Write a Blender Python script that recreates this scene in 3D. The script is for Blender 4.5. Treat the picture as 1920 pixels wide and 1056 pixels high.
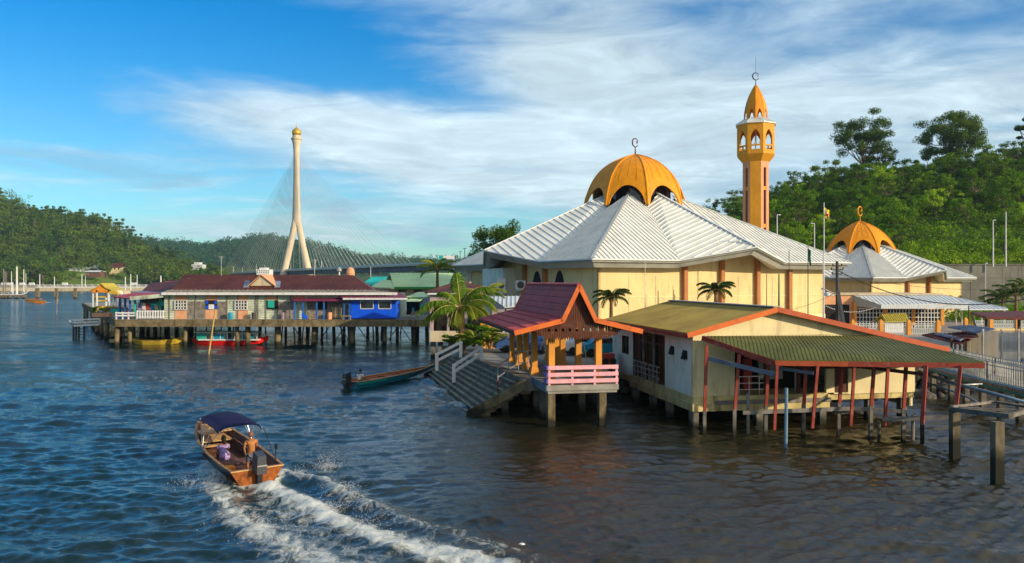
import bpy, math, random
import numpy as np
from mathutils import Vector, Matrix
R = math.radians
for o in list(bpy.data.objects): bpy.data.objects.remove(o)
sc = bpy.context.scene
COL = sc.collection
# ---------------- camera, sky, sun, exposure ----------------
CAMH, FPX, CX, CY = 8.0, 1450.0, 960.0, 528.0
cam = bpy.data.objects.new('camera', bpy.data.cameras.new('camera')); COL.objects.link(cam)
cam.location = (0, 0, CAMH); cam.rotation_euler = (R(90), 0, 0)
cam.data.lens = FPX*36/1920; cam.data.sensor_width = 36; cam.data.clip_end = 20000; cam.data.clip_start = .5
sc.camera = cam
SUN_EL, SUN_AZ = 17.0, -31.0           # azimuth measured from +X, counter-clockwise
sd = Vector((math.cos(R(SUN_AZ))*math.cos(R(SUN_EL)), math.sin(R(SUN_AZ))*math.cos(R(SUN_EL)), math.sin(R(SUN_EL))))
sun = bpy.data.objects.new('sun', bpy.data.lights.new('sun', 'SUN')); COL.objects.link(sun)
sun.data.energy = 4.4; sun.data.angle = R(.6); sun.data.color = (1, .83, .60)
sun.rotation_euler = (-sd).to_track_quat('-Z', 'Y').to_euler()
sun.location = (40, -40, 60)
sc.view_settings.view_transform = 'Standard'; sc.view_settings.look = 'None'
sc.view_settings.exposure = 0.25; sc.view_settings.gamma = 1
sc.render.engine = 'CYCLES'
sc.cycles.use_denoising = True
sc.cycles.max_bounces = 6; sc.cycles.diffuse_bounces = 3; sc.cycles.glossy_bounces = 4; sc.cycles.transparent_max_bounces = 8
sc.cycles.volume_bounces = 0
sc.cycles.caustics_reflective = False; sc.cycles.caustics_refractive = False
sc.cycles.sample_clamp_indirect = 6

def s2l(c):
    return tuple(((x/255)/12.92 if x/255 <= .04045 else ((x/255+.055)/1.055)**2.4) for x in c)
class NT:
    def __init__(s, nt): s.nt = nt; s.nt.nodes.clear()
    def n(s, t, **kw):
        nd = s.nt.nodes.new(t)
        for k, v in kw.items():
            if k == 'inp':
                for kk, vv in v.items():
                    if isinstance(vv, bpy.types.NodeSocket): s.nt.links.new(vv, nd.inputs[kk])
                    else: nd.inputs[kk].default_value = vv
            else: setattr(nd, k, v)
        return nd
    def link(s, a, b): s.nt.links.new(a, b)
    def math(s, op, a, b=None, clamp=False):
        nd = s.nt.nodes.new('ShaderNodeMath'); nd.operation = op; nd.use_clamp = clamp
        for i, v in enumerate((a, b)):
            if v is None: continue
            if isinstance(v, bpy.types.NodeSocket): s.nt.links.new(v, nd.inputs[i])
            else: nd.inputs[i].default_value = v
        return nd.outputs[0]
    def mix(s, f, a, b, bt='MIX'):
        nd = s.nt.nodes.new('ShaderNodeMix'); nd.data_type = 'RGBA'; nd.blend_type = bt
        for i, v in ((0, f), (6, a), (7, b)):
            if isinstance(v, bpy.types.NodeSocket): s.nt.links.new(v, nd.inputs[i])
            else: nd.inputs[i].default_value = v if i == 0 else (*v[:3], 1)
        return nd.outputs[2]
    def ramp(s, f, lo, hi, a=0., b=1.):
        nd = s.nt.nodes.new('ShaderNodeMapRange'); nd.interpolation_type = 'SMOOTHSTEP'
        for i, v in enumerate((f, lo, hi, a, b)):
            if isinstance(v, bpy.types.NodeSocket): s.nt.links.new(v, nd.inputs[i])
            else: nd.inputs[i].default_value = v
        return nd.outputs[0]
    def noise(s, vec, scale, detail=4, rough=.55, dist=0., dim='3D'):
        nd = s.nt.nodes.new('ShaderNodeTexNoise'); nd.noise_dimensions = dim
        s.nt.links.new(vec, nd.inputs['Vector'])
        nd.inputs['Scale'].default_value = scale; nd.inputs['Detail'].default_value = detail
        nd.inputs['Roughness'].default_value = rough; nd.inputs['Distortion'].default_value = dist
        return nd.outputs[0]
    def mapping(s, vec, scale=(1, 1, 1), rot=(0, 0, 0), loc=(0, 0, 0)):
        nd = s.nt.nodes.new('ShaderNodeMapping'); s.nt.links.new(vec, nd.inputs[0])
        nd.inputs[1].default_value = loc; nd.inputs[2].default_value = rot; nd.inputs[3].default_value = scale
        return nd.outputs[0]

# world: physical sky with high thin cloud on a flat cloud layer
w = bpy.data.worlds.new('World'); sc.world = w; w.use_nodes = True
T = NT(w.node_tree)
sky = T.n('ShaderNodeTexSky', sky_type='NISHITA', sun_disc=False, sun_elevation=R(SUN_EL), sun_rotation=R(90-SUN_AZ), altitude=0)
sky.air_density = 1.0; sky.dust_density = .4; sky.ozone_density = 3.0
tc = T.n('ShaderNodeTexCoord'); sx = T.n('ShaderNodeSeparateXYZ', inp={0: tc.outputs['Generated']})
X, Y_, Z = sx.outputs
zz = T.math('ADD', T.math('MAXIMUM', Z, 0.0), .09)
u = T.math('DIVIDE', X, zz); v = T.math('DIVIDE', Y_, zz)
cv = T.n('ShaderNodeCombineXYZ', inp={0: u, 1: v}).outputs[0]
az = T.math('ARCTAN2', X, Y_)
c1 = T.noise(T.mapping(cv, (.30, .45, 1), (0, 0, R(-24)), (1.3, .2, 0)), 1.0, 4, .5, .7)
c2 = T.noise(T.mapping(cv, (.8, 1.05, 1), (0, 0, R(-34)), (3.1, 4.7, 0)), 1.0, 7, .58, 1.6)
c3 = T.noise(T.mapping(cv, (2.2, 3.0, 1), (0, 0, R(-32)), (1.1, 7.7, 0)), 1.0, 6, .6, 1.2)
cc = T.math('ADD', T.math('ADD', T.math('MULTIPLY', c1, .5), T.math('MULTIPLY', c2, .38)), T.math('MULTIPLY', c3, .14))
azr = T.ramp(az, -.62, .22)                       # the veil of cirrus thickens towards the north-east
elv = T.ramp(Z, .17, .45)
cov = T.math('ADD', T.math('MULTIPLY', azr, .06), .02)
def puff(px, py, rx, ry, amp, tilt=0.):      # a bank of cloud or a clear gap around one bearing and height
    a0, e0 = math.atan((px-960)/1450), (528-py)/math.hypot(1450, px-960, 528-py); da = T.math('SUBTRACT', az, a0); de = T.math('ADD', T.math('SUBTRACT', Z, e0), T.math('MULTIPLY', da, tilt))
    q = T.math('ADD', T.math('POWER', T.math('ABSOLUTE', T.math('DIVIDE', da, rx/1450)), 2.), T.math('POWER', T.math('ABSOLUTE', T.math('DIVIDE', de, ry/1450)), 2.))
    return T.math('MULTIPLY', T.math('EXPONENT', T.math('MULTIPLY', q, -1.)), amp)
for b_ in ((880, 300, 420, 95, .20, .12), (1080, 120, 190, 190, .17, 0), (1560, 150, 480, 130, .13, 0), (470, 225, 360, 75, .13, .05), (560, 440, 330, 45, .13, 0), (120, 285, 260, 16, .15, 0), (330, 190, 380, 60, .09, .03), (700, 40, 300, 60, .10, .1), (120, 340, 200, 22, .10, 0), (60, 60, 480, 130, -.22, 0), (560, 90, 300, 60, -.10, 0), (850, 190, 190, 40, -.17, .1),
           (1000, 420, 420, 45, -.12, 0), (200, 330, 330, 110, -.12, 0), (1850, 60, 260, 60, -.10, 0), (1250, 330, 260, 60, .08, 0)):
    cov = T.math('ADD', cov, puff(*b_))
mask = T.ramp(T.math('ADD', cc, cov), .45, .78)
mask = T.math('MULTIPLY', mask, T.ramp(Z, -.01, .05))
# low grey-blue banks near the horizon
lb = T.noise(T.mapping(T.n('ShaderNodeCombineXYZ', inp={0: az, 1: Z}).outputs[0], (3.2, 17, 1), (0, 0, 0), (.4, .35, 0)), 1.0, 5, .55, .4)
low = T.math('MULTIPLY', T.ramp(lb, .50, .62), T.math('MULTIPLY', T.ramp(Z, .20, .10), T.ramp(Z, .0, .05)))
skyc = T.mix(1.0, sky.outputs[0], (.30, .98, 1.18), 'MULTIPLY')
up = T.ramp(Z, .0, .36)
skyc = T.mix(1.0, skyc, T.mix(up, (2.3, 1.10, .93), (.02, .74, .98)), 'MULTIPLY')
SKY_STR = .125
bright = T.math('ADD', T.math('ADD', .50, puff(900, 270, 420, 110, .17, .1)), T.math('MULTIPLY', T.math('MULTIPLY', c2, c3), 1.45))
cloudcol = T.mix(1.0, (5.1, 6.3, 6.9), T.n('ShaderNodeCombineXYZ', inp={0: bright, 1: bright, 2: bright}).outputs[0], 'MULTIPLY')
full = T.mix(T.math('MULTIPLY', mask, .93), skyc, cloudcol)
full = T.mix(T.math('MULTIPLY', low, .55), full, (2.2, 3.6, 4.8))
sunside = T.n('ShaderNodeVectorMath', operation='DOT_PRODUCT', inp={0: tc.outputs['Generated'], 1: tuple(Vector((sd.x, sd.y, .12)).normalized())}).outputs['Value']
full = T.mix(T.math('MULTIPLY', T.ramp(sunside, -.05, .85), .82), full, (7.6, 6.9, 5.9))       # bright hazy sky round the unseen sun, warmed to fill shaded faces
bg = T.n('ShaderNodeBackground', inp={0: full, 1: SKY_STR})
wo = T.n('ShaderNodeOutputWorld'); T.link(bg.outputs[0], wo.inputs[0])

# ---------------- helpers ----------------
def P(px, py, Y): return Vector(((px-CX)/FPX*Y, Y, CAMH-(py-CY)/FPX*Y))
def G(px, py, z=0.): return P(px, py, (CAMH-z)*FPX/(py-CY))
def XX(px, Y): return (px-CX)/FPX*Y
def ZZ(py, Y): return CAMH-(py-CY)/FPX*Y
ORG = {}
def finish(o, parent, origin):
    COL.objects.link(o)
    if parent is not None: o.parent = parent
class MB:
    def __init__(s): s.v = []; s.f = []; s.m = []
    def add(s, vs, fs, m=0):
        b = len(s.v); s.v += [tuple(x) for x in vs]; s.f += [tuple(b+i for i in f) for f in fs]; s.m += [m]*len(fs); return s
    def hexa(s, p, m=0):   # p: 8 points, bottom 4 ccw then top 4
        return s.add(p, [(3, 2, 1, 0), (4, 5, 6, 7), (0, 1, 5, 4), (1, 2, 6, 5), (2, 3, 7, 6), (3, 0, 4, 7)], m)
    def box(s, x0, x1, y0, y1, z0, z1, F=None, m=0):
        F = F or (lambda a, b, c: (a, b, c))
        return s.hexa([F(x0, y0, z0), F(x1, y0, z0), F(x1, y1, z0), F(x0, y1, z0), F(x0, y0, z1), F(x1, y0, z1), F(x1, y1, z1), F(x0, y1, z1)], m)
    def beam(s, p, q, w, h=None, up=(0, 0, 1), m=0):
        p = Vector(p); q = Vector(q); h = w if h is None else h
        d = q-p
        if d.length < 1e-5: return s
        d.normalize(); upv = Vector(up)
        if abs(d.dot(upv)) > .98: upv = Vector((0, 1, 0))
        a = d.cross(upv).normalized(); b = a.cross(d).normalized()
        a = a*w/2; b = b*h/2
        return s.hexa([p-a-b, p+a-b, q+a-b, q-a-b, p-a+b, p+a+b, q+a+b, q-a+b], m)
    def tube(s, pts, rs, n=8, cap=True, m=0):
        pts = [Vector(p) for p in pts]
        if not hasattr(rs, '__len__'): rs = [rs]*len(pts)
        b = len(s.v); prev = None
        for i, p in enumerate(pts):
            d = (pts[min(i+1, len(pts)-1)]-pts[max(i-1, 0)]).normalized()
            if prev is None:
                a = d.orthogonal().normalized()
            else:
                a = (prev-d*prev.dot(d)); a = a.normalized() if a.length > 1e-6 else d.orthogonal().normalized()
            prev = a; c = d.cross(a)
            for k in range(n):
                t = 2*math.pi*k/n
                s.v.append(tuple(p+(a*math.cos(t)+c*math.sin(t))*rs[i]))
        for i in range(len(pts)-1):
            for k in range(n):
                k2 = (k+1) % n
                s.f.append((b+i*n+k, b+i*n+k2, b+(i+1)*n+k2, b+(i+1)*n+k)); s.m.append(m)
        if cap:
            s.f.append(tuple(b+k for k in range(n))[::-1]); s.m.append(m)
            s.f.append(tuple(b+(len(pts)-1)*n+k for k in range(n))); s.m.append(m)
        return s
    def lathe(s, c, prof, n=16, m=0, rot=0.):
        b = len(s.v); c = Vector(c)
        for r, z in prof:
            for k in range(n):
                t = 2*math.pi*k/n+rot
                s.v.append((c.x+r*math.cos(t), c.y+r*math.sin(t), c.z+z))
        for i in range(len(prof)-1):
            for k in range(n):
                k2 = (k+1) % n
                s.f.append((b+i*n+k, b+i*n+k2, b+(i+1)*n+k2, b+(i+1)*n+k)); s.m.append(m)
        s.f.append(tuple(b+k for k in range(n))[::-1]); s.m.append(m)
        s.f.append(tuple(b+(len(prof)-1)*n+k for k in range(n))); s.m.append(m)
        return s
    def prism(s, poly, z0, z1, m=0):   # plan polygon, ccw
        n = len(poly)
        vs = [(p[0], p[1], z0) for p in poly]+[(p[0], p[1], z1) for p in poly]
        return s.add(vs, [tuple(range(n))[::-1], tuple(range(n, 2*n))]+[(i, (i+1) % n, n+(i+1) % n, n+i) for i in range(n)], m)
    def slab(s, poly, thick, m=0):     # 3-D polygon given top face, thickened straight down
        n = len(poly); vs = [Vector(p) for p in poly]; lo = [p-Vector((0, 0, thick)) for p in vs]
        return s.add(vs+lo, [tuple(range(n)), tuple(range(n, 2*n))[::-1]]+[(i, n+i, n+(i+1) % n, (i+1) % n) for i in range(n)], m)
    def ribs(s, tri, e, sp, wd, ht, m=0, off=0.):   # raised seams on a sloped polygon; the seams lie at plan lines p.e = k*sp
        tri = [Vector(p) for p in tri]; e = Vector((e[0], e[1])).normalized()
        for a, b, c in [(tri[0], tri[i], tri[i+1]) for i in range(1, len(tri)-1)]:
            ds = [p.xy.dot(e) for p in (a, b, c)]
            k = math.ceil((min(ds)-off)/sp)
            nrm = (b-a).cross(c-a)
            if nrm.length < 1e-6: continue
            nrm.normalize()
            if nrm.z < 0: nrm = -nrm
            while off+k*sp < max(ds):
                L = off+k*sp; pts = []
                for p, q, d0, d1 in ((a, b, ds[0], ds[1]), (b, c, ds[1], ds[2]), (c, a, ds[2], ds[0])):
                    if (d0-L)*(d1-L) < 0: pts.append(p+(q-p)*((L-d0)/(d1-d0)))
                if len(pts) == 2 and (pts[0]-pts[1]).length > .05:
                    s.beam(pts[0]+nrm*ht*.4, pts[1]+nrm*ht*.4, wd, ht, up=nrm, m=m)
                k += 1
        return s
    def build(s, name, mats, parent=None, smooth=False, origin=None, **tags):
        if not isinstance(mats, (list, tuple)): mats = [mats]
        if parent is not None: org = ORG[parent.name]
        elif origin is not None: org = Vector(origin)
        else:
            a = np.array(s.v); org = Vector((float((a[:, 0].min()+a[:, 0].max())/2), float((a[:, 1].min()+a[:, 1].max())/2), float(a[:, 2].min())))
        me = bpy.data.meshes.new(name)
        a = np.array(s.v, dtype=float)-np.array(org)
        me.from_pydata(a.tolist(), [], s.f)
        for m in mats: me.materials.append(m)
        if len(mats) > 1: me.polygons.foreach_set('material_index', s.m)
        if smooth: me.polygons.foreach_set('use_smooth', [True]*len(me.polygons))
        me.update()
        o = bpy.data.objects.new(name, me); COL.objects.link(o); ORG[o.name] = org
        if parent is not None: o.parent = parent
        else: o.location = org
        tag(o, **tags)
        return o
def tag(o, label=None, cat=None, group=None, kind=None):
    if label: o['label'] = label
    if cat: o['category'] = cat
    if group: o['group'] = group
    if kind: o['kind'] = kind
    return o
def thing(name, loc, label, cat, group=None):
    o = bpy.data.objects.new(name, None); COL.objects.link(o); o.location = loc; ORG[o.name] = Vector(loc)
    o.empty_display_size = .3
    return tag(o, label, cat, group)
def kids(o): return [c for c in COL.objects if c.parent == o]
def dup(root, loc, rz=0, scale=None, label=None, group=None, tree=None):
    def cp(o, par):
        c = o.copy(); COL.objects.link(c)
        if par is not None: c.parent = par
        for ch in tree[o.name]: cp(ch, c)
        return c
    if tree is None: tree = subtree(root)
    r = cp(root, None); r.location = loc; r.rotation_euler = (0, 0, rz)
    if scale is not None: r.scale = scale if hasattr(scale, '__len__') else (scale,)*3
    if label: r['label'] = label
    if group: r['group'] = group
    ORG[r.name] = Vector(loc)
    return r
def subtree(root):
    t = {}; ch = {}
    for o in COL.objects:
        if o.parent is not None: ch.setdefault(o.parent.name, []).append(o)
    def go(o):
        t[o.name] = ch.get(o.name, [])
        for c in t[o.name]: go(c)
    go(root); return t
def frame(ox, oy, deg):
    c, s_ = math.cos(R(deg)), math.sin(R(deg))
    return lambda a, b, z=0.: (ox+c*a-s_*b, oy+s_*a+c*b, z)
def raw_mesh(name, V, F, mats, smooth=False, matidx=None):
    me = bpy.data.meshes.new(name); V = np.asarray(V, dtype=np.float32); F = np.asarray(F, dtype=np.int32); k = F.shape[1]
    me.vertices.add(len(V)); me.vertices.foreach_set('co', V.ravel())
    me.loops.add(F.size); me.loops.foreach_set('vertex_index', F.ravel())
    me.polygons.add(len(F)); me.polygons.foreach_set('loop_start', np.arange(len(F), dtype=np.int32)*k)
    me.polygons.foreach_set('loop_total', np.full(len(F), k, dtype=np.int32))
    for m in (mats if isinstance(mats, (list, tuple)) else [mats]): me.materials.append(m)
    if matidx is not None: me.polygons.foreach_set('material_index', np.asarray(matidx, dtype=np.int32))
    if smooth: me.polygons.foreach_set('use_smooth', np.ones(len(F), dtype=bool))
    me.update(calc_edges=True); return me
def obj_from(me, name, parent=None, loc=(0, 0, 0), **tags):
    o = bpy.data.objects.new(name, me); COL.objects.link(o); o.location = loc
    if parent is not None: o.parent = parent
    ORG[o.name] = Vector(loc)
    return tag(o, **tags)

# ---------------- materials ----------------
def mat(name, col, rough=.7, var=.12, vs=1.5, dirt=None, dirt_amt=.0, dirt_scale=.6, streak=False, bump=.0, bscale=20, metal=0., spec=.22, tide=0.):
    m = bpy.data.materials.new(name); m.use_nodes = True; t = NT(m.node_tree)
    co = t.n('ShaderNodeTexCoord').outputs['Object']
    geo = t.n('ShaderNodeNewGeometry').outputs['Position']
    n1 = t.noise(geo, vs, 5, .6)
    lo = tuple(c*(1-var*1.5) for c in col); hi = tuple(min(1, c*(1+var)) for c in col)
    c = t.mix(t.ramp(n1, .3, .7), lo, hi)
    if dirt_amt:
        mp = t.mapping(geo, (2.2, 2.2, .35) if streak else (1, 1, 1))
        n2 = t.noise(mp, dirt_scale, 7, .68)
        c = t.mix(t.math('MULTIPLY', t.ramp(n2, .5, .68), dirt_amt), c, dirt or tuple(x*.35 for x in col))
    if tide:   # algae and wet growth up to the high-tide line
        zc = t.n('ShaderNodeSeparateXYZ', inp={0: geo}).outputs[2]
        wob = t.math('MULTIPLY', t.math('SUBTRACT', t.noise(geo, 1.6, 4, .6), .5), .7)
        c = t.mix(t.ramp(t.math('ADD', zc, wob), tide+.25, tide-.25), c, (.022, .022, .014))
    b = t.n('ShaderNodeBsdfPrincipled', inp={'Base Color': c, 'Roughness': rough, 'Metallic': metal, 'Specular IOR Level': spec})
    if bump:
        bn = t.n('ShaderNodeBump', inp={'Height': t.noise(geo, bscale, 4, .6), 'Strength': bump, 'Distance': .02})
        t.link(bn.outputs[0], b.inputs['Normal'])
    o = t.n('ShaderNodeOutputMaterial'); t.link(b.outputs[0], o.inputs[0])
    return m
def leafmat(name, c0, c1, c2, sc_=.5, trans=.3):
    m = bpy.data.materials.new(name); m.use_nodes = True; t = NT(m.node_tree)
    g = t.n('ShaderNodeNewGeometry'); oi = t.n('ShaderNodeObjectInfo')
    n1 = t.noise(g.outputs['Position'], sc_, 3, .6)
    c = t.mix(g.outputs['Random Per Island'], c0, c1)
    c = t.mix(t.math('MULTIPLY', t.ramp(t.math('ADD', n1, t.math('MULTIPLY', t.math('SUBTRACT', oi.outputs['Random'], .5), .35)), .40, .68), .8), c, c2)
    d = t.n('ShaderNodeBsdfPrincipled', inp={'Base Color': c, 'Roughness': .7, 'Specular IOR Level': .08})
    tr = t.n('ShaderNodeBsdfTranslucent', inp={0: t.mix(1.0, c, (1.3, 1.35, .5), 'MULTIPLY')})
    ms = t.n('ShaderNodeMixShader', inp={0: trans, 1: d.outputs[0], 2: tr.outputs[0]})
    o = t.n('ShaderNodeOutputMaterial'); t.link(ms.outputs[0], o.inputs[0]); return m
M = {}
M['wall_yellow'] = mat('wall_yellow', (.74, .57, .27), .8, .07, .25, (.46, .34, .16), .5, .55, True)
M['wall_cream'] = mat('wall_cream', (.80, .68, .38), .8, .06, .5, (.30, .24, .12), .4, .9, True)
M['wall_pale'] = mat('wall_pale', (.78, .78, .66), .8, .06, .5, (.30, .30, .24), .4, 1.1, True)
M['slab_yellow'] = mat('slab_yellow', (.62, .50, .22), .8, .2, .8, (.10, .08, .04), .75, 1.3, True, .4)
M['col_brown'] = mat('column_brown', (.42, .17, .06), .7, .08, 1)
M['col_orange'] = mat('column_orange', (.72, .31, .05), .55, .08, 1, (.35, .14, .04), .35, 2)
M['trim_orange'] = mat('trim_orange', (.66, .15, .03), .55, .1, 1.5, (.38, .09, .03), .4, 2)
M['trim_red'] = mat('trim_red', (.30, .05, .03), .6, .18, 1.5, (.42, .25, .22), .3, 2.5)
M['vermilion'] = mat('vermilion_board', (.46, .095, .035), .55, .12, 1.5, (.42, .10, .06), .45, 1.8)
M['dome_gold'] = mat('dome_gold', (.78, .295, .004), .48, .06, .6, (.40, .13, .01), .4, .8, True, .12, 3, spec=.25)
M['minaret_gold'] = mat('minaret_paint', (.68, .30, .016), .6, .07, .8, (.42, .2, .04), .35, .9, True)
M['minaret_pink'] = mat('minaret_pink', (.66, .30, .15), .6, .06, 1)
M['gold'] = mat('gold_leaf', (.85, .45, .04), .25, .04, 1, metal=.6)
M['metal_roof'] = mat('standing_seam_metal', (.78, .78, .71), .4, .06, .5, (.55, .56, .52), .45, .35, False, .05, 4, spec=.5)
M['metal_trim'] = mat('grey_fascia', (.42, .42, .36), .5, .08, .7, (.20, .20, .17), .45, .8)
M['tile_red'] = mat('maroon_tile', (.40, .05, .058), .45, .14, .9, (.20, .03, .045), .5, 1.0, False, .2, 12, spec=.3)
M['tile_maroon'] = mat('maroon_metal', (.095, .030, .022), .6, .2, .35, (.17, .06, .035), .35, .25, False)
M['roof_olive'] = mat('olive_roof', (.30, .235, .05), .6, .14, .6, (.17, .11, .035), .6, .45, False, .15, 8)
M['roof_green'] = mat('mossy_green_roof', (.125, .135, .036), .6, .16, .8, (.07, .075, .025), .5, .9, False, .15, 8)
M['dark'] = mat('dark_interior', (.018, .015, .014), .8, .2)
M['glass_dark'] = mat('dark_glass', (.015, .018, .02), .12, .1, spec=.6)
M['wood_dark'] = mat('dark_carved_wood', (.10, .032, .016), .65, .2, 2)
M['wood_grey'] = mat('grey_weathered_wood', (.26, .235, .20), .85, .25, 2.5, (.06, .055, .045), .6, 2.2, False, .5)
M['wood_old'] = mat('old_plank_wood', (.16, .12, .09), .85, .3, 2, (.05, .04, .03), .6, 1.5, False, .5)
M['conc'] = mat('concrete', (.32, .30, .26), .9, .15, 1.2, (.09, .085, .065), .6, 1.1, False, .4)
M['conc_moss'] = mat('mossy_concrete', (.20, .155, .085), .9, .25, 1.6, (.055, .045, .02), .75, 1.0, True, .5, tide=.55)
M['conc_tide'] = mat('tide_stained_concrete', (.17, .14, .085), .85, .25, 1.5, (.04, .035, .025), .75, 1.2, True, .5, tide=1.15)
M['conc_dark'] = mat('wet_stained_concrete', (.17, .155, .13), .85, .25, 1.5, (.04, .038, .032), .75, 1.2, False, .5, tide=.4)
M['step_conc'] = mat('stair_concrete', (.20, .16, .11), .85, .25, 1.7, (.05, .042, .03), .7, 1.0, False, .5)
M['step_nose'] = mat('worn_step_edge', (.38, .32, .21), .85, .25, 2, (.09, .08, .05), .85, 1.2, False, .3)
M['ground'] = mat('plaza_concrete', (.33, .31, .27), .9, .12, .7, (.16, .15, .13), .5, .5, False, .2)
M['earth'] = mat('grassy_earth', (.05, .09, .015), .95, .3, .06, (.09, .10, .03), .5, .03)
M['grassland'] = mat('grass_slope', (.13, .20, .02), .95, .3, .02, (.16, .13, .05), .5, .015)
M['white'] = mat('white_paint', (.74, .75, .73), .5, .06, 2, (.35, .32, .25), .45, 2.2, True)
M['white_metal'] = mat('white_metal', (.66, .70, .70), .4, .05, 1, (.36, .38, .36), .4, 1)
M['pink'] = mat('pink_paint', (.80, .40, .45), .55, .08, 2, (.42, .25, .24), .4, 2.5, True)
M['purple'] = mat('purple_paint', (.20, .14, .42), .6, .1, 2)
M['teal'] = mat('teal_paint', (.02, .42, .33), .5, .1, 1)
M['teal_roof'] = mat('turquoise_roof', (.01, .50, .42), .5, .1, .5)
M['green_roof'] = mat('pale_green_roof', (.52, .74, .36), .55, .12, .25, (.62, .68, .3), .6, .12)
M['green_trim'] = mat('green_trim', (.03, .30, .05), .5, .1, 1)
M['blue_wall'] = mat('bright_blue_paint', (.006, .10, .80), .45, .06, .8, (.01, .06, .4), .35, 1.2)
M['blue_post'] = mat('blue_paint', (.03, .12, .40), .6, .15, 2)
M['blue_pipe'] = mat('blue_grey_pipe', (.16, .26, .34), .5, .12, 2)
M['purple_roof'] = mat('plum_roof', (.20, .035, .085), .5, .12, .6)
M['red_roof'] = mat('red_roof', (.42, .05, .035), .5, .12, .5)
M['peach'] = mat('peach_paint', (.72, .36, .19), .7, .08, 1, (.4, .25, .15), .3, 1.5)
M['mint'] = mat('peeling_mint_boards', (.60, .68, .52), .8, .18, .8, (.20, .18, .14), .6, .9, False, .2)
M['mauve'] = mat('mauve_wall', (.42, .33, .33), .75, .08, .8, (.22, .18, .17), .4, .8, True)
M['beige'] = mat('beige_wall', (.60, .50, .33), .8, .1, .5, (.25, .2, .12), .5, .7, True)
M['steel'] = mat('galvanised_steel', (.50, .50, .48), .35, .12, 3, metal=.5)
M['black'] = mat('black_rubber', (.015, .015, .017), .5, .15)
M['pole_white'] = mat('white_pole', (.68, .68, .64), .45, .05, 3)
M['pole_dark'] = mat('dark_pole', (.07, .065, .06), .7, .2, 3)
M['bridge'] = mat('bridge_concrete', (.62, .53, .38), .85, .07, .1, (.42, .36, .26), .35, .12, True)
M['bridge_dark'] = mat('bridge_girder', (.16, .18, .20), .8, .1, .1)
M['cable'] = mat('stay_cable', (.60, .62, .62), .5, .02)
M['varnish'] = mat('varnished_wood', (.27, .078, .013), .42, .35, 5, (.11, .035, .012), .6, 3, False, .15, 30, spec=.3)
M['ply'] = mat('pale_plywood', (.52, .31, .13), .6, .15, 5)
M['rail_wood'] = mat('worn_rail_wood', (.30, .18, .09), .6, .25, 6, (.12, .07, .04), .5, 4)
M['hull_in'] = mat('dark_brown_boards', (.16, .075, .05), .6, .2, 3)
M['navy'] = mat('navy_canvas', (.010, .013, .06), .85, .12, 3, bump=.3, bscale=6)
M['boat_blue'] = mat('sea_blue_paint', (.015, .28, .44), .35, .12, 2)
M['boat_green'] = mat('sea_green_paint', (.008, .22, .19), .35, .12, 2)
M['boat_red'] = mat('red_boat_paint', (.80, .02, .014), .35, .08, 2)
M['boat_yellow'] = mat('yellow_boat_paint', (.62, .42, .05), .5, .15, 2)
M['boat_orange'] = mat('orange_boat_paint', (.75, .28, .03), .5, .15, 2)
M['skin'] = mat('skin', (.27, .11, .05), .55, .06, 6)
M['skin_dark'] = mat('brown_skin', (.20, .09, .045), .55, .06, 6)
M['hair'] = mat('black_hair', (.012, .01, .01), .6, .2, 20)
M['shirt_orange'] = mat('orange_shirt', (.42, .17, .055), .8, .1, 6, bump=.3, bscale=12)
M['shirt_white'] = mat('white_shirt', (.66, .64, .62), .8, .08, 6)
M['lilac'] = mat('lilac_dress', (.36, .26, .52), .8, .3, 9, (.16, .10, .30), .6, 5)
M['jeans'] = mat('grey_blue_shorts', (.08, .10, .14), .8, .1, 6)
M['engine'] = mat('outboard_grey', (.04, .045, .055), .3, .08, 3, spec=.5)
M['engine_dark'] = mat('outboard_black', (.018, .02, .026), .3, .08, 3, spec=.5)
M['silver'] = mat('brushed_metal', (.62, .62, .60), .3, .08, 5, metal=.7)
M['tarp'] = mat('blue_grey_sheet', (.20, .24, .32), .5, .2, 1, (.5, .5, .52), .3, 1.2)
M['zinc_fence'] = mat('blue_zinc_fence', (.15, .25, .32), .5, .1, .5, (.14, .16, .15), .4, .6, True)
M['retain'] = mat('retaining_wall_concrete', (.18, .175, .145), .9, .2, .15, (.06, .06, .045), .7, .16, True)
M['yellow_roof'] = mat('yellow_tile', (.52, .42, .06), .6, .2, 3, (.2, .14, .04), .4, 3)
M['canopy_maroon'] = mat('maroon_canopy', (.13, .03, .03), .6, .1, 1)
M['bamboo'] = mat('bamboo', (.50, .36, .12), .6, .15, 4)
M['car_white'] = mat('white_car_paint', (.70, .71, .72), .2, .02, 1, spec=.6)
M['car_blue'] = mat('blue_car_paint', (.03, .08, .22), .2, .02, 1, spec=.6)
M['rock'] = mat('dark_wet_rubble', (.10, .095, .085), .7, .4, 1.2, (.35, .33, .3), .3, 2)
M['blue_paint_rail'] = mat('faded_blue_board', (.13, .17, .23), .7, .2, 2, (.2, .2, .18), .4, 2)
M['grey_panel'] = mat('grey_mesh_panel', (.34, .35, .31), .8, .08, 3)
M['yellow_flag'] = mat('yellow_cloth', (.85, .62, .02), .8, .05)
M['green_flag'] = mat('green_cloth', (.01, .13, .06), .8, .05)
M['bark'] = mat('bark', (.15, .115, .08), .9, .3, 3, bump=.5)
M['palm_bark'] = mat('palm_bark', (.22, .13, .06), .9, .35, 5, (.08, .05, .03), .5, 3, bump=.6)
M['leaf_dark'] = leafmat('dark_green_leaves', (.030, .080, .008), (.065, .14, .012), (.12, .19, .015), .12)
M['leaf_mid'] = leafmat('mid_green_leaves', (.065, .16, .008), (.13, .26, .014), (.20, .31, .02), .2)
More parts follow.
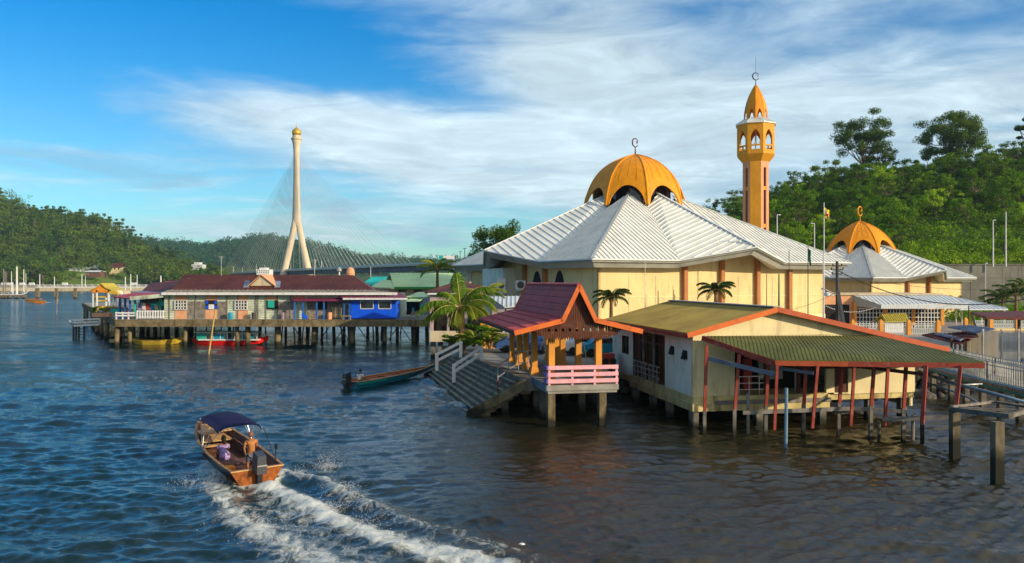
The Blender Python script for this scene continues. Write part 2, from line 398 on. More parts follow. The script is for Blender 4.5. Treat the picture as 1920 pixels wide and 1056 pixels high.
M['leaf_lime'] = leafmat('lime_green_leaves', (.17, .32, .010), (.28, .44, .018), (.36, .50, .03), .3)
M['leaf_far'] = leafmat('distant_leaves', (.032, .080, .008), (.065, .135, .011), (.12, .18, .014), .02, .25)
M['leaf_farhill'] = leafmat('hazy_hill_leaves', (.025, .085, .025), (.045, .12, .03), (.07, .15, .03), .01, .15)
M['frond'] = leafmat('palm_fronds', (.06, .13, .012), (.13, .22, .02), (.26, .30, .03), .6, .35)
M['frond_dark'] = leafmat('dark_palm_fronds', (.02, .06, .012), (.05, .10, .015), (.09, .14, .02), .6, .3)
# ---------------- mosque halls ----------------
def crescent(mb, c, r, deg, star=True):
    ax = Vector((math.cos(R(deg)), math.sin(R(deg)), 0)); c = Vector(c)
    pts = [c+ax*math.sin(t)*r+Vector((0, 0, -math.cos(t)*r)) for t in [math.pi/2+.42+(2*math.pi-.84)*k/19 for k in range(20)]]
    mb.tube(pts, [r*(.07+.10*math.sin(math.pi*k/19)) for k in range(20)], 6)
    if star:
        sc_ = c+ax*r*.62+Vector((0, 0, r*.15)); n = Vector((-ax.y, ax.x, 0))
        for k in range(5):
            a = 2*math.pi*k/5
            mb.beam(sc_, sc_+ax*math.cos(a)*r*.34+Vector((0, 0, math.sin(a)*r*.34)), r*.13, r*.10)
def star_dome(name, parent, c, prof, rot, vA, thick, leg=.10, seams=True):
    """eight flat-faced petals; prof is (radius, height) from foot to apex; the arch cut reaches height share vA"""
    mb = MB(); nu, nv = 20, 16
    pr = np.array(prof); s = np.linspace(0, 1, len(pr))
    rr = lambda t: float(np.interp(t, s, pr[:, 0])); hh = lambda t: float(np.interp(t, s, pr[:, 1]))
    for k in range(8):
        a0, a1 = R(rot+45*k), R(rot+45*(k+1)); am = (a0+a1)/2
        for side in (0, 1):
            grid = []
            for i in range(nu+1):
                x = i/nu; xx = abs(2*x-1)                       # 1 at the ribs
                lo = vA*max(0., 1-(xx/(1-leg))**2.0)**.62 if xx < 1-leg else 0.
                row = []
                for j in range(nv+1):
                    t = lo+(1-lo)*j/nv
                    r = rr(t)-(thick if side else 0)*(1 if j < nv else .9); z = hh(t)-(thick*.5 if side and j == nv else 0)
                    p0 = Vector((math.cos(a0), math.sin(a0), 0))*r; p1 = Vector((math.cos(a1), math.sin(a1), 0))*r
                    p = p0.lerp(p1, x); p = p+Vector((math.cos(am), math.sin(am), 0))*(r*.022*(1-xx*xx))
                    row.append(Vector(c)+p+Vector((0, 0, z)))
                grid.append(row)
            b = len(mb.v)
            for row in grid: mb.v += [tuple(p) for p in row]
            for i in range(nu):
                for j in range(nv):
                    q = (b+i*(nv+1)+j, b+(i+1)*(nv+1)+j, b+(i+1)*(nv+1)+j+1, b+i*(nv+1)+j+1)
                    mb.f.append(q if side == 0 else q[::-1]); mb.m.append(0)
            if side == 1:
                for i in range(nu):
                    mb.f.append((b0+i*(nv+1), b+i*(nv+1), b+(i+1)*(nv+1), b0+(i+1)*(nv+1))); mb.m.append(0)
            b0 = b
            if side == 0 and seams:
                for x in (.5, .25, .75):
                    i = int(x*nu); mb.tube([p+(p-Vector(c)).normalized()*.015 for p in grid[i][2:]], .022*thick/.22, 4, False)
        # rib
        pts = [Vector(c)+Vector((math.cos(a0)*rr(t), math.sin(a0)*rr(t), hh(t))) for t in np.linspace(0, 1, 18)]
        mb.tube(pts, [thick*.42]*18, 6)
        if seams:
            for t in (.52, .76):
                p0 = Vector((math.cos(a0)*rr(t), math.sin(a0)*rr(t), hh(t))); p1 = Vector((math.cos(a1)*rr(t), math.sin(a1)*rr(t), hh(t)))
                mm = (p0+p1)/2; mm.xy = mm.xy*(1+.022/math.cos(R(22.5)))
                mb.tube([Vector(c)+q for q in (p0, mm, p1)], .02*thick/.22, 4, False)
    return mb.build('dome', M['dome_gold'], parent)
def hall(name, D, deg, S, e, p, ze, wi, zr, zv, rr, rv, zg, zf, fas, dome_prof, dome_z, cres, label, seam, wall='wall_yellow', cols=(), col_w=.5, drum=None):
    F = frame(D[0], D[1], deg); c2 = F(S/2, S/2)
    root = thing(name, (c2[0], c2[1], zg), label, 'mosque', None)
    roof, fa, wl, cp = MB(), MB(), MB(), MB()
    U = Vector(F(1, 0))-Vector(F(0, 0)); V = Vector(F(0, 1))-Vector(F(0, 0))
    L = []
    for k in range(4):
        if k == 0: L.append((lambda t, d, z: Vector(F(t, d, z)), U, V))
        if k == 1: L.append((lambda t, d, z: Vector(F(d, t, z)), V, U))
        if k == 2: L.append((lambda t, d, z: Vector(F(t, S-d, z)), U, V))
        if k == 3: L.append((lambda t, d, z: Vector(F(S-d, t, z)), V, U))
    s22, c22 = math.sin(R(22.5)), math.cos(R(22.5)); h = S/2
    for q, ta, da in L:
        C0, C1 = q(0, 0, ze), q(S, 0, ze); E, Gp, Fp = q(e, 0, ze), q(S-e, 0, ze), q(h, -p, zf)
        K0, K1 = q(h-rr*.7071, h-rr*.7071, zr), q(h+rr*.7071, h-rr*.7071, zr)
        V1, V2 = q(h-rv*s22, h-rv*c22, zv), q(h+rv*s22, h-rv*c22, zv); RG = q(h, h-rr, zr)
        for poly, ee, sp in (((K0, C0, E, V1), ta, seam[0]), ((RG, V1, E, Fp), da, seam[1]), ((RG, Fp, Gp, V2), da, seam[1]), ((K1, V2, Gp, C1), ta, seam[0])):
            roof.add(poly, [(0, 1, 2), (0, 2, 3)]); dn = [x-Vector((0, 0, .3)) for x in poly]
            roof.add(dn, [(2, 1, 0), (3, 2, 0)], 1)
            roof.ribs(poly, ee, sp, .075, .11)
        for a, b in ((K0, C0), (RG, Fp)):
            cp.beam(a+Vector((0, 0, .06)), b+Vector((0, 0, .06)), .34, .12)
        for a, b in ((V1, E), (V2, Gp)): cp.beam(a+Vector((0, 0, .02)), b+Vector((0, 0, .02)), .16, .05)
        # fascia, leaning inwards, and the soffit behind it
        fi, fh = fas
        top = [C0, E, Fp, Gp, C1]; zs = [ze, ze, zf, ze, ze]; td = [(fi, fi), (e, fi), (h, -p+fi), (S-e, fi), (S-fi, fi)]
        bot = [q(t, d, z-fh) for (t, d), z in zip(td, zs)]
        zgab = zr+(zf-zr)*((h-wi-rr)/(h+p-rr))-.5
        wln = [q(wi, wi, ze-fh), q(e, wi, ze-fh), q(h, wi, zgab), q(S-e, wi, ze-fh), q(S-wi, wi, ze-fh)]
        for i in range(4):
            fa.add([top[i], top[i+1], bot[i+1], bot[i]], [(0, 1, 2, 3)])
            fa.add([bot[i], bot[i+1], wln[i+1], wln[i]], [(0, 1, 2, 3)])
            cp.beam(top[i]+Vector((0, 0, -.04)), top[i+1]+Vector((0, 0, -.04)), .14, .12)
        # wall polygon with thickness
        o_ = [q(wi, wi, zg), *[q(t, wi, z) for t, z in ((wi, ze-fh+.02), (e, ze-fh+.02), (h, zgab+.02), (S-e, ze-fh+.02), (S-wi, ze-fh+.02))], q(S-wi, wi, zg)]
        i_ = [x+da*.3*(1 if da.dot(q(0, 1, 0)-q(0, 0, 0)) > 0 else -1) for x in o_]
        n = len(o_); wl.add(o_+i_, [tuple(range(n)), tuple(range(n, 2*n))[::-1]]+[(i, n+i, n+(i+1) % n, (i+1) % n) for i in range(n)])
    M_ = root
    wl.build('wall', M[wall], M_); roof.build('roof', [M['metal_roof'], M['metal_trim']], M_)
    fa.build('fascia', M['metal_trim'], M_); cp.build('ridge_capping', M['white_metal'], M_)
    for side, ts in cols:
        q = L[side][0]
        for t in ts:
            m = MB(); tz = zgab if False else ze-fas[1]+max(0, (1-abs(t-h)/(h-e)))*(zr+(zf-zr)*((h-wi-rr)/(h+p-rr))-.5-(ze-fas[1]))-.05
            m.hexa([q(t-col_w/2, wi-.5, zg), q(t+col_w/2, wi-.5, zg), q(t+col_w/2, wi+.1, zg), q(t-col_w/2, wi+.1, zg),
                    q(t-col_w/2, wi-.5, tz), q(t+col_w/2, wi-.5, tz), q(t+col_w/2, wi+.1, tz), q(t-col_w/2, wi+.1, tz)])
            m.build('column', M['col_brown'], M_)
    cc = (c2[0], c2[1], dome_z)
    # lantern drum under the dome
    d = MB(); rd, z0, z1, vA_ = drum
    d.lathe((c2[0], c2[1], z0), [(rd, 0), (rd, z1-z0)], 16, rot=R(deg)); d.build('lantern', M['glass_dark'], M_)
    d = MB()
    for k in range(16):
        a = R(deg+22.5*k); d.beam((c2[0]+rd*1.02*math.cos(a), c2[1]+rd*1.02*math.sin(a), z0), (c2[0]+rd*1.02*math.cos(a), c2[1]+rd*1.02*math.sin(a), z1), .12)
    d.build('lantern_frame', M['wood_dark'], M_)
    dm = star_dome(name, M_, cc, dome_prof, deg-112.5, vA_, .22)
    ap = dome_z+dome_prof[-1][1]
    f = MB(); f.tube([(c2[0], c2[1], ap-.2), (c2[0], c2[1], ap+cres[0])], [.12, .05], 6)
    crescent(f, (c2[0], c2[1], ap+cres[0]+cres[1]), cres[1], 38)
    f.build('crescent_finial', M[cres[2]], dm)
    return root, L
DM = (8.07, 78.0)
prof_big = [(6.95, 0), (6.72, 1.3), (6.3, 2.5), (5.75, 3.7), (5.0, 4.75), (4.1, 5.6), (3.0, 6.3), (1.75, 6.85), (.7, 7.2), (.02, 7.35)]
main, L = hall('mosque', DM, 26.6, 37.5, 11.1, 3.4, 10.3, 2.17, 19.2, 17.3, 4.9, 6.65, 2.3, 11.75, (.75, .85), prof_big, 17.6, (1.0, .56, 'wood_dark'),
     'large yellow mosque hall under a white metal star roof with a tall golden dome', (.60, .78), cols=((0, (11.2+2.17, 16.5+2.17, 21.9+2.17, 27+2.17)), (1, (11.1+2.17, 16.3+2.17, 27.3+2.17))), drum=(4.5, 17.0, 21.0, .23))
q1 = L[1][0]; q0 = L[0][0]
def arch(mb, q, t, w, z0, z1, d, m=0):
    pts = [(t-w/2, z0), (t+w/2, z0)]
    n = 8
    for k in range(n+1):
        a = k/n; pts.append((t+w/2*(1-a)**.75*1.0, z0+(z1-z0)*(.55+.45*(1-(1-a)**1.6))))
    for k in range(1, n+1):
        a = 1-k/n; pts.append((t-w/2*(1-a)**.75, z0+(z1-z0)*(.55+.45*(1-(1-a)**1.6))))
    o_ = [q(a, d, b) for a, b in pts]; i_ = [q(a, d+.25, b) for a, b in pts]; n = len(o_)
    mb.add(o_+i_, [tuple(range(n)), tuple(range(n, 2*n))[::-1]]+[(i, n+i, n+(i+1) % n, (i+1) % n) for i in range(n)], m)
for t in (8.0+2.17, 13.4+2.17):
    a = MB(); arch(a, q1, t, 2.9, 4.6, 9.35, 2.13); fr = a.build('window_frame', M['beige'], main)
    a = MB(); arch(a, q1, t, 2.5, 4.6, 9.25, 2.09); a.build('pane', M['dark'], fr)
b = MB()
b.hexa([q1(21.3, .4, 2.3), q1(27.6, .4, 2.3), q1(27.6, 2.2, 2.3), q1(21.3, 2.2, 2.3), q1(21.3, .4, 9.7), q1(27.6, .4, 9.7), q1(27.6, 2.2, 9.7), q1(21.3, 2.2, 9.7)])
b.build('projecting_bay', M['wall_pale'], main)
a = MB(); arch(a, q1, 20.3, 1.2, 4.6, 9.4, 2.13); a.build('window_frame', M['beige'], main)
# panel joints on the sunlit side and the plinth
b = MB()
for t in (6.0, 9.5, 21.3, 26.6, 32.0):
    b.hexa([q0(t, 2.14, 2.4), q0(t+.08, 2.14, 2.4), q0(t+.08, 2.2, 2.4), q0(t, 2.2, 2.4), q0(t, 2.14, 8.6), q0(t+.08, 2.14, 8.6), q0(t+.08, 2.2, 8.6), q0(t, 2.2, 8.6)])
b.build('downpipe', M['beige'], main)
b = MB(); b.hexa([q0(2.1, 2.1, 2.3), q0(35.4, 2.1, 2.3), q0(35.4, 2.2, 2.3), q0(2.1, 2.2, 2.3), q0(2.1, 2.1, 4.0), q0(35.4, 2.1, 4.0), q0(35.4, 2.2, 4.0), q0(2.1, 2.2, 4.0)])
b.build('plinth', M['wall_cream'], main)
b = MB()
for q, z in ((q0, 6.3), (q1, 6.3)): b.hexa([q(2.17, 2.11, z), q(35.3, 2.11, z), q(35.3, 2.2, z), q(2.17, 2.2, z), q(2.17, 2.11, z+.08), q(35.3, 2.11, z+.08), q(35.3, 2.2, z+.08), q(2.17, 2.2, z+.08)])
b.build('string_course', M['wall_cream'], main)
# air-conditioning boxes outside the bay
for i, (px, py0, py1, w, lb) in enumerate(((926, 532, 552, .9, 'small pale air conditioning unit low on the mosque bay wall, leftmost of the units'),
        (940, 522, 549, 1.0, 'tall air conditioning unit with a dark left side on the mosque bay'), (976, 526, 543, 1.2, 'grey air conditioning unit behind the maroon pavilion ridge'))):
    Y = 95.-i*1.5; x = XX(px, Y); t = thing('air_conditioner', (x, Y, ZZ(py1, Y)), lb, 'air conditioner', 'air conditioning units on the mosque side')
    m = MB(); m.box(x-w/2, x+w/2, Y, Y+.5, ZZ(py1, Y), ZZ(py0, Y)); m.build('casing', M['white_metal'], t)
    m = MB(); zc = (ZZ(py0, Y)+ZZ(py1, Y))/2; m.tube([(x, Y-.04, zc), (x, Y+.1, zc)], w*.36, 14); m.build('fan_grille', M['engine_dark'], t)
    m = MB(); m.beam((x-w/2, Y+.2, ZZ(py1, Y)-.05), (x+w/2, Y+.2, ZZ(py1, Y)-.05), .1); m.beam((x, Y+.1, ZZ(py1, Y)-.05), (x, Y+2.0, ZZ(py1, Y)-.05), .1); m.build('bracket', M['steel'], t)
DA = (52.3, 112.0)
prof_small = [(5.75, 0), (5.45, 1.0), (4.95, 2.0), (4.3, 2.9), (3.5, 3.75), (2.6, 4.5), (1.6, 5.1), (.7, 5.5), (.02, 5.75)]
ann, LA = hall('mosque_annex', DA, 26.6, 24.0, 7.4, 3.0, 8.6, 1.5, 13.9, 12.6, 3.6, 5.3, 2.4, 9.75, (.5, .6), prof_small, 12.25, (.9, .75, 'dome_gold'),
     'small domed hall with golden petal dome and white roof in front of the green slope', (.45, .62), cols=((0, (9.3, 14.2)),), col_w=.4, drum=(3.3, 12.6, 15.2, .31))

# ---------------- minaret ----------------
mx, my = 39.4, 125.0
def octa(mb, c, prof, m=0, rot=26.6-22.5): mb.lathe(c, prof, 8, m, R(rot))
mt = thing('minaret', (mx, my, 2.4), 'slender orange minaret with open arched gallery and pointed golden cap', 'minaret')
s = MB()
ap = 2.0; Rk = ap/math.cos(R(22.5))
s.lathe((mx, my, 2.4), [(Rk*.86, 0), (Rk*.86, 24.9)], 8, 0, R(26.6-22.5))
s.build('shaft_core', M['wood_dark'], mt)
for k in range(8):
    am = 26.6+45*k; n = Vector((math.cos(R(am)), math.sin(R(am)), 0)); tv = Vector((-n.y, n.x, 0)); c = Vector((mx, my, 0))
    hw = ap*math.tan(R(22.5))
    def face(mb, x0, x1, z0, z1, d0, d1):
        pts = [c+tv*x+n*d for x, d in ((x0, d0), (x1, d0), (x1, d1), (x0, d1))]
        mb.hexa([Vector((p.x, p.y, z0)) for p in pts]+[Vector((p.x, p.y, z1)) for p in pts])
    m = MB()
    if k % 2 == 1:
        face(m, -hw, hw, 2.4, 27.3, ap-.3, ap)
        m.build('shaft_panel', M['minaret_gold'], mt)
    else:
        face(m, -hw, -.28, 2.4, 27.3, ap-.3, ap); face(m, .28, hw, 2.4, 27.3, ap-.3, ap); face(m, -.28, .28, 26.2, 27.3, ap-.3, ap-.02)
        m.build('shaft_panel', M['minaret_pink'], mt)
        m = MB()
        for z in (3.0, 9.6, 16.6, 22.6): face(m, -.28, .28, z, z+.6, ap-.3, ap-.06)
        m.build('slit_bar', M['minaret_gold'], mt)
g = MB(); ga = 2.87; gk = ga/math.cos(R(22.5))
g.lathe((mx, my, 0), [(Rk, 27.2), (gk, 28.3), (gk, 28.85)], 8, 0, R(26.6-22.5))
gal = g.build('gallery_base', M['minaret_gold'], mt); g = MB(); g.lathe((mx, my, 0), [(gk, 32.6), (gk, 33.15)], 8, 0, R(26.6-22.5)); g.build('gallery_cornice', M['minaret_gold'], mt)
hw = ga*math.tan(R(22.5))
for k in range(8):
    am = 26.6+45*k; n = Vector((math.cos(R(am)), math.sin(R(am)), 0)); tv = Vector((-n.y, n.x, 0)); c = Vector((mx, my, 0))
    m = MB(); N = 12; aw = .70
    def pt(x, z, d): p = c+tv*x+n*d; return Vector((p.x, p.y, z))
    # face with a pointed arch opening, built in strips
    z0, z1 = 28.85, 32.6; zb = 29.75
    def ztop(x): return zb+1.35+1.05*(1-(abs(x)/aw)**1.7)
    def strip(x0, x1, za0, za1, zb0, zb1):
        m.hexa([pt(x0, za0, ga-.28), pt(x1, za1, ga-.28), pt(x1, za1, ga), pt(x0, za0, ga), pt(x0, zb0, ga-.28), pt(x1, zb1, ga-.28), pt(x1, zb1, ga), pt(x0, zb0, ga)])
    strip(-hw, -aw, z0, z0, z1, z1); strip(aw, hw, z0, z0, z1, z1)
    for i in range(N):
        xa, xb = -aw+2*aw*i/N, -aw+2*aw*(i+1)/N
        strip(xa, xb, ztop(xa), ztop(xb), z1, z1)
    strip(-aw, aw, zb-.22, zb-.22, zb, zb); strip(-aw, aw, z0, z0, z0+.12, z0+.12)
    strip(-.04, .04, z0+.12, z0+.12, zb-.22, zb-.22)
    m.build('arch_panel', M['minaret_gold'], mt)
m = MB()
m.lathe((mx, my, 0), [(gk+.22, 33.15), (gk+.2, 33.27), (1.9, 34.15), (1.2, 34.4)], 8, 0, R(26.6-22.5))
for k in range(64):
    a = R(26.6-22.5+360/64*k); kk = math.cos(R(22.5))/math.cos(R(((360/64*k) % 45)-22.5))
    m.beam((mx+(gk+.2)*kk*math.cos(a), my+(gk+.2)*kk*math.sin(a), 33.3), (mx+1.9*kk*math.cos(a), my+1.9*kk*math.sin(a), 34.2), .05, .06)
m.build('gallery_roof', M['metal_roof'], mt)
prof_min = [(1.78, 0), (1.82, .6), (1.78, 1.5), (1.62, 2.5), (1.36, 3.5), (1.0, 4.4), (.6, 5.2), (.28, 5.75), (.02, 6.1)]
cap = star_dome('minaret', mt, (mx, my, 33.75), prof_min, 26.6-90, .30, .1, leg=.3, seams=False); cap.name = 'pointed_cap'
m = MB(); m.tube([(mx, my, 39.6), (mx, my, 40.6)], [.1, .04], 6); crescent(m, (mx, my, 41.15), .58, 15); m.tube([(mx, my, 41.7), (mx, my, 44.3)], .035, 5)
m.build('crescent_finial', M['engine'], mt)
for k, (dx, dz, r_) in enumerate(((.35, 30.2, .34), (-.5, 30.15, .22), (.5, 31.6, .42))):
    m = MB(); m.tube([(mx+dx, my-1.6, dz), (mx+dx, my-1.3, dz), (mx+dx, my-.9, dz)], [r_, r_*.6, r_*.2], 12); m.build('loudspeaker', M['steel'], mt)
m = MB(); m.tube([(mx, my, 28.6), (mx, my, 33)], .12, 8); m.tube([(mx-1.6, my, 28.6), (mx-1.6, my, 32.4)], .05, 6); m.tube([(mx+1.5, my, 28.6), (mx+1.5, my, 32.4)], .05, 6); m.build('gallery_post', M['pole_white'], mt)

# ---------------- service block and porch in front of the annex ----------------
def F2(x0, x1, Y, y0, y1, mb, d=.3, m=0):  # a wall panel that faces the river, between two measured corners
    mb.box(XX(x0, Y), XX(x1, Y), Y, Y+d, ZZ(y1, Y), ZZ(y0, Y), m=m)
Y = 97.; gz = 2.5
an = thing('grille_building', (XX(1690, Y), Y, gz), 'low brown building with large white grid windows and awning below the small dome', 'building')
m = MB(); m.box(XX(1548, Y), XX(1768, Y), Y+.3, Y+9, gz, 6.3); m.build('wall', M['peach'], an)
m = MB(); m.box(XX(1546, Y), XX(1770, Y), Y+.1, Y+9.2, 6.3, 6.5); m.build('roof', M['beige'], an)
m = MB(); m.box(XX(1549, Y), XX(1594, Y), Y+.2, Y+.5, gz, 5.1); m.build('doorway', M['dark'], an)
for a, b in ((1606, 1656), (1664, 1710), (1716, 1764)):
    m = MB(); F2(a, b, Y, 580, 618, m, .1); pn = MB(); pn.box(XX(a, Y)+.05, XX(b, Y)-.05, Y+.16, Y+.4, ZZ(618, Y), ZZ(581, Y))
    wdn = MB(); x0, x1, z0, z1 = XX(a, Y), XX(b, Y), ZZ(619, Y), ZZ(579, Y)
    for k in range(9): xx = x0+(x1-x0)*k/8; wdn.box(xx-.04, xx+.04, Y-.02, Y+.08, z0, z1)
    for k in range(6): z = z0+(z1-z0)*k/5; wdn.box(x0, x1, Y, Y+.06, z-.045, z+.045)
    fr = wdn.build('window', M['white'], an); pn.build('pane', M['dark'], fr)
for a, b in ((1600, 1606), (1656, 1663.5), (1710, 1716), (1764, 1770)):
    m = MB(); m.box(XX(a, Y), XX(b, Y), Y-.1, Y+.3, gz, 5.4); m.build('pilaster', M['col_orange'], an)
aw = MB(); t0 = [Vector((XX(1602, Y), Y+.2, ZZ(554, Y+.2))), Vector((XX(1652, Y-3), Y-3, ZZ(572, Y-3))), Vector((XX(1815, Y-3), Y-3, ZZ(569, Y-3))), Vector((XX(1770, Y), Y+.2, ZZ(553.5, Y+.2)))]
aw.slab([t0[0], t0[1], t0[2], t0[3]], .06); aw.ribs([t0[0], t0[1], t0[2], t0[3]], (1, 0), .5, .05, .06)
for k in range(46):
    x = t0[1].x+(t0[2].x-t0[1].x)*(k+.5)/46; aw.box(x-.1, x+.1, Y-3.03, Y-2.99, ZZ(579, Y-3), ZZ(572, Y-3)+.05)
aw.slab([t0[0], t0[0]+Vector((0, 0, -1.3)), t0[1]+Vector((0, 0, -.45)), t0[1]], .04)
aw.build('awning', M['white_metal'], an)
wk = thing('covered_walkway', (XX(1840, 100), 100, gz), 'pale metal walkway roof on thin posts right of the grille building', 'shelter')
m = MB(); pl = [P(1770, 556, 101), P(1816, 582, 96), P(1888, 581, 96), P(1880, 577, 101)]
m.slab([P(1768, 553, 103), P(1800, 580, 96), P(1890, 580, 96), P(1884, 576.5, 104)], .12); m.ribs([P(1768, 553, 103), P(1800, 580, 96), P(1890, 580, 96), P(1884, 576.5, 104)], (1, 0), .6, .06, .07)
m.build('roof', M['white_metal'], wk)
for px in (1793, 1804, 1841, 1862, 1884):
    m = MB(); m.box(XX(px, 98)-.07, XX(px, 98)+.07, 98, 98.14, gz, ZZ(579, 98)); m.build('post', M['steel'], wk)

# small shrine-like kiosk
Y = 88.; ks = thing('kiosk', (XX(1678, Y), Y, gz), 'tiny white kiosk with a yellow tiled roof before the grid windows', 'kiosk')
m = MB(); m.box(XX(1660, Y), XX(1694, Y), Y, Y+1.6, gz-.4, ZZ(602, Y)); m.build('wall', M['white'], ks)
m = MB(); A = [P(1652, 590, Y+.8), P(1660, 603, Y-.3), P(1703, 601, Y-.3), P(1699, 588, Y+.8)]
m.slab(A, .12); m.ribs(A, (1, 0), .24, .12, .09)
Bk = [A[0], A[3], A[3]+Vector((.1, 1.3, -.8)), A[0]+Vector((-.3, 1.3, -.8))]; m.slab(Bk, .1); m.build('roof', M['yellow_roof'], ks)

# ---------------- right hand house over the water ----------------
H = frame(9.87, 42.2, 10.27)
def HV(s_, t, z): return Vector(H(s_, t, z))
hs = thing('stilt_house', (13, 46, 0), 'cream house on concrete piles with an olive gabled roof edged in orange', 'house')
m = MB()
zf, zt = 1.72, 5.02
# left wall with openings: solid pieces
def wbox(mb, s0, s1, t0, t1, z0, z1): mb.box(s0, s1, t0, t1, z0, z1, F=H)
for t0, t1, z0, z1 in ((0.2, .75, zf, zt), (.75, 1.35, zf, 3.65), (.75, 1.35, 4.15, zt), (1.35, 2.65, zf, zt), (2.65, 3.2, zf, 3.75), (2.65, 3.2, 4.25, zt), (3.2, 4.1, zf, zt),
                       (4.1, 9.9, 4.75, zt), (9.9, 10.7, zf-.2, zt), (10.7, 12.2, zf-.2, 3.0), (10.7, 12.2, 4.25, zt), (12.2, 14.3, zf-.2, zt)):
    wbox(m, 0, .2, t0, t1, z0, z1)
lw = m.build('side_wall', M['wall_pale'], hs)
m = MB()
for s0, s1, z0, z1 in ((0, 2.45, zf, zt), (2.45, 8.0, 4.6, zt), (8.0, 8.5, zf, zt), (8.5, 9.35, 3.9, zt), (9.35, 13.6, zf-.1, 4.4)):
    wbox(m, s0, s1, 0, .2, z0, z1)
wbox(m, 13.4, 13.6, .2, 14, .8, 4.4)
wbox(m, 0.2, 13.4, 14.1, 14.3, .8, 4.4)
# gable
gl = [H(0, 0, zt), H(12.2, 0, zt-.1), H(4.73, 0, 6.42), H(0, 0, 5.12)]; gb = [H(0, .2, zt), H(12.2, .2, zt-.1), H(4.73, .2, 6.42), H(0, .2, 5.12)]
m.add(gl+gb, [(0, 1, 2, 3), (7, 6, 5, 4), (0, 4, 5, 1), (1, 5, 6, 2), (2, 6, 7, 3), (3, 7, 4, 0)])
m.build('front_wall', M['wall_cream'], hs)
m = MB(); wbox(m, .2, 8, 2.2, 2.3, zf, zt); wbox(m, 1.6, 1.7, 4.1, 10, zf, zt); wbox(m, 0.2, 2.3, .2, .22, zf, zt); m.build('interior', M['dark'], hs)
m = MB(); wbox(m, 4.5, 6.0, 1.2, 1.3, 2.4, 4.1); wbox(m, 6.6, 6.7, .9, 1, zf, 4.5); m.build('grey_panel', M['grey_panel'], hs)
m = MB(); wbox(m, 3.6, 4.1, 1.2, 1.4, 1.8, 3.6); m.build('red_cabinet', M['red_roof'], hs)
m = MB(); wbox(m, 8.52, 9.33, .06, .14, zf, 3.9); dr = m.build('door', M['wood_dark'], hs)
m = MB(); wbox(m, 8.45, 9.4, -.03, .02, zf-.08, zf); m.build('door_sill', M['wall_cream'], dr)
# side windows
for t0, t1, z0, z1 in ((.75, 1.35, 3.65, 4.15), (2.65, 3.2, 3.75, 4.25)):
    m = MB()
    m.hexa([H(-.16, t0, z0), H(-.02, t0, z1), H(-.02, t1, z1), H(-.16, t1, z0), H(-.12, t0, z0), H(.02, t0, z1), H(.02, t1, z1), H(-.12, t1, z0)])
    wbox(m, .1, .14, t0, t1, z0, z1); m.build('vent_window', M['dark'], hs)
m = MB()
for t in (10.7, 11.4, 12.15): wbox(m, .02, .1, t, t+.06, 3.0, 4.25)
for z in (3.0, 3.6, 4.2): wbox(m, .03, .09, 10.7, 12.2, z, z+.05)
wn = m.build('window', M['wood_dark'], hs); m = MB(); wbox(m, .12, .15, 10.7, 12.2, 3.0, 4.25); m.build('pane', M['glass_dark'], wn)
# dark timber door front with rails on the side
m = MB()
for t in (4.1, 5.1, 6.2, 7.3, 8.5, 9.8): wbox(m, .03, .15, t, t+.1, zf, 4.75)
wbox(m, .03, .15, 4.1, 9.9, 4.1, 4.2); wbox(m, .2, .25, 4.1, 5.4, zf, 4.75); wbox(m, .2, .25, 8.6, 9.9, zf, 4.75)
m.build('timber_screen', M['wood_dark'], hs)
m = MB()
for t in (5.3, 6.0, 6.7, 7.4, 8.1, 8.8, 9.4): wbox(m, -.05, -.01, t, t+.05, zf, zf+1.05)
for z in (.35, .7, 1.02): wbox(m, -.05, -.01, 4.9, 9.8, zf+z, zf+z+.05)
m.build('side_railing', M['steel'], hs)
m = MB()
for t in (6.0, 7.9): wbox(m, .01, .1, t, t+.12, zf, 4.75)
m.build('pale_post', M['wood_grey'], hs)
m = MB()
for s0 in (2.7, 3.3, 3.9, 5.0): wbox(m, s0, s0+.04, .02, .06, zf, 2.75)
for z in (2.0, 2.35, 2.72): wbox(m, 2.5, 4.2, .02, .06, z, z+.04)
m.build('veranda_railing', M['steel'], hs)
m = MB()
for s0 in (4.25, 6.25, 7.3): wbox(m, s0, s0+.16, .02, .18, zf, 4.6)
m.build('veranda_post', M['wood_dark'], hs)
# floor slab and ledge
m = MB(); wbox(m, -.12, 8.05, -.25, 10.2, .93, 1.35); wbox(m, -.05, 8.0, -.15, 10.2, 1.35, 1.72); wbox(m, 8.05, 13.6, .1, 14.2, 1.3, 1.62); wbox(m, .0, 8.05, 10.2, 14.2, 1.2, 1.6)
m.build('floor_slab', M['slab_yellow'], hs)
m = MB(); wbox(m, 1.2, 8.1, -.32, -.26, 1.28, 1.5); m.build('ledge_board', M['wood_grey'], hs)
for s0, t0 in ((.1, 0.1), (.1, 3.6), (.2, 6.6), (.1, 9.6), (4, .3), (7.8, .2), (4, 4), (7.8, 4), (11, .5), (13.2, .6), (4, 9), (8, 9), (12, 8), (0.4, 13.5), (6, 13.5)):
    m = MB(); wbox(m, s0-.2, s0+.2, t0-.2, t0+.2, -2.5, 1.3 if s0 > 8 else .94); m.build('pile', M['conc_dark'], hs)
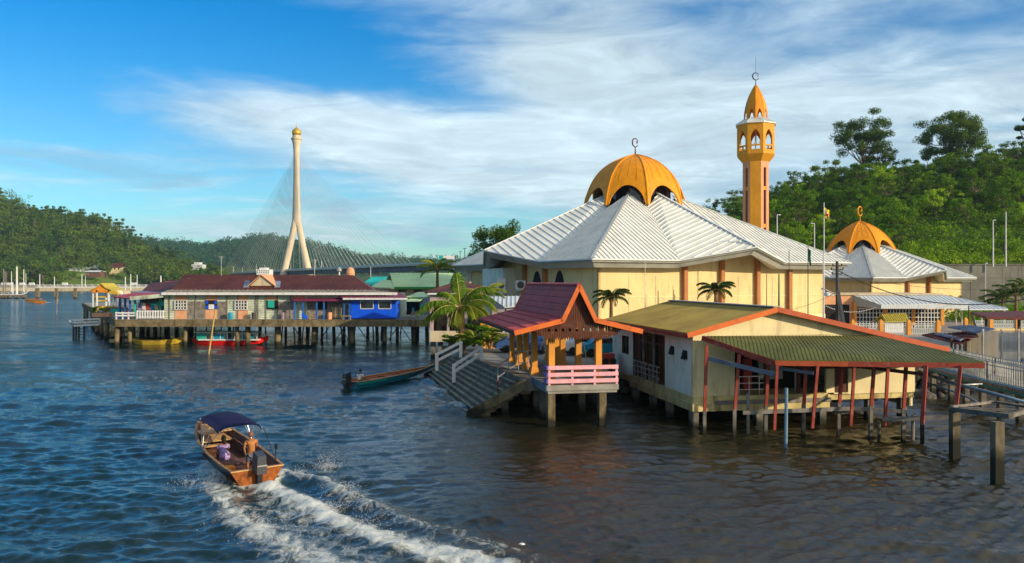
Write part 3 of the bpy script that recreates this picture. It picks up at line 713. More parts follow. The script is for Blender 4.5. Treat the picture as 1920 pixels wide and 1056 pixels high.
# roof: two slopes, thin corrugated sheet with ridge flashing and painted barge boards
rf = MB(); zE, zR = 5.2, 6.56
A = [HV(-.5, -.5, zE), HV(4.73, -.5, zR), HV(4.73, 15.0, zR), HV(-.5, 15.0, zE)]
B = [HV(4.73, -.5, zR), HV(15.4, -.5, 4.17), HV(15.4, 15.0, 4.17), HV(4.73, 15.0, zR)]
av = Vector(H(0, 1))-Vector(H(0, 0)); bv = Vector(H(1, 0))-Vector(H(0, 0))
for pl in (A, B): rf.slab(pl, .07); rf.ribs(pl, av, .21, .09, .045)
rr_ = rf.build('roof', M['roof_olive'], hs)
m = MB(); m.beam(HV(4.73, -.5, zR+.05), HV(4.73, 15, zR+.05), .5, .06); m.build('ridge_flashing', M['metal_trim'], rr_)
m = MB()
m.beam(HV(-.55, -.55, zE-.1), HV(4.73, -.55, zR-.1), .06, .28); m.build('barge_board', M['trim_orange'], rr_)
m = MB(); m.beam(HV(4.73, -.55, zR-.1), HV(15.4, -.55, 4.07), .06, .28); m.build('barge_board', M['vermilion'], rr_, label='redder worn barge board')
for s0, z in ((-.55, zE-.16), (15.4, 4.0)): m = MB(); m.beam(HV(s0, -.5, z), HV(s0, 15, z), .05, .2); m.build('eave_board', M['trim_red'], rr_)
# ---------------- lean-to over the landing at the front ----------------
sh = thing('lean_to', (17, 38, 0), 'long mossy green lean-to roof on leaning red posts in front of the cream house', 'shelter')
L0, L1 = P(1453, 675, 38.6), P(1846, 679.5, 36.6)
I0, I1, I2 = HV(.25, -.62, 5.06), HV(10.6, -.62, 4.95), HV(15.5, -.62, 3.92)
m = MB()
Lm = L0.lerp(L1, (I1-I0).length/(I2-I0).length)
ex = (L1-L0).xy
for pl in ([I0, L0, Lm, I1], [I1, Lm, L1, I2]):
    m.slab(pl, .05); m.ribs(pl, ex, .19, .07, .022)
m.build('roof', M['roof_green'], sh)
m = MB(); m.beam(L0+Vector((0, -.03, -.16)), L0.lerp(L1, .36)+Vector((0, -.03, -.16)), .05, .24); m.build('fascia_board', M['vermilion'], sh)
m = MB(); m.beam(L0.lerp(L1, .36)+Vector((0, -.03, -.16)), L1+Vector((0, -.03, -.16)), .05, .24); m.build('fascia_board', M['trim_red'], sh, label='faded red fascia board')
m = MB(); m.beam(I0+Vector((0, 0, -.1)), I0.lerp(L0, .62)+Vector((-.06, 0, -.12)), .05, .26); m.beam(I0.lerp(L0, .62)+Vector((-.08, 0, -.14)), L0+Vector((-.04, 0, -.18)), .05, .3); m.build('side_board', M['trim_red'], sh)
# back row and front row of leaning posts (top pixel, bottom pixel, distance)
back = [((1325, 648), (1321, 779), 40.6, 799), ((1386, 665), (1377, 777), 39.9, 822), ((1441, 680), (1436, 770), 39.8, 822), ((1511, 684), (1507, 767), 39.6, 814), ((1580, 684), (1573, 765), 39.6, 812),
        ((1639, 684), (1633, 770), 38.9, 828), ((1699, 684), (1694, 775), 38.4, 830)]
for (a, b_, Yp, yb) in back:
    m = MB(); m.beam(P(*a, Yp), P(*b_, Yp), .15, .13); pp = m.build('post', M['trim_red'], sh)
    m = MB(); m.beam(P(*b_, Yp)+Vector((0, 0, .25)), Vector((XX(b_[0]-1, Yp), Yp, -1.5)), .17, .15); m.build('pile', M['conc_dark'], sh)
front = [((1457, 684), (1452, 806), 38.4), ((1533, 686), (1523, 803), 38.1), ((1602, 686), (1595, 800), 37.9), ((1665, 686), (1659, 798), 37.6)]
for a, b_, Yp in front:
    m = MB(); m.beam(P(*a, Yp), P(*b_, Yp), .13, .12); m.build('post', M['trim_red'], sh)
m = MB(); m.beam(P(1736, 686, 37.0), P(1729, 795, 36.6), .17, .14); m.build('post', M['trim_red'], sh)
m = MB(); m.beam(P(1729, 793, 36.6), G(1729.5, 858, -1.0)*1.0, .19, .17); m.build('pile', M['conc_dark'], sh)
m = MB(); m.beam(P(1801, 686, 36.7), P(1793, 765, 36.2), .15, .13); m.build('post', M['trim_red'], sh)
m = MB(); m.beam(P(1393, 774, 39.7), P(1600, 766, 39.2), .08, .2); m.beam(P(1600, 766, 39.2), P(1700, 772, 38.3), .07, .18); m.beam(P(1655, 786, 37.6), P(1812, 782, 36.4), .07, .2)
m.build('tie_beam', M['wood_grey'], sh)
m = MB(); m.beam(P(1326, 672, 40.6), P(1456, 703, 38.5), .06, .22); m.beam(P(1456, 690, 39.4), P(1525, 700, 38.4), .06, .16); m.build('cross_beam', M['blue_paint_rail'], sh)
m = MB(); m.beam(P(1615, 688, 40), P(1732, 702, 37.1), .07, .17); m.beam(P(1460, 690, 40), P(1640, 688, 41), .07, .14); m.build('roof_beam', M['wood_dark'], sh)
for a, b_, Yp, mt_, lb in (((1474.5, 728), (1473, 838), 37.4, 'blue_pipe', 'pale blue painted stake standing in water before the lean-to'), ((1402.5, 738), (1403, 812), 40.3, 'wood_grey', 'thin grey stake behind the second red lean-to post'),
        ((1648, 790), (1649, 825), 38.8, 'conc_dark', 'short dark stake stub under the middle of the lean-to'), ((1712, 778), (1711, 815), 39.2, 'wood_grey', 'short stake under the right end of the lean-to')):
    m = MB(); m.tube([P(*a, Yp), Vector((XX(b_[0], Yp), Yp, -1.2))], .085, 8); m.build('stake', M[mt_], None, label=lb, cat='stake', group='stakes in the water by the lean-to')

# ---------------- landing frame and pipes on the far right ----------------
for (px, py, yb, wd, lb) in ((1790, 772, 864, .34, 'mossy concrete pillar under the open beams right of the lean-to'), (1870, 790, 902, .36, 'mossy concrete pillar at the right, nearest the camera')):
    Yp = CAMH*FPX/(yb-CY); m = MB(); x = XX(px, Yp); m.box(x-wd/2, x+wd/2, Yp-wd/2, Yp+wd/2, -2, ZZ(py, Yp)-.02); m.build('concrete_pillar', M['conc_tide'], None, label=lb, cat='pillar', group='bare concrete pillars')
lf = thing('open_beam_frame', (21, 33, 0), 'unfinished landing frame of dark beams on concrete pillars', 'frame')
m = MB(); m.beam(P(1782, 767, 34.7), P(1896, 781, 31.2), .22, .2); m.build('beam', M['conc_dark'], lf)
m = MB(); m.beam(P(1784, 763, 34.4), P(1862, 753.5, 37), .14, .10); m.build('beam', M['wood_grey'], lf, label='pale weathered plank')
m = MB(); m.beam(P(1868, 754, 36.8), P(1960, 768, 34.), .25, .1); m.beam(P(1896, 779, 31.4), P(1960, 760, 36), .16, .16); m.beam(P(1800, 765, 34.6), P(1960, 772, 34.), .2, .1); m.build('beam', M['conc_dark'], lf)
def pipe(pts, r, mat_, label, cat='pipe', group='pipes beside the boardwalk'):
    m = MB(); m.tube([P(*p) for p in pts], r, 8); m.build('pipe', M[mat_], None, smooth=True, label=label, cat=cat, group=group)
pipe([(1735, 702, 41), (1800, 722, 39), (1870, 740, 37.5), (1960, 765, 36)], .085, 'blue_pipe', 'thick blue-grey water pipe running down to the right')
pipe([(1735, 717, 40), (1790, 735, 38.6), (1822, 748, 38), (1834, 756, 37.5)], .05, 'blue_pipe', 'thinner pipe beneath the thick blue-grey pipe')
pipe([(1740, 721, 40.4), (1800, 722, 39.6), (1842, 720, 39.4)], .035, 'steel', 'thin level pipe crossing behind the last red post')
# boardwalk with steel railing
BWp = [(1690, 640, 62), (1780, 668, 52), (1860, 690, 46), (1960, 712, 41)]
BW = [Vector((XX(px, Y), Y, 2.15)) for px, py, Y in BWp]
bw = thing('boardwalk', BW[1], 'raised boardwalk with blue edge beam leading to the right edge', 'walkway')
m = MB()
for a, b_ in zip(BW[:-1], BW[1:]): m.beam(a+Vector((.4, .8, -.12)), b_+Vector((.4, .8, -.12)), 2.2, .16)
m.build('deck', M['wood_grey'], bw)
m = MB()
for a, b_ in zip(BW[:-1], BW[1:]): m.beam(a+Vector((-.5, -.35, -.2)), b_+Vector((-.5, -.35, -.2)), .12, .42)
m.build('edge_beam', M['boat_blue'], bw)
for i in range(9):
    f = i/8*2.999; k = int(f); p = BW[k].lerp(BW[k+1], f-k); m = MB(); m.box(p.x-.15, p.x+.15, p.y+.2, p.y+.5, -2, 1.95); m.build('pile', M['conc_dark'], bw)
def railing(name, pts, h, sp, mat_, label, parent=None, rails=(1.0, .55, .08), cat='railing', group=None, r=.03, pr=.02, dense=True):
    m = MB()
    for a, b_ in zip(pts[:-1], pts[1:]):
        a, b_ = Vector(a), Vector(b_)
        for f in rails: m.tube([a+Vector((0, 0, h*f)), b_+Vector((0, 0, h*f))], r, 6)
        n = max(1, int((b_-a).length/sp))
        for k in range(n+1):
            p = a.lerp(b_, k/n); m.box(p.x-pr, p.x+pr, p.y-pr, p.y+pr, p.z, p.z+h)
    return m.build(name, M[mat_], parent, label=label, cat=None if parent else cat, group=group)
railing('railing', [p+Vector((-.45, -.25, 0)) for p in BW], 1.15, .22, 'steel', 'grey steel railing along the near edge of the boardwalk', rails=(1., .82, .05), group='boardwalk railings')
railing('railing', [p+Vector((1.3, 1.8, 0)) for p in BW], 1.15, .22, 'steel', 'grey steel railing along the far edge of the boardwalk', rails=(1., .82, .05), group='boardwalk railings')
# corrugated fence, tin roofs, maroon canopy
zf_ = thing('zinc_fence', (XX(1890, 55), 55, 1.2), 'tall blue-grey corrugated sheet fence behind the boardwalk', 'fence')
m = MB(); a, b_ = P(1820, 618, 60), P(1990, 622, 52)
n = 150
for k in range(n):
    p, q_ = a.lerp(b_, k/n), a.lerp(b_, (k+1)/n); off = .04*(k % 2)
    m.box(min(p.x, q_.x), max(p.x, q_.x), p.y+off, p.y+off+.04, .6, ZZ(620, p.y))
m.build('sheet', M['zinc_fence'], zf_)
for px in (1845, 1882, 1915):
    f = (px-1820)/170; p = a.lerp(b_, f); m = MB(); m.box(p.x-.06, p.x+.06, p.y-.12, p.y-.02, .6, ZZ(617, p.y)); m.build('post', M['steel'], zf_)
hut = thing('tin_hut', (XX(1800, 60), 60, 1), 'shabby hut with sagging dark tin roofs beside the zinc fence', 'hut')
m = MB()
for pl in ([P(1728, 628, 61), P(1800, 645, 57), P(1822, 636, 60), P(1752, 624, 64)], [P(1786, 636, 58), P(1835, 631, 58), P(1824, 621, 62), P(1768, 626, 62)]): m.slab(pl, .08); m.ribs(pl, (1, 0), .35, .08, .05)
m.build('roof', M['canopy_maroon'], hut)
m = MB()
for pl in ([P(1777, 616, 62), P(1830, 627, 59), P(1868, 620, 59), P(1815, 613, 64)], [P(1752, 629, 61), P(1800, 641, 57.4), P(1807, 638, 58), P(1760, 627, 62)]): m.slab([p+Vector((0, 0, .12)) for p in pl], .06); m.ribs([p+Vector((0, 0, .12)) for p in pl], (1, .3), .3, .07, .05)
m.build('roof', M['tarp'], hut, label='blue-grey sheet roof')
m = MB(); m.box(XX(1812, 60), XX(1822, 60), 60, 60.3, .5, ZZ(628, 60)); m.box(XX(1822, 60), XX(1880, 60), 60.5, 60.6, .5, ZZ(622, 60)); m.build('wall', M['beige'], hut)
for px, Yp in ((1785, 58), (1792, 59), (1801, 58), (1809, 58.5)): m = MB(); m.box(XX(px, Yp)-.06, XX(px, Yp)+.06, Yp, Yp+.12, .5, ZZ(634, Yp)); m.build('post', M['pole_dark'], hut)
cn = thing('canopy', (XX(1880, 70), 70, 2.3), 'long dark maroon canopy on a black post at the right edge', 'canopy')
m = MB(); m.slab([P(1822, 586, 74), P(1850, 594, 66), P(1990, 596, 66), P(1990, 582, 76), P(1880, 584, 76)], .22); m.build('roof', M['canopy_maroon'], cn)
for px in (1850, 1912): m = MB(); m.box(XX(px, 67)-.09, XX(px, 67)+.09, 67, 67.18, 2.2, ZZ(592, 67)); m.build('post', M['pole_dark'], cn)
# boundary fence with orange posts
def fence_run(x_list, Yf, ybase, ytop, label, group='boundary fence with orange posts', low=True):
    a = thing('fence', (XX(x_list[0], Yf), Yf, gz), label, 'fence', group)
    zt_, zb_ = ZZ(ytop, Yf), ZZ(ybase, Yf)
    if low:
        m = MB(); m.box(XX(x_list[0], Yf), XX(x_list[-1], Yf), Yf, Yf+.3, 1.5, zb_); m.build('low_wall', M['wall_yellow'], a)
    for px in x_list:
        x = XX(px, Yf); m = MB(); m.box(x-.2, x+.2, Yf-.06, Yf+.36, 1.5, zt_); m.lathe((x, Yf+.15, zt_), [(.26, 0), (.20, .12), (.02, .32)], 4, 0, R(45)); m.build('post', M['col_orange'], a)
    m = MB()
    for f in (.12, .5, .88): m.box(XX(x_list[0], Yf)+.2, XX(x_list[-1], Yf)-.2, Yf+.1, Yf+.14, zb_+(zt_-zb_)*f-.03, zb_+(zt_-zb_)*f+.03)
    x = XX(x_list[0], Yf)+.3
    while x < XX(x_list[-1], Yf)-.2: m.box(x-.022, x+.022, Yf+.1, Yf+.14, zb_, zt_-.15); x += .2
    m.build('bars', M['white_metal'], a)
    return a
fence_run([1600, 1653, 1705, 1760], 84, 628, 604, 'white barred fence with orange posts before the kiosk')
fence_run([1812, 1859, 1908, 1960], 88, 616, 600, 'white barred fence with orange posts beneath the maroon canopy')
fence_run([905, 917, 929, 961, 1000, 1040, 1085, 1129, 1170], 66.5, 637, 607, 'white barred fence with orange posts behind the maroon pavilion')
# ---------------- waterside pavilion ----------------
PV = frame(3.68, 42.3, 10.27)
def PVV(s_, t, z): return Vector(PV(s_, t, z))
pv = thing('pavilion', (3.5, 48, 2.3), 'open waterside pavilion with a swept maroon tile roof and orange columns', 'pavilion')
half = [(3.6, 5.30), (.90, 5.97), (.0, 7.78)]
LEN = 14.3
rf = MB()
pa = Vector(PV(0, 1))-Vector(PV(0, 0)); pb = Vector(PV(1, 0))-Vector(PV(0, 0))
for sg in (-1, 1):
    segs = [(half[0], half[1], 4), (half[1], half[2], 5)]
    for (s0, z0), (s1, z1), n in segs:
        for k in range(n):
            a0, b0_ = s0+(s1-s0)*k/n, z0+(z1-z0)*k/n; a1, b1 = s0+(s1-s0)*(k+1)/n, z0+(z1-z0)*(k+1)/n
            st = .05
            pl = [PVV(sg*a0, 0, b0_+st), PVV(sg*a1, 0, b1-.0), PVV(sg*a1, LEN, b1), PVV(sg*a0, LEN, b0_+st)]
            if sg < 0: pl = pl[::-1]
            rf.slab(pl, .07); rf.ribs(pl, pa, .26, .11, .05)
for k in range(30): rf.tube([PVV(0, LEN*k/30, 7.82), PVV(0, LEN*(k+.85)/30, 7.84)], [.12, .09], 8)
prf = rf.build('roof', M['tile_red'], pv)
for t in (-.06, LEN+.06):
    m = MB()
    for sg in (-1, 1):
        m.beam(PVV(sg*3.62, t, 5.22), PVV(sg*.93, t, 5.87), .07, .26); m.beam(PVV(sg*.97, t, 5.80), PVV(0, t, 7.76), .07, .24)
    m.build('barge_board', M['trim_orange'], prf)
for sg in (-1, 1): m = MB(); m.beam(PVV(sg*3.6, 0, 5.20), PVV(sg*3.6, LEN, 5.20), .05, .16); m.build('eave_board', M['wood_dark'], prf)
# carved gable boards, both ends
for t in (.25, LEN-.25):
    m = MB(); n = 40
    for k in range(n):
        s0 = -2.6+5.2*k/n; s1 = s0+5.2/n*.86; sm = (s0+s1)/2; a = abs(sm)
        top = (5.97+(7.78-5.97)*(1-a/.9)-.12) if a < .9 else 5.97-(a-.9)/2.7*.67-.12
        bot = 4.92 if a < 1.75 else 4.92+(a-1.75)*.62
        if k % 3 == 1 and top-bot > .5:      # fretwork gaps
            zc = bot+.34; 
            m.box(s0, s1, t, t+.04, zc+.16, top, F=PV); m.box(s0, s1, t, t+.04, bot, zc, F=PV)
            if top-zc > 1.0: pass
        else: m.box(s0, s1, t, t+.04, bot, top, F=PV)
        m.add([PV(s0, t, bot), PV(s1, t, bot), PV(sm, t, bot-.14), PV(s0, t+.04, bot), PV(s1, t+.04, bot), PV(sm, t+.04, bot-.14)], [(0, 2, 1), (3, 4, 5), (0, 3, 5, 2), (1, 2, 5, 4)])
    m.beam(PVV(-2.3, t+.08, 5.1), PVV(2.3, t+.08, 5.1), .08, .12)
    m.build('carved_gable', M['wood_dark'], pv)
m = MB()
for t in (1.0, 5.5, 10, 13.3): m.beam(PVV(-1.4, t, 4.98), PVV(1.4, t, 4.98), .14, .16)
for s0 in (-1.35, 1.35): m.beam(PVV(s0, .8, 4.95), PVV(s0, 13.8, 4.95), .14, .16)
m.build('tie_beam', M['wood_dark'], pv)
def column(s0, t0):
    m = MB(); m.box(s0-.17, s0+.17, t0-.17, t0+.17, 2.3, 4.95, F=PV); m.box(s0-.25, s0+.25, t0-.25, t0+.25, 2.3, 2.55, F=PV); m.box(s0-.21, s0+.21, t0-.21, t0+.21, 2.55, 2.72, F=PV); m.build('column', M['col_orange'], pv)
for t0 in (.95, 5.5, 8.1, 10.4, 13.2): column(-1.35, t0)
for t0 in (.95, 5.2, 9.2, 10.9, 13.4): column(1.35, t0)
# platform
pf = thing('pavilion_platform', (3.7, 47, 0), 'concrete jetty platform on square piles under the pavilion', 'platform')
m = MB(); m.box(-1.72, 2.35, .3, 18, 2.0, 2.3, F=PV); m.box(-1.66, 2.28, .38, 18, 1.84, 2.0, F=PV); m.build('deck', M['conc'], pf)
m = MB(); m.box(-1.80, -1.72, .3, 5.2, 2.04, 2.32, F=PV); m.build('edge_board', M['blue_paint_rail'], pf)
for s0, t0 in ((-1.45, .6), (1.5, .7), (-1.2, 3.6), (-1.2, 5.6), (-1.3, 8.5), (1.5, 5), (1.5, 9), (0, 7), (-1.3, 12), (1.5, 13), (-3.2, 5.5), (-3.2, 8)):
    m = MB(); m.box(s0-.2, s0+.2, t0-.2, t0+.2, -2.2, 1.86, F=PV); m.build('pile', M['conc_moss'] if t0 < 1 else M['conc_dark'], pf)
# pink board railing
pr = thing('board_railing', (3.9, 42.6, 2.3), 'pale pink board railing across the end of the pavilion platform', 'railing')
for i, z in enumerate((2.42, 2.78, 3.16)):
    m = MB(); m.box(-1.68, 2.32, .26, .31, z, z+.22, F=PV); m.build('board', M['pink'], pr)
    m = MB(); m.box(-1.76, -1.70, .26, 1.1, z, z+.22, F=PV); m.build('board', M['purple'], pr, label='purple side board')
for s0 in (-1.6, -.3, .98, 2.24): m = MB(); m.box(s0-.06, s0+.06, .32, .42, 2.1, 3.36, F=PV); m.build('post', M['pink'], pr)
# water-side stairs
T0, T1 = Vector((.52, 45.9, 2.3)), Vector((-4.3, 62.3, 2.3)); B0, B1 = Vector((-2.55, 46.9, 0)), Vector((-7.3, 65.5, 0))
st = thing('boat_stairs', (-2, 52, 0), 'broad stained concrete stairs going down to the river', 'stairs')
m = MB(); nz = MB(); N = 9
for k in range(-1, N):
    f0, f1 = k/N, (k+1)/N; z = 2.3*(1-f0)-2.3/N if k >= 0 else 2.3
    if k < 0: continue
    a0, a1 = T0.lerp(B0, f0), T0.lerp(B0, f1); c0, c1 = T1.lerp(B1, f0), T1.lerp(B1, f1)
    vs = [(a1.x, a1.y, z-.75), (a0.x+.25, a0.y, z-.55), (c0.x+.25, c0.y, z-.55), (c1.x, c1.y, z-.75), (a1.x, a1.y, z), (a0.x, a0.y, z), (c0.x, c0.y, z), (c1.x, c1.y, z)]
    m.hexa(vs)
    nz.beam(Vector((a1.x-.01, a1.y, z-.035)), Vector((c1.x-.01, c1.y, z-.035)), .14, .085)
m.prism([(T0.x+.0, T0.y), (T0.x+.6, T0.y+.3), (T1.x+.6, T1.y), (T1.x, T1.y)], 1.3, 2.295)
m.build('steps', M['step_conc'], st); nz.build('step_edges', M['step_nose'], st)
for a, b_, o_ in ((T0, B0, -.12), (T1, B1, .12)):
    m = MB(); m.hexa([(b_.x-.2, b_.y+o_, -.45), (a.x+.3, a.y+o_, 1.66), (a.x+.3, a.y+o_*3, 1.66), (b_.x-.2, b_.y+o_*3, -.45), (b_.x-.2, b_.y+o_, .16), (a.x+.3, a.y+o_, 2.28), (a.x+.3, a.y+o_*3, 2.28), (b_.x-.2, b_.y+o_*3, .16)])
    m.build('side_stringer', M['conc_moss'], st)
def hand(name, up, lo, h, mt_, label):
    r_ = thing(name, lo, label, 'handrail', 'stair handrails'); d = Vector(up)-Vector(lo)
    for p in (up, lo): m = MB(); m.box(p[0]-.12, p[0]+.12, p[1]-.12, p[1]+.12, p[2]-.3, p[2]+h); m.build('post', M[mt_], r_)
    for f in (.92, .45): m = MB(); m.beam(Vector(lo)+Vector((0, 0, h*f)), Vector(up)+Vector((0, 0, h*f)), .07, .2); m.build('rail', M[mt_], r_)
hand('handrail', P(864, 665, 60.8), P(819, 688, 60.2), 1.05, 'white', 'white plank handrail at the far end of the boat stairs')
hand('handrail', P(903, 675, 56.2), P(851, 709, 55.6), .98, 'white', 'white plank handrail in the middle of the boat stairs')
m = MB(); a, b_, c = P(933.5, 717, 47.8), P(972, 689, 49.3), P(990, 689, 49.0)
for f in (1.02, .3): m.tube([a+Vector((0, 0, f)), b_+Vector((0, 0, f)), c+Vector((0, 0, f))], .03, 6)
for p in (a, b_, c, a.lerp(b_, .5)): m.tube([p-Vector((0, 0, .15)), p+Vector((0, 0, 1.02))], .03, 6)
m.build('handrail', M['steel'], None, label='thin steel pipe handrail at the near end of the boat stairs', cat='handrail', group='stair handrails')
m = MB(); p = P(934, 735, 47.4); m.beam(p+Vector((0, 0, .75)), p+Vector((-.05, 0, -.15)), .1, .1); m.build('rusty_bracket', M['trim_red'], st)
m = MB(); m.box(XX(828, 64), XX(862, 64), 64, 64.4, .9, ZZ(649, 64)); m.build('low_wall', M['conc_dark'], None, label='short grey concrete wall left of the white handrail', cat='wall')
# things behind the pavilion
def car(name, loc, rz, paint, label, L_=4.2, H_=1.45):
    r_ = thing(name, loc, label, 'car', 'cars parked behind the pavilion'); cr, sr = math.cos(rz), math.sin(rz)
    Fc = lambda a, b, z=0.: (loc[0]+cr*a-sr*b, loc[1]+sr*a+cr*b, loc[2]+z)
    prof_ = [(-L_/2, .35), (-L_/2, .75), (-L_*.45, .9), (-L_*.33, 1.0), (-L_*.2, H_), (L_*.18, H_), (L_*.33, .98), (L_*.47, .82), (L_/2, .62), (L_/2, .35)]
    m = MB(); n = len(prof_)
    m.add([Fc(x, -.82+(.12 if z > 1.2 else 0), z) for x, z in prof_]+[Fc(x, .82-(.12 if z > 1.2 else 0), z) for x, z in prof_], [tuple(range(n)), tuple(range(n, 2*n))[::-1]]+[(i, n+i, n+(i+1) % n, (i+1) % n) for i in range(n)])
    m.build('body', M[paint], r_)
    m = MB(); g_ = [(-L_*.30, 1.02), (-L_*.19, H_-.07), (L_*.17, H_-.07), (L_*.29, 1.0)]
    for y in (-.80, .80): m.add([Fc(x, y*(1.02 if z < 1.2 else .9), z) for x, z in g_]+[Fc(x, y*.85, z) for x, z in g_], [(0, 1, 2, 3), (7, 6, 5, 4), (0, 4, 5, 1), (1, 5, 6, 2), (2, 6, 7, 3), (3, 7, 4, 0)])
    m.build('side_window', M['glass_dark'], r_)
    for x in (-L_*.31, L_*.31):
        for y in (-.84, .66):
            m = MB(); m.tube([Fc(x, y, .32), Fc(x, y+.2, .32)], .32, 14); m.build('wheel', M['black'], r_)
    for y in (-.6, .6): m = MB(); m.box(L_/2-.06, L_/2+.02, y-.15, y+.15, .6, .74, F=lambda a, b, z: Fc(a, b, z)); m.build('headlight', M['white'], r_)
car('parked_car', (XX(1100, 60.5), 60.5, 2.32), .15, 'car_white', 'white car parked behind the right orange columns')
car('parked_car', (XX(1136, 59), 59, 2.32), .1, 'boat_blue', 'dark teal car parked by the yellow wall')
car('parked_car', (XX(1010, 62), 62, 2.32), 1.2, 'car_blue', 'blue car seen between the pavilion columns')
car('parked_car', (XX(975, 62.6), 62.6, 2.32), .2, 'car_blue', 'dark blue car left of the pavilion columns')
ct = thing('cart', (XX(1150, 53), 53, 2.3), 'red panelled handcart beside the house window', 'cart')
m = MB(); m.box(XX(1132, 54), XX(1153, 54), 54, 55, ZZ(690, 54), ZZ(664, 54)); m.build('box', M['red_roof'], ct)
for px in (1135, 1150): m = MB(); x = XX(px, 53.9); m.tube([(x, 53.8, 2.45), (x, 53.95, 2.45)], .22, 12); m.build('wheel', M['black'], ct)
m = MB(); m.beam(P(1095, 648, 53), P(1104, 700, 49), .05); m.build('broomstick', M['bamboo'], None, label='thin pale pole leaning inside the pavilion', cat='pole')
wl = thing('yellow_wall', (XX(1130, 63.5), 63.5, 2.3), 'bright yellow low wall behind the parked cars', 'wall')
m = MB(); m.box(XX(1060, 64), XX(1160, 64), 63.5, 63.8, 1.8, ZZ(634, 64)); m.build('panel', M['wall_yellow'], wl)

# ---------------- mauve building on piles and lean awning ----------------
Y = 80.; mv = thing('mauve_building', (XX(860, Y), Y, 0), 'mauve flat-fronted building with dark openings behind the coconut palm', 'building')
m = MB()
F2(806, 908, Y, 553, 566, m); 
for a, b_ in ((806, 811), (838, 842), (871, 876), (904, 908)): F2(a, b_, Y-.05, 566, 640, m, .4)
m.box(XX(806, Y), XX(806, Y)+.3, Y+.3, Y+9, 1.8, ZZ(553, Y)); m.build('wall', M['mauve'], mv)
m = MB(); F2(806, 930, Y-.2, 621, 641, m, .5); m.build('floor_beam', M['beige'], mv)
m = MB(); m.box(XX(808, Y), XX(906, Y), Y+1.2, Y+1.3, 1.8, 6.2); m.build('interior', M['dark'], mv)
m = MB(); m.slab([P(796, 547, Y+1), P(930, 549, Y-.6), P(930, 543, Y+9), P(860, 526, Y+9)], .2); mr = m.build('roof', M['tile_maroon'], mv)
m = MB(); m.box(XX(803, Y), XX(912, Y), Y-.5, Y+.1, ZZ(552.5, Y), ZZ(549.5, Y)); m.build('gutter', M['white_metal'], mr)
for px in (812, 826, 845, 865, 890): m = MB(); m.box(XX(px, Y+1)-.25, XX(px, Y+1)+.25, Y+.8, Y+1.3, -2, 1.9); m.build('pile', M['conc_dark'], mv)
pa_ = thing('porch_awning', (XX(945, 72), 72, 2.3), 'white ribbed metal awning left of the maroon pavilion roof', 'awning')
m = MB(); A = [P(917, 556, 74), P(946, 576, 70), P(990, 572, 70), P(985, 555, 74)]; m.slab(A, .08); m.ribs(A, (1, 0), .4, .05, .07)
m.slab([A[0], A[0]+Vector((0, 0, -1)), A[1]+Vector((0, 0, -.2)), A[1]], .05); m.build('roof', M['white_metal'], pa_)
for px in (921, 948, 985): m = MB(); m.box(XX(px, 72)-.08, XX(px, 72)+.08, 72, 72.2, 2.2, ZZ(572, 72)); m.build('post', M['mauve'], pa_)
m = MB(); m.box(XX(921, 78), XX(990, 78), 78, 78.3, 2.2, ZZ(580, 78)); m.build('wall', M['mauve'], pa_)

# ---------------- plaza, land and planting beds ----------------
pz = MB(); pz.prism([(.52, 45.9), (2.0, 46.2), (2.2, 47.5), (6.3, 48), (5.8, 57.5), (12, 59.5), (12, 66), (-6, 66), (-4.3, 62.3)], 1.5, 2.29)
pz.build('plaza', M['ground'], None, kind='structure')
ld = MB(); ld.prism([(-2.4, 86), (-4.4, 63.5), (2, 62), (11, 60.5), (14, 58), (24, 57), (34, 62), (50, 66), (260, 70), (260, 190), (-14, 190), (-9, 115), (-3, 95)], -2, 2.2)
ld.build('ground', M['ground'], None, kind='structure')

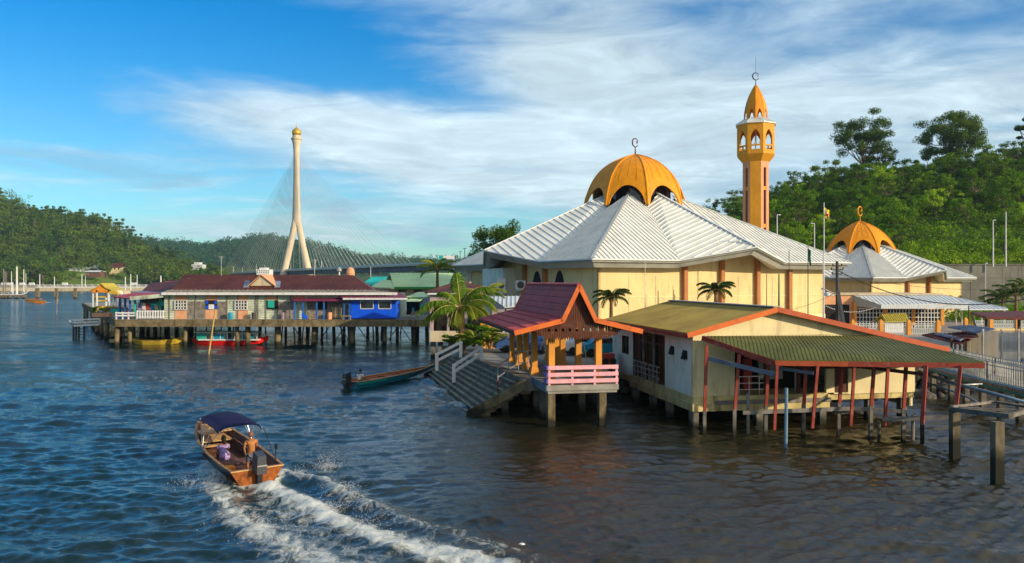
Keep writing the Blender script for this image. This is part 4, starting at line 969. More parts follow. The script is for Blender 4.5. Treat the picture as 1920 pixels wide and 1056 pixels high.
# ---------------- masts, flags, street poles ----------------
def mast(px, y0, y1, Yp, r, mt_, label, name='flagpole', cat='flagpole', group='thin poles around the mosque', arm=None, flag=None):
    r_ = thing(name, (XX(px, Yp), Yp, ZZ(y1, Yp)), label, cat, group)
    m = MB(); m.tube([P(px, y1, Yp), P(px, y0, Yp)], [r, r*.6], 8); m.build('pole', M[mt_], r_)
    if arm: m = MB(); p = P(px, y0, Yp); m.beam(p, p+Vector((arm, 0, .05)), .1, .1); m.box(min(p.x+arm, p.x+arm*.4), max(p.x+arm, p.x+arm*.4), p.y-.12, p.y+.12, p.z-.08, p.z+.04); m.build('lamp_head', M['white_metal'], r_)
    if flag:
        w_, h_, mt2, drop = flag; m = MB(); n = 9; p = P(px, y0, Yp)+Vector((0, 0, -drop)); vs = []; 
        for i in range(n):
            for j in range(5):
                f = i/(n-1); vs.append((p.x+w_*f*(.9-.1*j/4)+.05, p.y+.10*math.sin(f*7+j), p.z-h_*j/4-h_*.35*f*f+.05*math.sin(f*9)))
        fs = [(i*5+j, (i+1)*5+j, (i+1)*5+j+1, i*5+j+1) for i in range(n-1) for j in range(4)]
        b0 = len(vs); vs += [(x, y+.02, z) for x, y, z in vs]; fs += [tuple(b0+i for i in f_)[::-1] for f_ in fs]
        m.add(vs, fs); fl = m.build('flag', M[mt2], r_)
        if mt2 == 'yellow_flag':
            m = MB(); q_ = [Vector(vs[i*5+1+(i//3 if i < 8 else 2)])+Vector((0, -.015, 0)) for i in range(n)]
            for a, b_ in zip(q_[:-1], q_[1:]): m.beam(a, b_, .01, .14, up=(0, 0, 1))
            m.build('diagonal_stripe', M['white'], fl)
            m = MB()
            for a, b_ in zip(q_[:-1], q_[1:]): m.beam(a-Vector((0, 0, .14)), b_-Vector((0, 0, .14)), .01, .13, up=(0, 0, 1))
            m.build('diagonal_stripe', M['black'], fl)
            m = MB(); c = q_[4]-Vector((0, .02, .07)); m.lathe(c, [(.11, -.1), (.14, 0), (.11, .1)], 8); m.build('red_emblem', M['boat_red'], fl)
    return r_
mast(1545, 380, 620, 80, .075, 'pole_white', 'tall white flagpole flying a yellow flag', flag=(.6, 1.0, 'yellow_flag', .55))
mast(1515, 455, 612, 78, .06, 'pole_dark', 'dark flagpole with a drooping green flag', flag=(.3, 1.4, 'green_flag', .6))
mast(1479.5, 468, 600, 76, .05, 'pole_dark', 'thin dark rod left of the green flag', name='thin_pole', cat='pole')
mast(1543, 476, 622, 77, .05, 'steel', 'short grey mast just left of the tall flagpole', name='thin_pole', cat='pole')
mast(1209.5, 482, 590, 70, .035, 'steel', 'thin rod rising before the sunlit front corner of the mosque', name='thin_pole', cat='pole')
mast(1234, 545, 590, 68, .05, 'pole_dark', 'short dark post behind the olive roof, nearest the left palm', name='thin_pole', cat='pole')
mast(1437.5, 514, 600, 74, .05, 'pole_dark', 'short dark pole before the mosque wall beside a column', name='thin_pole', cat='pole')
mast(1460.5, 514, 600, 74, .10, 'green_flag', 'thick dark green post before the mosque wall', name='thin_pole', cat='pole')
mast(1457, 403, 470, 150, .14, 'pole_white', 'white street lamp right of the minaret', name='street_lamp', cat='street lamp', group='street lamps near the slope', arm=.7)
mast(1527, 419, 500, 150, .14, 'pole_white', 'white street lamp left of the yellow flag', name='street_lamp', cat='street lamp', group='street lamps near the slope', arm=-.7)
mast(1862, 413, 500, 158, .16, 'pole_white', 'shorter white lamp mast on the retaining wall', name='street_lamp', cat='street lamp', group='street lamps near the slope', arm=.5)
mast(1886, 397, 500, 158, .16, 'pole_white', 'taller white lamp mast on the retaining wall', name='street_lamp', cat='street lamp', group='street lamps near the slope')
mast(1848, 494, 600, 130, .10, 'pole_white', 'white pole standing before the retaining wall', name='street_lamp', cat='street lamp', group='street lamps near the slope', arm=.3)
up_ = thing('utility_pole', (XX(1570, 72), 72, 2), 'dark utility pole with crossarms and two leaning struts', 'utility pole')
m = MB(); m.tube([P(1571, 640, 72), P(1569.5, 490, 72)], [.2, .14], 8); m.build('pole', M['pole_dark'], up_)
for a, b_ in (((1571, 545), (1588, 640)), ((1573, 560), (1583, 640))): m = MB(); m.beam(P(*a, 71.7), P(*b_, 71.3), .26, .2); m.build('strut', M['engine'], up_)
for y, w_ in ((499, .45), (506, .6), (514, .5)): m = MB(); p = P(1570, y, 71.9); m.beam(p-Vector((w_, 0, 0)), p+Vector((w_, .2, 0)), .1, .1); [m.lathe(p+Vector((dx, 0, .05)), [(.06, 0), (.08, .1), (.04, .18)], 6) for dx in (-w_*.9, w_*.9)]; m.build('crossarm', M['pole_dark'], up_)
m = MB(); m.tube([P(1565, 551, 71.8), P(1543, 541, 71)], .05, 6); m.lathe(P(1543, 543, 71), [(.12, 0), (.2, .05), (.1, .15)], 8); m.build('lamp_head', M['steel'], up_)
m = MB(); m.tube([P(1565, 554, 71.8), P(1552, 553, 71.4)], .05, 6); m.lathe(P(1551, 556, 71.4), [(.05, 0), (.25, .05), (.28, .3), (.1, .4)], 10); m.build('floodlight', M['white_metal'], up_)
def wire(a, b_, sag, r, label, n=16, mt_='pole_dark'):
    m = MB(); a, b_ = Vector(a), Vector(b_); m.tube([a.lerp(b_, k/n)-Vector((0, 0, sag*4*(k/n)*(1-k/n))) for k in range(n+1)], r, 5); m.build('power_cable', M[mt_], None, label=label, cat='cable', group='overhead cables')
wire(P(1570, 507, 72), P(2000, 540, 64), 2.2, .045, 'thick black cable running right from the utility pole')
wire(P(1570, 514, 72), P(1990, 528, 95), 1.2, .02, 'thin cable running right from the utility pole')
wire(P(1569, 548, 72), P(1405, 590, 60), .5, .02, 'thin cable sloping left from the utility pole across the yellow wall')
m = MB()
for k in range(30):
    f = k/29; p = P(1549, 575, 90).lerp(P(1640, 578, 90), f)-Vector((0, 0, 1.2*4*f*(1-f)*.5)); m.lathe(p, [(.03, 0), (.07, .06), (.03, .12)], 6)
m.build('string_lights', M['white'], None, label='string of small white bulbs hung before the dark doorway', cat='string lights')
fp = thing('leaning_flag', (XX(1820, 66), 66, 2.2), 'yellow and black flag drooping over the tin hut roof', 'flag')
m = MB(); m.tube([P(1817, 620, 66), P(1816, 574, 66)], .04, 6); m.build('pole', M['pole_dark'], fp)
m = MB(); m.slab([P(1817, 580, 66), P(1821, 584, 65.9), P(1832, 620, 65.7), P(1824, 620, 65.8), P(1816, 600, 66)], .03); m.build('cloth', M['yellow_flag'], fp)
m = MB(); m.slab([P(1819, 586, 65.8), P(1823, 584, 65.8), P(1833, 619, 65.6), P(1828, 619, 65.6)], .05); m.build('stripe', M['black'], fp)
# retaining wall
m = MB(); Yr = 160.
m.box(XX(1700, Yr), XX(2150, Yr), Yr, Yr+1.5, 2.1, ZZ(497, Yr))
for k in range(60): x = XX(1700, Yr)+k*1.1*1; m.box(x, x+.05, Yr-.04, Yr, 2.1, ZZ(497, Yr)-.3) if k % 3 == 0 else None
m.box(XX(1700, Yr), XX(2150, Yr), Yr-.1, Yr+.1, ZZ(521, Yr), ZZ(519, Yr)); m.box(XX(1700, Yr), XX(2150, Yr), Yr-.2, Yr+1.6, ZZ(497, Yr), ZZ(495.5, Yr))
m.build('retaining_wall', M['retain'], None, label='long stained concrete retaining wall at the foot of the wooded slope', cat='wall')
# ---------------- water village on the left ----------------
YD = 95.; ZD = 3.3
vd = thing('village_deck', (-30, 100, 0), 'long concrete deck on piles carrying the wooden water village houses', 'deck')
DL = (XX(217, YD), YD); DLb = G(155, 568, ZD)
m = MB(); m.prism([(DL[0], YD), (XX(812, YD), YD), (XX(812, YD), 118), (XX(500, 130), 135), (DLb.x+14, DLb.y+4), (DLb.x, DLb.y)], ZD-.25, ZD)
m.build('deck', M['conc'], vd)
m = MB(); m.box(DL[0], XX(812, YD), YD-.15, YD+.2, ZD-.85, ZD+.02)
m.beam(Vector((DL[0], YD, ZD-.42)), Vector((DLb.x, DLb.y, ZD-.42)), .3, .85); m.build('edge_beam', M['conc_moss'], vd)
rnd = random.Random(14)
def pile(x, y, r, parent, mt_, z1=ZD-.3): 
    r *= .74; lx, ly = rnd.uniform(-.18, .18), rnd.uniform(-.1, .1); m = MB(); m.tube([(x+lx, y+ly, -2), (x+lx*.6, y+ly*.5, .25), (x, y, z1)], [r*1.05, r, r*.92], 10); m.build('pile', M[mt_], parent, smooth=True)
for px, Yp, r in ((220, 95.6, .40), (243, 96.2, .34), (348, 96, .34), (444, 96.3, .36), (465, 96.5, .46), (521, 97, .54), (590, 96.5, .46), (660, 96.5, .48), (722, 97, .34)): pile(XX(px, Yp), Yp, r, vd, 'conc_moss')
rnd = random.Random(4)
for px, Yp, r in ((201, 106, .45), (186, 120, .5), (177, 128, .4), (172, 140, .45), (190, 112, .35), (181, 118, .35), (268, 118, .5), (278, 117, .4), (290, 116, .42), (312, 122, .5), (332, 119, .42), (358, 118, .5), (250, 112, .3), (226, 104, .3), (562, 108, .3), (604, 104, .25), (625, 104, .3), (645, 106, .28), (654, 98, .25), (706, 104, .3), (745, 104, .3), (775, 102, .35), (783, 105, .4), (800, 103, .35), (718, 110, .3), (690, 112, .3), (536, 106, .25), (575, 112, .3), (488, 118, .35), (430, 120, .35), (400, 124, .35), (163, 152, .45), (159, 162, .45)):
    pile(XX(px, Yp), Yp, r, vd, 'conc_moss' if px < 360 else 'wood_old')
# long house
YH = 97.; lh = thing('long_house', (XX(510, YH), YH, ZD), 'long weathered plank house with a maroon hipped roof and mint and peach panels', 'house')
m = MB(); m.box(XX(308, YH), XX(742, YH), YH, YH+9, ZD-.1, ZZ(551, YH)); m.build('wall', M['mint'], lh)
for a, b_, y0, y1 in ((328, 350, 551, 565), (385, 407, 551, 565), (443, 465, 551, 565), (497, 519, 551, 565), (553, 572, 551, 565), (328, 350, 580, 599), (385, 407, 580, 599), (443, 465, 580, 599)): m = MB(); F2(a, b_, YH-.06, y0, y1, m, .1); m.build('peach_panel', M['peach'], lh)
m = MB()
for a, b_ in ((351, 384), (408, 424), (519, 551), (576, 620), (620, 655)): F2(a, b_, YH-.04, 566, 600, m, .06)
z = ZD+.2
while z < ZZ(552, YH): m.box(XX(308, YH), XX(742, YH), YH-.05, YH, z, z+.03); z += .28
m.build('weathered_boards', M['wood_grey'], lh)
m = MB()
for px in (318, 367, 426, 446, 480, 484, 499, 520, 545): m.box(XX(px, YH)-.06, XX(px, YH)+.06, YH-.1, YH, ZD, ZZ(552, YH))
m.build('batten', M['wood_grey'], lh)
for px, kind in ((340, 'g'), (396, 'b'), (453, 'g'), (511, 't'), (602, 'd')):
    m = MB(); F2(px-10.5, px+10.5, YH-.12, 563, 580, m, .1); pn = m.build('window', M['dark'], lh)
    m = MB()
    if kind == 'g':
        for k in (-11, -5, 0, 5, 11): m.box(XX(px+k, YH)-.06, XX(px+k, YH)+.06, YH-.2, YH-.13, ZZ(581, YH), ZZ(563, YH))
        for y in (563.5, 569, 575, 580.5): m.box(XX(px-11, YH), XX(px+11, YH), YH-.2, YH-.13, ZZ(y, YH)-.05, ZZ(y, YH)+.05)
        m.build('window_bars', M['white'], pn)
    elif kind == 'b':
        for a, b_ in ((-10, -6), (6, 10)):
            for y0, y1 in ((564, 570), (573, 579)): F2(px+a, px+b_, YH-.16, y0, y1, m, .04)
        m.build('blue_pane', M['blue_wall'], pn); m = MB(); F2(px-5, px+5, YH-.2, 571, 580, m, .1); m.build('window_box', M['white'], pn)
    elif kind == 't': F2(px-9, px+3, YH-.25, 563, 577, m, .06); m.build('shutter', M['teal'], pn)
m = MB(); zr_, zE_ = 8.95, ZZ(547.5, YH-.8)
a0, a1 = Vector((XX(345, 104.5), 104.5, zr_)), Vector((XX(662, 104.5), 104.5, zr_-.1))
e0, e1, e2, e3 = Vector((XX(322, 98.5), 98.5, 6.95)), Vector((XX(700, 98.5), 98.5, 6.95)), Vector((XX(712, 112), 112, 6.6)), Vector((XX(318, 112), 112, 6.6))
m.slab([e0, e1, a1, a0], .1); m.slab([a0, a1, e2, e3], .1); m.slab([e1, e2, a1], .1); m.slab([e3, e0, a0], .1)
m.ribs([e0, e1, a1, a0], (1, 0), .5, .05, .05); lr = m.build('roof', M['tile_maroon'], lh)
m = MB(); l0, l1 = Vector((XX(303, 96), 96, ZZ(549, 96))), Vector((XX(745, 96), 96, ZZ(549, 96)))
m.slab([l0, l1, e1+Vector((0, 0, -.02)), e0+Vector((-.6, 0, -.02))], .08); m.ribs([l0, l1, e1, e0], (1, 0), .6, .05, .05); m.build('lower_roof', M['wood_grey'], lh)
m = MB(); m.box(l0.x, l1.x, 95.94, 96.0, l0.z-.28, l0.z+.03); m.build('fascia', M['white'], lh)
m = MB(); gx0, gx1, gm = XX(469, 99.8), XX(512, 99.8), XX(490, 99.8)
m.add([(gx0, 99.8, 7.45), (gx1, 99.8, 7.45), (gm, 99.8, 8.75), (gx0, 104, 7.45), (gx1, 104, 7.45), (gm, 104, 8.75)], [(0, 1, 2), (3, 5, 4), (0, 3, 4, 1)]); m.build('dormer', M['beige'], lr)
m = MB(); m.slab([(gx0-.35, 99.6, 7.40), (gm, 99.6, 8.92), (gm, 104.2, 8.92), (gx0-.35, 104.2, 7.40)], .1); m.slab([(gm, 99.6, 8.92), (gx1+.5, 99.6, 7.35), (gx1+.5, 104.2, 7.35), (gm, 104.2, 8.92)], .1); m.build('dormer_roof', M['peach'], lr)
nrm = (e1-e0).cross(a0-e0).normalized()
for px in (462, 520):
    m = MB(); b_ = Vector((XX(px-5 if px < 500 else px-5, 99.5), 99.3, 0)); b_.z = 6.95+(99.3-98.5)/6*2.0+.04
    m.slab([b_, b_+Vector((.75, 0, 0)), b_+Vector((.1, 2.5, .84)), b_+Vector((-.65, 2.5, .84))], .04); m.build('skylight', M['tarp'], lr)
m = MB(); m.tube([P(365, 543, 100), P(354, 522, 103)], .06, 6); m.build('vent_pipe', M['pole_white'], lr)
m = MB(); m.lathe(P(636, 514, 108), [(.12, -.6), (.12, .3), (.35, .4), (.38, .7), (.1, .95)], 10); m.build('roof_ventilator', M['steel'], lr)
m = MB(); m.lathe((XX(657, 108), 108, ZZ(516, 108)), [(.5, -.4), (.62, .3), (.5, .9), (.15, 1.1)], 12); m.build('water_tank', M['peach'], lr)
# secondary roofs further left
sh2 = thing('small_maroon_house', (XX(300, 112), 112, ZD), 'low house with a dark maroon gabled roof beyond the left end of the long house', 'house')
m = MB(); m.slab([P(262, 549, 108), P(345, 549, 106), P(338, 527, 116), P(283, 530, 116)], .12); m.slab([P(283, 530, 116), P(338, 527, 116), P(345, 540, 124), P(270, 545, 124)], .12); m.build('roof', M['tile_maroon'], sh2)
m = MB(); m.box(XX(264, 109), XX(308, 109), 109, 120, ZD, ZZ(549, 109)); m.build('wall', M['wood_old'], sh2)
m = MB(); m.slab([P(250, 553, 104), P(312, 552, 102), P(330, 544, 110), P(262, 545, 110)], .1); m.build('lower_roof', M['tarp'], sh2)
rh = thing('far_red_house', (XX(320, 140), 140, ZD), 'bright red roof peeking over the small maroon house', 'house')
m = MB(); m.slab([P(305, 534, 138), P(335, 534, 138), P(330, 527, 146), P(310, 527, 146)], .15); m.build('roof', M['red_roof'], rh); m = MB(); m.box(XX(307, 140), XX(332, 140), 140, 145, ZD, ZZ(534, 140)); m.build('wall', M['beige'], rh)
mast(301.5, 517, 540, 118, .14, 'pole_white', 'leaning white pipe behind the small maroon roof', name='thin_pole', cat='pole', group='poles in the water village')
# red roofed open shelter with mint awning
rs = thing('open_shelter', (XX(255, 100), 100, ZD), 'open shelter with a red roof and pale awning edge left of the long house', 'shelter')
m = MB(); m.slab([P(212, 556, 99), P(245, 560, 96.5), P(304, 553, 96.5), P(298, 548, 104), P(250, 549, 104)], .12); m.build('roof', M['red_roof'], rs)
m = MB(); A = [P(244, 558, 96.4), P(308, 553, 96.4), P(308, 551.5, 97), P(244, 556, 97)]
n = 26
for k in range(n): a, b_ = P(244, 561, 96.2).lerp(P(307, 555.5, 96.2), k/n), P(244, 561, 96.2).lerp(P(307, 555.5, 96.2), (k+.7)/n); m.box(a.x, b_.x, 96.1, 96.16, a.z-.15, a.z+.32)
m.build('striped_valance', M['mint'], rs)
for px, Yp in ((224, 98.5), (234, 98), (243, 97), (252, 97.2), (252, 101), (300, 98)): m = MB(); m.box(XX(px, Yp)-.1, XX(px, Yp)+.1, Yp, Yp+.2, ZD, ZZ(558, Yp)); m.build('post', M['blue_post' if px < 245 else 'teal'], rs)
m = MB(); m.slab([P(262, 566, 100), P(308, 566, 99), P(308, 573, 97.6), P(280, 569, 98)], .06); m.build('green_tarpaulin', M['teal'], rs)
m = MB(); m.box(XX(225, 98), XX(252, 98), 98.6, 98.8, ZD, ZD+1.2); m.build('counter', M['hull_in'], rs)
m = MB(); m.box(XX(262, 103), XX(308, 103), 103, 103.2, ZD, ZZ(562, 103)); m.build('rear_wall', M['wood_old'], rs)
def picket(px0, px1, Yp, y0, y1, mt_, label, sp=.32):
    r_ = thing('picket_fence', (XX(px0, Yp), Yp, ZZ(y1, Yp)), label, 'fence'); m = MB(); x = XX(px0, Yp)
    while x < XX(px1, Yp): m.box(x, x+sp*.55, Yp, Yp+.05, ZZ(y1, Yp), ZZ(y0, Yp)); x += sp
    m.build('pickets', M[mt_], r_); m = MB()
    for y in (y0+2, y1-3): m.box(XX(px0, Yp), XX(px1, Yp), Yp+.06, Yp+.12, ZZ(y, Yp)-.07, ZZ(y, Yp)+.07)
    m.build('rail', M[mt_], r_)
picket(256, 308, 95.8, 582, 597.5, 'white', 'white picket fence beside the weathered long house')
m = MB()
for y in (587, 592): m.box(XX(216, 96), XX(256, 96), 96, 96.08, ZZ(y, 96)-.09, ZZ(y, 96)+.09)
for px in (217, 229, 240, 255): m.box(XX(px, 96)-.07, XX(px, 96)+.07, 96.08, 96.2, ZD, ZZ(585, 96))
m.build('low_rail_fence', M['white'], None, label='low white two-board rail left of the picket fence', cat='fence')
# yellow pavilion on the far corner of the deck
Yq = 125.; yp = thing('yellow_pavilion', (XX(189, Yq), Yq, ZD), 'small yellow pavilion with swept roof and white posts on the deck corner', 'pavilion')
m = MB(); xm = XX(190, Yq); hw_ = XX(206, Yq)-XX(189, Yq); zt_, ze_ = ZZ(531, Yq), ZZ(544, Yq)
for sg in (-1, 1):
    for (s0, z0), (s1, z1) in ((((1.25, ze_), (.45, ze_+.5))), ((.45, ze_+.5), (0, zt_))):
        pl = [(xm+sg*hw_*s0, Yq-.2, z0), (xm+sg*hw_*s1, Yq-.2, z1), (xm+sg*hw_*s1, Yq+4, z1), (xm+sg*hw_*s0, Yq+4, z0)]
        m.slab(pl if sg > 0 else pl[::-1], .12)
m.build('roof', M['yellow_roof'], yp)
m = MB(); m.add([(xm-hw_, Yq, ze_-.4), (xm+hw_, Yq, ze_-.4), (xm+hw_, Yq, ze_+.1), (xm, Yq, zt_-.2), (xm-hw_, Yq, ze_+.1), (xm-hw_, Yq+.1, ze_-.4), (xm+hw_, Yq+.1, ze_-.4), (xm+hw_, Yq+.1, ze_+.1), (xm, Yq+.1, zt_-.2), (xm-hw_, Yq+.1, ze_+.1)], [(0, 1, 2, 3, 4), (9, 8, 7, 6, 5), (0, 5, 6, 1), (1, 6, 7, 2), (2, 7, 8, 3), (3, 8, 9, 4), (4, 9, 5, 0)]); m.build('gable', M['boat_orange'], yp)
for px, dy in ((173, .2), (181, 0), (203, 0), (199, 3.5), (177, 3.5)): m = MB(); m.box(XX(px, Yq)-.1, XX(px, Yq)+.1, Yq+dy, Yq+dy+.2, ZD, ze_); m.build('post', M['white'], yp)
for y in (557, 564): m = MB(); m.box(XX(173, Yq), XX(204, Yq), Yq+.3, Yq+.4, ZZ(y, Yq)-.12, ZZ(y, Yq)+.12); m.build('rail', M['boat_yellow'], yp)
# benches and clutter on the deck
def bench(px, py, Yp, w_, mt_, label):
    x = XX(px, Yp); z = ZD; r_ = thing('bench', (x, Yp, z), label, 'bench', 'benches on the village deck')
    m = MB(); m.box(x-w_/2, x+w_/2, Yp, Yp+.5, z+.42, z+.48); m.build('seat', M[mt_], r_)
    m = MB(); m.box(x-w_/2, x+w_/2, Yp+.5, Yp+.56, z+.5, z+.95); m.build('backrest', M[mt_], r_)
    for dx in (-w_/2+.1, w_/2-.1): m = MB(); m.box(x+dx-.05, x+dx+.05, Yp+.05, Yp+.5, z, z+.42); m.build('leg', M[mt_], r_)
bench(196, 568, 118, 3.0, 'boat_yellow', 'yellow bench in front of the yellow pavilion'); bench(216, 573, 112, 3.2, 'hull_in', 'brown bench right of the yellow pavilion'); bench(222, 579, 106, 2.6, 'teal', 'green bench near the open shelter'); bench(205, 577, 108, 2.4, 'wood_old', 'dark bench at the deck edge nearest the planter')
for px, Yp, mt_, lb in ((213, 114, 'boat_yellow', 'yellow'), (219, 114.5, 'white', 'white'), (226, 115, 'beige', 'cream')):
    t = thing('moored_boat_canopy', (XX(px, Yp), Yp, ZD), lb+' rounded canopy cover behind the red shelter roof', 'canopy', 'rounded boat covers behind the deck'); x = XX(px, Yp)
    m = MB(); vs = [(x-.7*math.cos(math.pi*k/8)*1., Yp+d, ZZ(552, Yp)+.6*math.sin(math.pi*k/8)) for d in (0, 1.8) for k in range(9)]; m.add(vs, [tuple(range(9)), tuple(range(9, 18))[::-1]]+[(k, k+9, k+10, k+1) for k in range(8)]+[(0, 8, 17, 9)]); m.build('cover', M[mt_], t)
    m = MB(); [m.box(x+dx-.04, x+dx+.04, Yp+.1, Yp+.2, ZD, ZZ(552, Yp)) for dx in (-.6, .6)]; m.build('post', M['steel'], t)
pt_ = thing('planter', (XX(181, 100), 100, ZD), 'planter of scrubby plants on the deck edge above the white landing', 'planter')
m = MB(); m.box(XX(186, 103)-1.0, XX(186, 103)+1.3, 103, 104, ZD, ZD+.5); m.build('pot', M['peach'], pt_)
# clutter on and under the deck
for k, (px, mt_, lb) in enumerate(((262, 'lilac', 'lilac cloth'), (270, 'shirt_white', 'white shirt'), (277, 'red_roof', 'red cloth'), (285, 'boat_blue', 'blue cloth'), (293, 'beige', 'cream cloth'))):
    x = XX(px, 98.4); m = MB(); m.hexa([(x-.22, 98.4, ZD+1.15), (x+.24, 98.45, ZD+1.05), (x+.24, 98.5, ZD+1.05), (x-.22, 98.45, ZD+1.15), (x-.28, 98.4, ZD+1.95), (x+.28, 98.4, ZD+1.95), (x+.28, 98.45, ZD+1.95), (x-.28, 98.45, ZD+1.95)])
    m.build('laundry', M[mt_], None, label=lb+' hung out to dry behind the white picket fence', cat='laundry', group='laundry behind the picket fence')
m = MB(); m.tube([(XX(255, 98.4), 98.42, ZD+2.0), (XX(300, 98.4), 98.42, ZD+1.98)], .02, 5); [m.box(XX(px, 98.4)-.04, XX(px, 98.4)+.04, 98.4, 98.48, ZD, ZD+2.02) for px in (255, 300)]; m.build('clothes_line', M['pole_dark'], None, label='clothes line on two posts behind the white picket fence', cat='clothes line')
for px, mt_, lb in ((432, 'boat_blue', 'blue drum against the long plank house'), (476, 'pole_dark', 'dark drum against the long plank house'), (532, 'mauve', 'grey drum left of the plum canopy'), (618, 'peach', 'clay-coloured drum under the plum canopy')):
    m = MB(); m.lathe((XX(px, 96.3), 96.3, ZD), [(.27, 0), (.29, .28), (.27, .3), (.29, .56), (.27, .85)], 12); m.build('drum', M[mt_], None, smooth=False, label=lb, cat='drum', group='drums on the village deck')
for k in range(34):
    px = 235+k*16.6+rnd.uniform(-5, 5); Yp = rnd.uniform(99, 113); x = XX(px, Yp); m = MB(); m.tube([(x+rnd.uniform(-.5, .5), Yp, -2), (x, Yp, ZD-.3)], .10, 6); m.build('pile', M['wood_old'], vd)
for k in range(7):
    px = 560+k*34+rnd.uniform(-8, 8); Yp = rnd.uniform(98, 104); m = MB(); m.beam((XX(px, Yp), Yp, .2), (XX(px, Yp)+rnd.choice((-1.8, 1.8)), Yp, ZD-.4), .12, .1); m.build('brace', M['wood_grey'], vd)
for px, h_, Yp, lb in ((415, 2.6, 104, 'antenna'), (590, 2.2, 104, 'antenna')):
    t = thing('aerial', (XX(px, Yp), Yp, 8.8), 'television aerial on the maroon ridge '+('left of the dormer' if px < 450 else 'right of the dormer'), 'aerial'); m = MB(); m.tube([(XX(px, Yp), Yp, 8.5), (XX(px, Yp), Yp, 8.8+h_)], .035, 5)
    for j in range(4): m.beam((XX(px, Yp)-.5+.1*j, Yp, 8.8+h_-.12*j), (XX(px, Yp)+.5-.1*j, Yp, 8.8+h_-.12*j), .03)
    m.build('mast', M['steel'], t)
# landing stage with ladder
ls = thing('landing_stage', (XX(158, 107), 107, 0), 'small white landing stage with three-board rail and ladder legs', 'landing stage')
m = MB(); m.box(XX(131, 107), XX(186, 107), 107, 109, 2.0, 2.15); m.build('deck', M['wood_grey'], ls)
m = MB()
for y in (600.5, 605.5, 611): m.beam(P(139, y, 106.9), P(187, y-2.5, 106.9), .08, .24); m.beam(P(139, y, 106.9), P(130, y-1, 109), .08, .22)
m.build('rail', M['white'], ls)
m = MB()
for px, Yp in ((130.5, 109), (139, 107), (187, 107)): m.box(XX(px, Yp)-.08, XX(px, Yp)+.08, Yp, Yp+.15, 2.1, ZZ(599, Yp))
m.build('post', M['white'], ls)
for px in (137, 142, 147, 157): m = MB(); m.box(XX(px, 107.3)-.1, XX(px, 107.3)+.1, 107.3, 107.5, -1.5, 2.0); m.build('leg', M['pole_dark'], ls)
m = MB(); [m.box(XX(148, 107.4), XX(157, 107.4), 107.3, 107.4, z, z+.07) for z in (.2, .6, 1.0, 1.4)]; m.build('ladder_rung', M['pole_dark'], ls)
# blue shop and plum canopy
bs = thing('blue_shop', (XX(700, 96), 96, ZD), 'bright blue kiosk with square windows under a plum roof on the deck', 'shop')
m = MB(); Yb = 95.6
F2(658, 742, Yb, 561, 565, m, 3); F2(658, 742, Yb, 579, 597, m, .2); 
for a, b_ in ((658, 676), (700, 710), (733, 742)): F2(a, b_, Yb, 565, 579, m, .2)
m.box(XX(657, Yb), XX(658, Yb)+.1, Yb+.2, Yb+4, ZD, ZZ(561, Yb)); m.box(XX(741, Yb), XX(742, Yb), Yb+.2, Yb+4, ZD, ZZ(561, Yb)); m.build('wall', M['blue_wall'], bs)
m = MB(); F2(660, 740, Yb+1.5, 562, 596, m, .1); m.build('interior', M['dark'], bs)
for a, b_ in ((676, 700), (710, 733)):
    m = MB(); [m.box(XX(x_, Yb)-.04, XX(x_, Yb)+.04, Yb-.04, Yb+.04, ZZ(579, Yb), ZZ(565, Yb)) for x_ in (a, b_)]; [m.box(XX(a, Yb), XX(b_, Yb), Yb-.04, Yb+.04, ZZ(y, Yb)-.04, ZZ(y, Yb)+.04) for y in (565, 579)]; m.build('window_frame', M['white'], bs)
m = MB(); pl = [P(643, 559, 94.6), P(764, 559, 94.6), P(750, 549, 99.5), P(622, 549, 99.5)]; m.slab(pl, .12); m.ribs(pl, (1, 0), .5, .06, .05); m.build('roof', M['purple_roof'], bs)
m = MB(); m.beam(pl[0]+Vector((0, 0, -.1)), pl[1]+Vector((0, 0, -.1)), .06, .22); m.build('fascia', M['white'], bs)
pc = thing('plum_canopy', (XX(590, 95.5), 95.5, ZD), 'plum coloured canopy on thin blue posts left of the blue shop', 'canopy')
m = MB(); pl = [P(551, 563.5, 95), P(650, 563.5, 95), P(628, 555, 98.5), P(537, 556.5, 98.5)]; m.slab(pl, .1); m.ribs(pl, (1, 0), .5, .06, .05); m.build('roof', M['purple_roof'], pc)
for px in (552, 567.5, 593.5, 607): m = MB(); m.box(XX(px, 95.2)-.09, XX(px, 95.2)+.09, 95.2, 95.38, ZD, ZZ(563, 95.2)); m.build('post', M['blue_post'], pc)
m = MB(); m.beam(P(566, 589, 95.2), P(576, 597, 95.3), .1, .35); m.build('blue_board', M['blue_wall'], pc)
for px, mt_, lb in ((588, 'ply', 'wooden stool by the blue canopy posts'), (650, 'bamboo', 'yellow crate stand beside the blue shop')):
    x = XX(px, 95.5); t = thing('stool', (x, 95.5, ZD), lb, 'stool'); m = MB(); m.box(x-.5, x+.5, 95.3, 95.8, ZD+.4, ZD+.48); m.build('seat', M[mt_], t)
    for dx in (-.42, .42): m = MB(); m.box(x+dx-.05, x+dx+.05, 95.4, 95.7, ZD, ZD+.4); m.build('leg', M[mt_], t)
gt = thing('gate_frame', (XX(648, 96), 96, ZD), 'blue and orange door frame between canopy and blue shop', 'gate')
m = MB(); [m.box(XX(px, 95.4)-.09, XX(px, 95.4)+.09, 95.4, 95.55, ZD, ZZ(562, 95.4)) for px in (645, 655)]; m.box(XX(645, 95.4), XX(655, 95.4), 95.4, 95.5, ZZ(570, 95.4), ZZ(568.5, 95.4)); m.build('frame', M['blue_post'], gt)
cage = thing('rail_screen', (XX(637, 97), 96.4, ZD), 'pale barred screen under the plum canopy', 'railing')
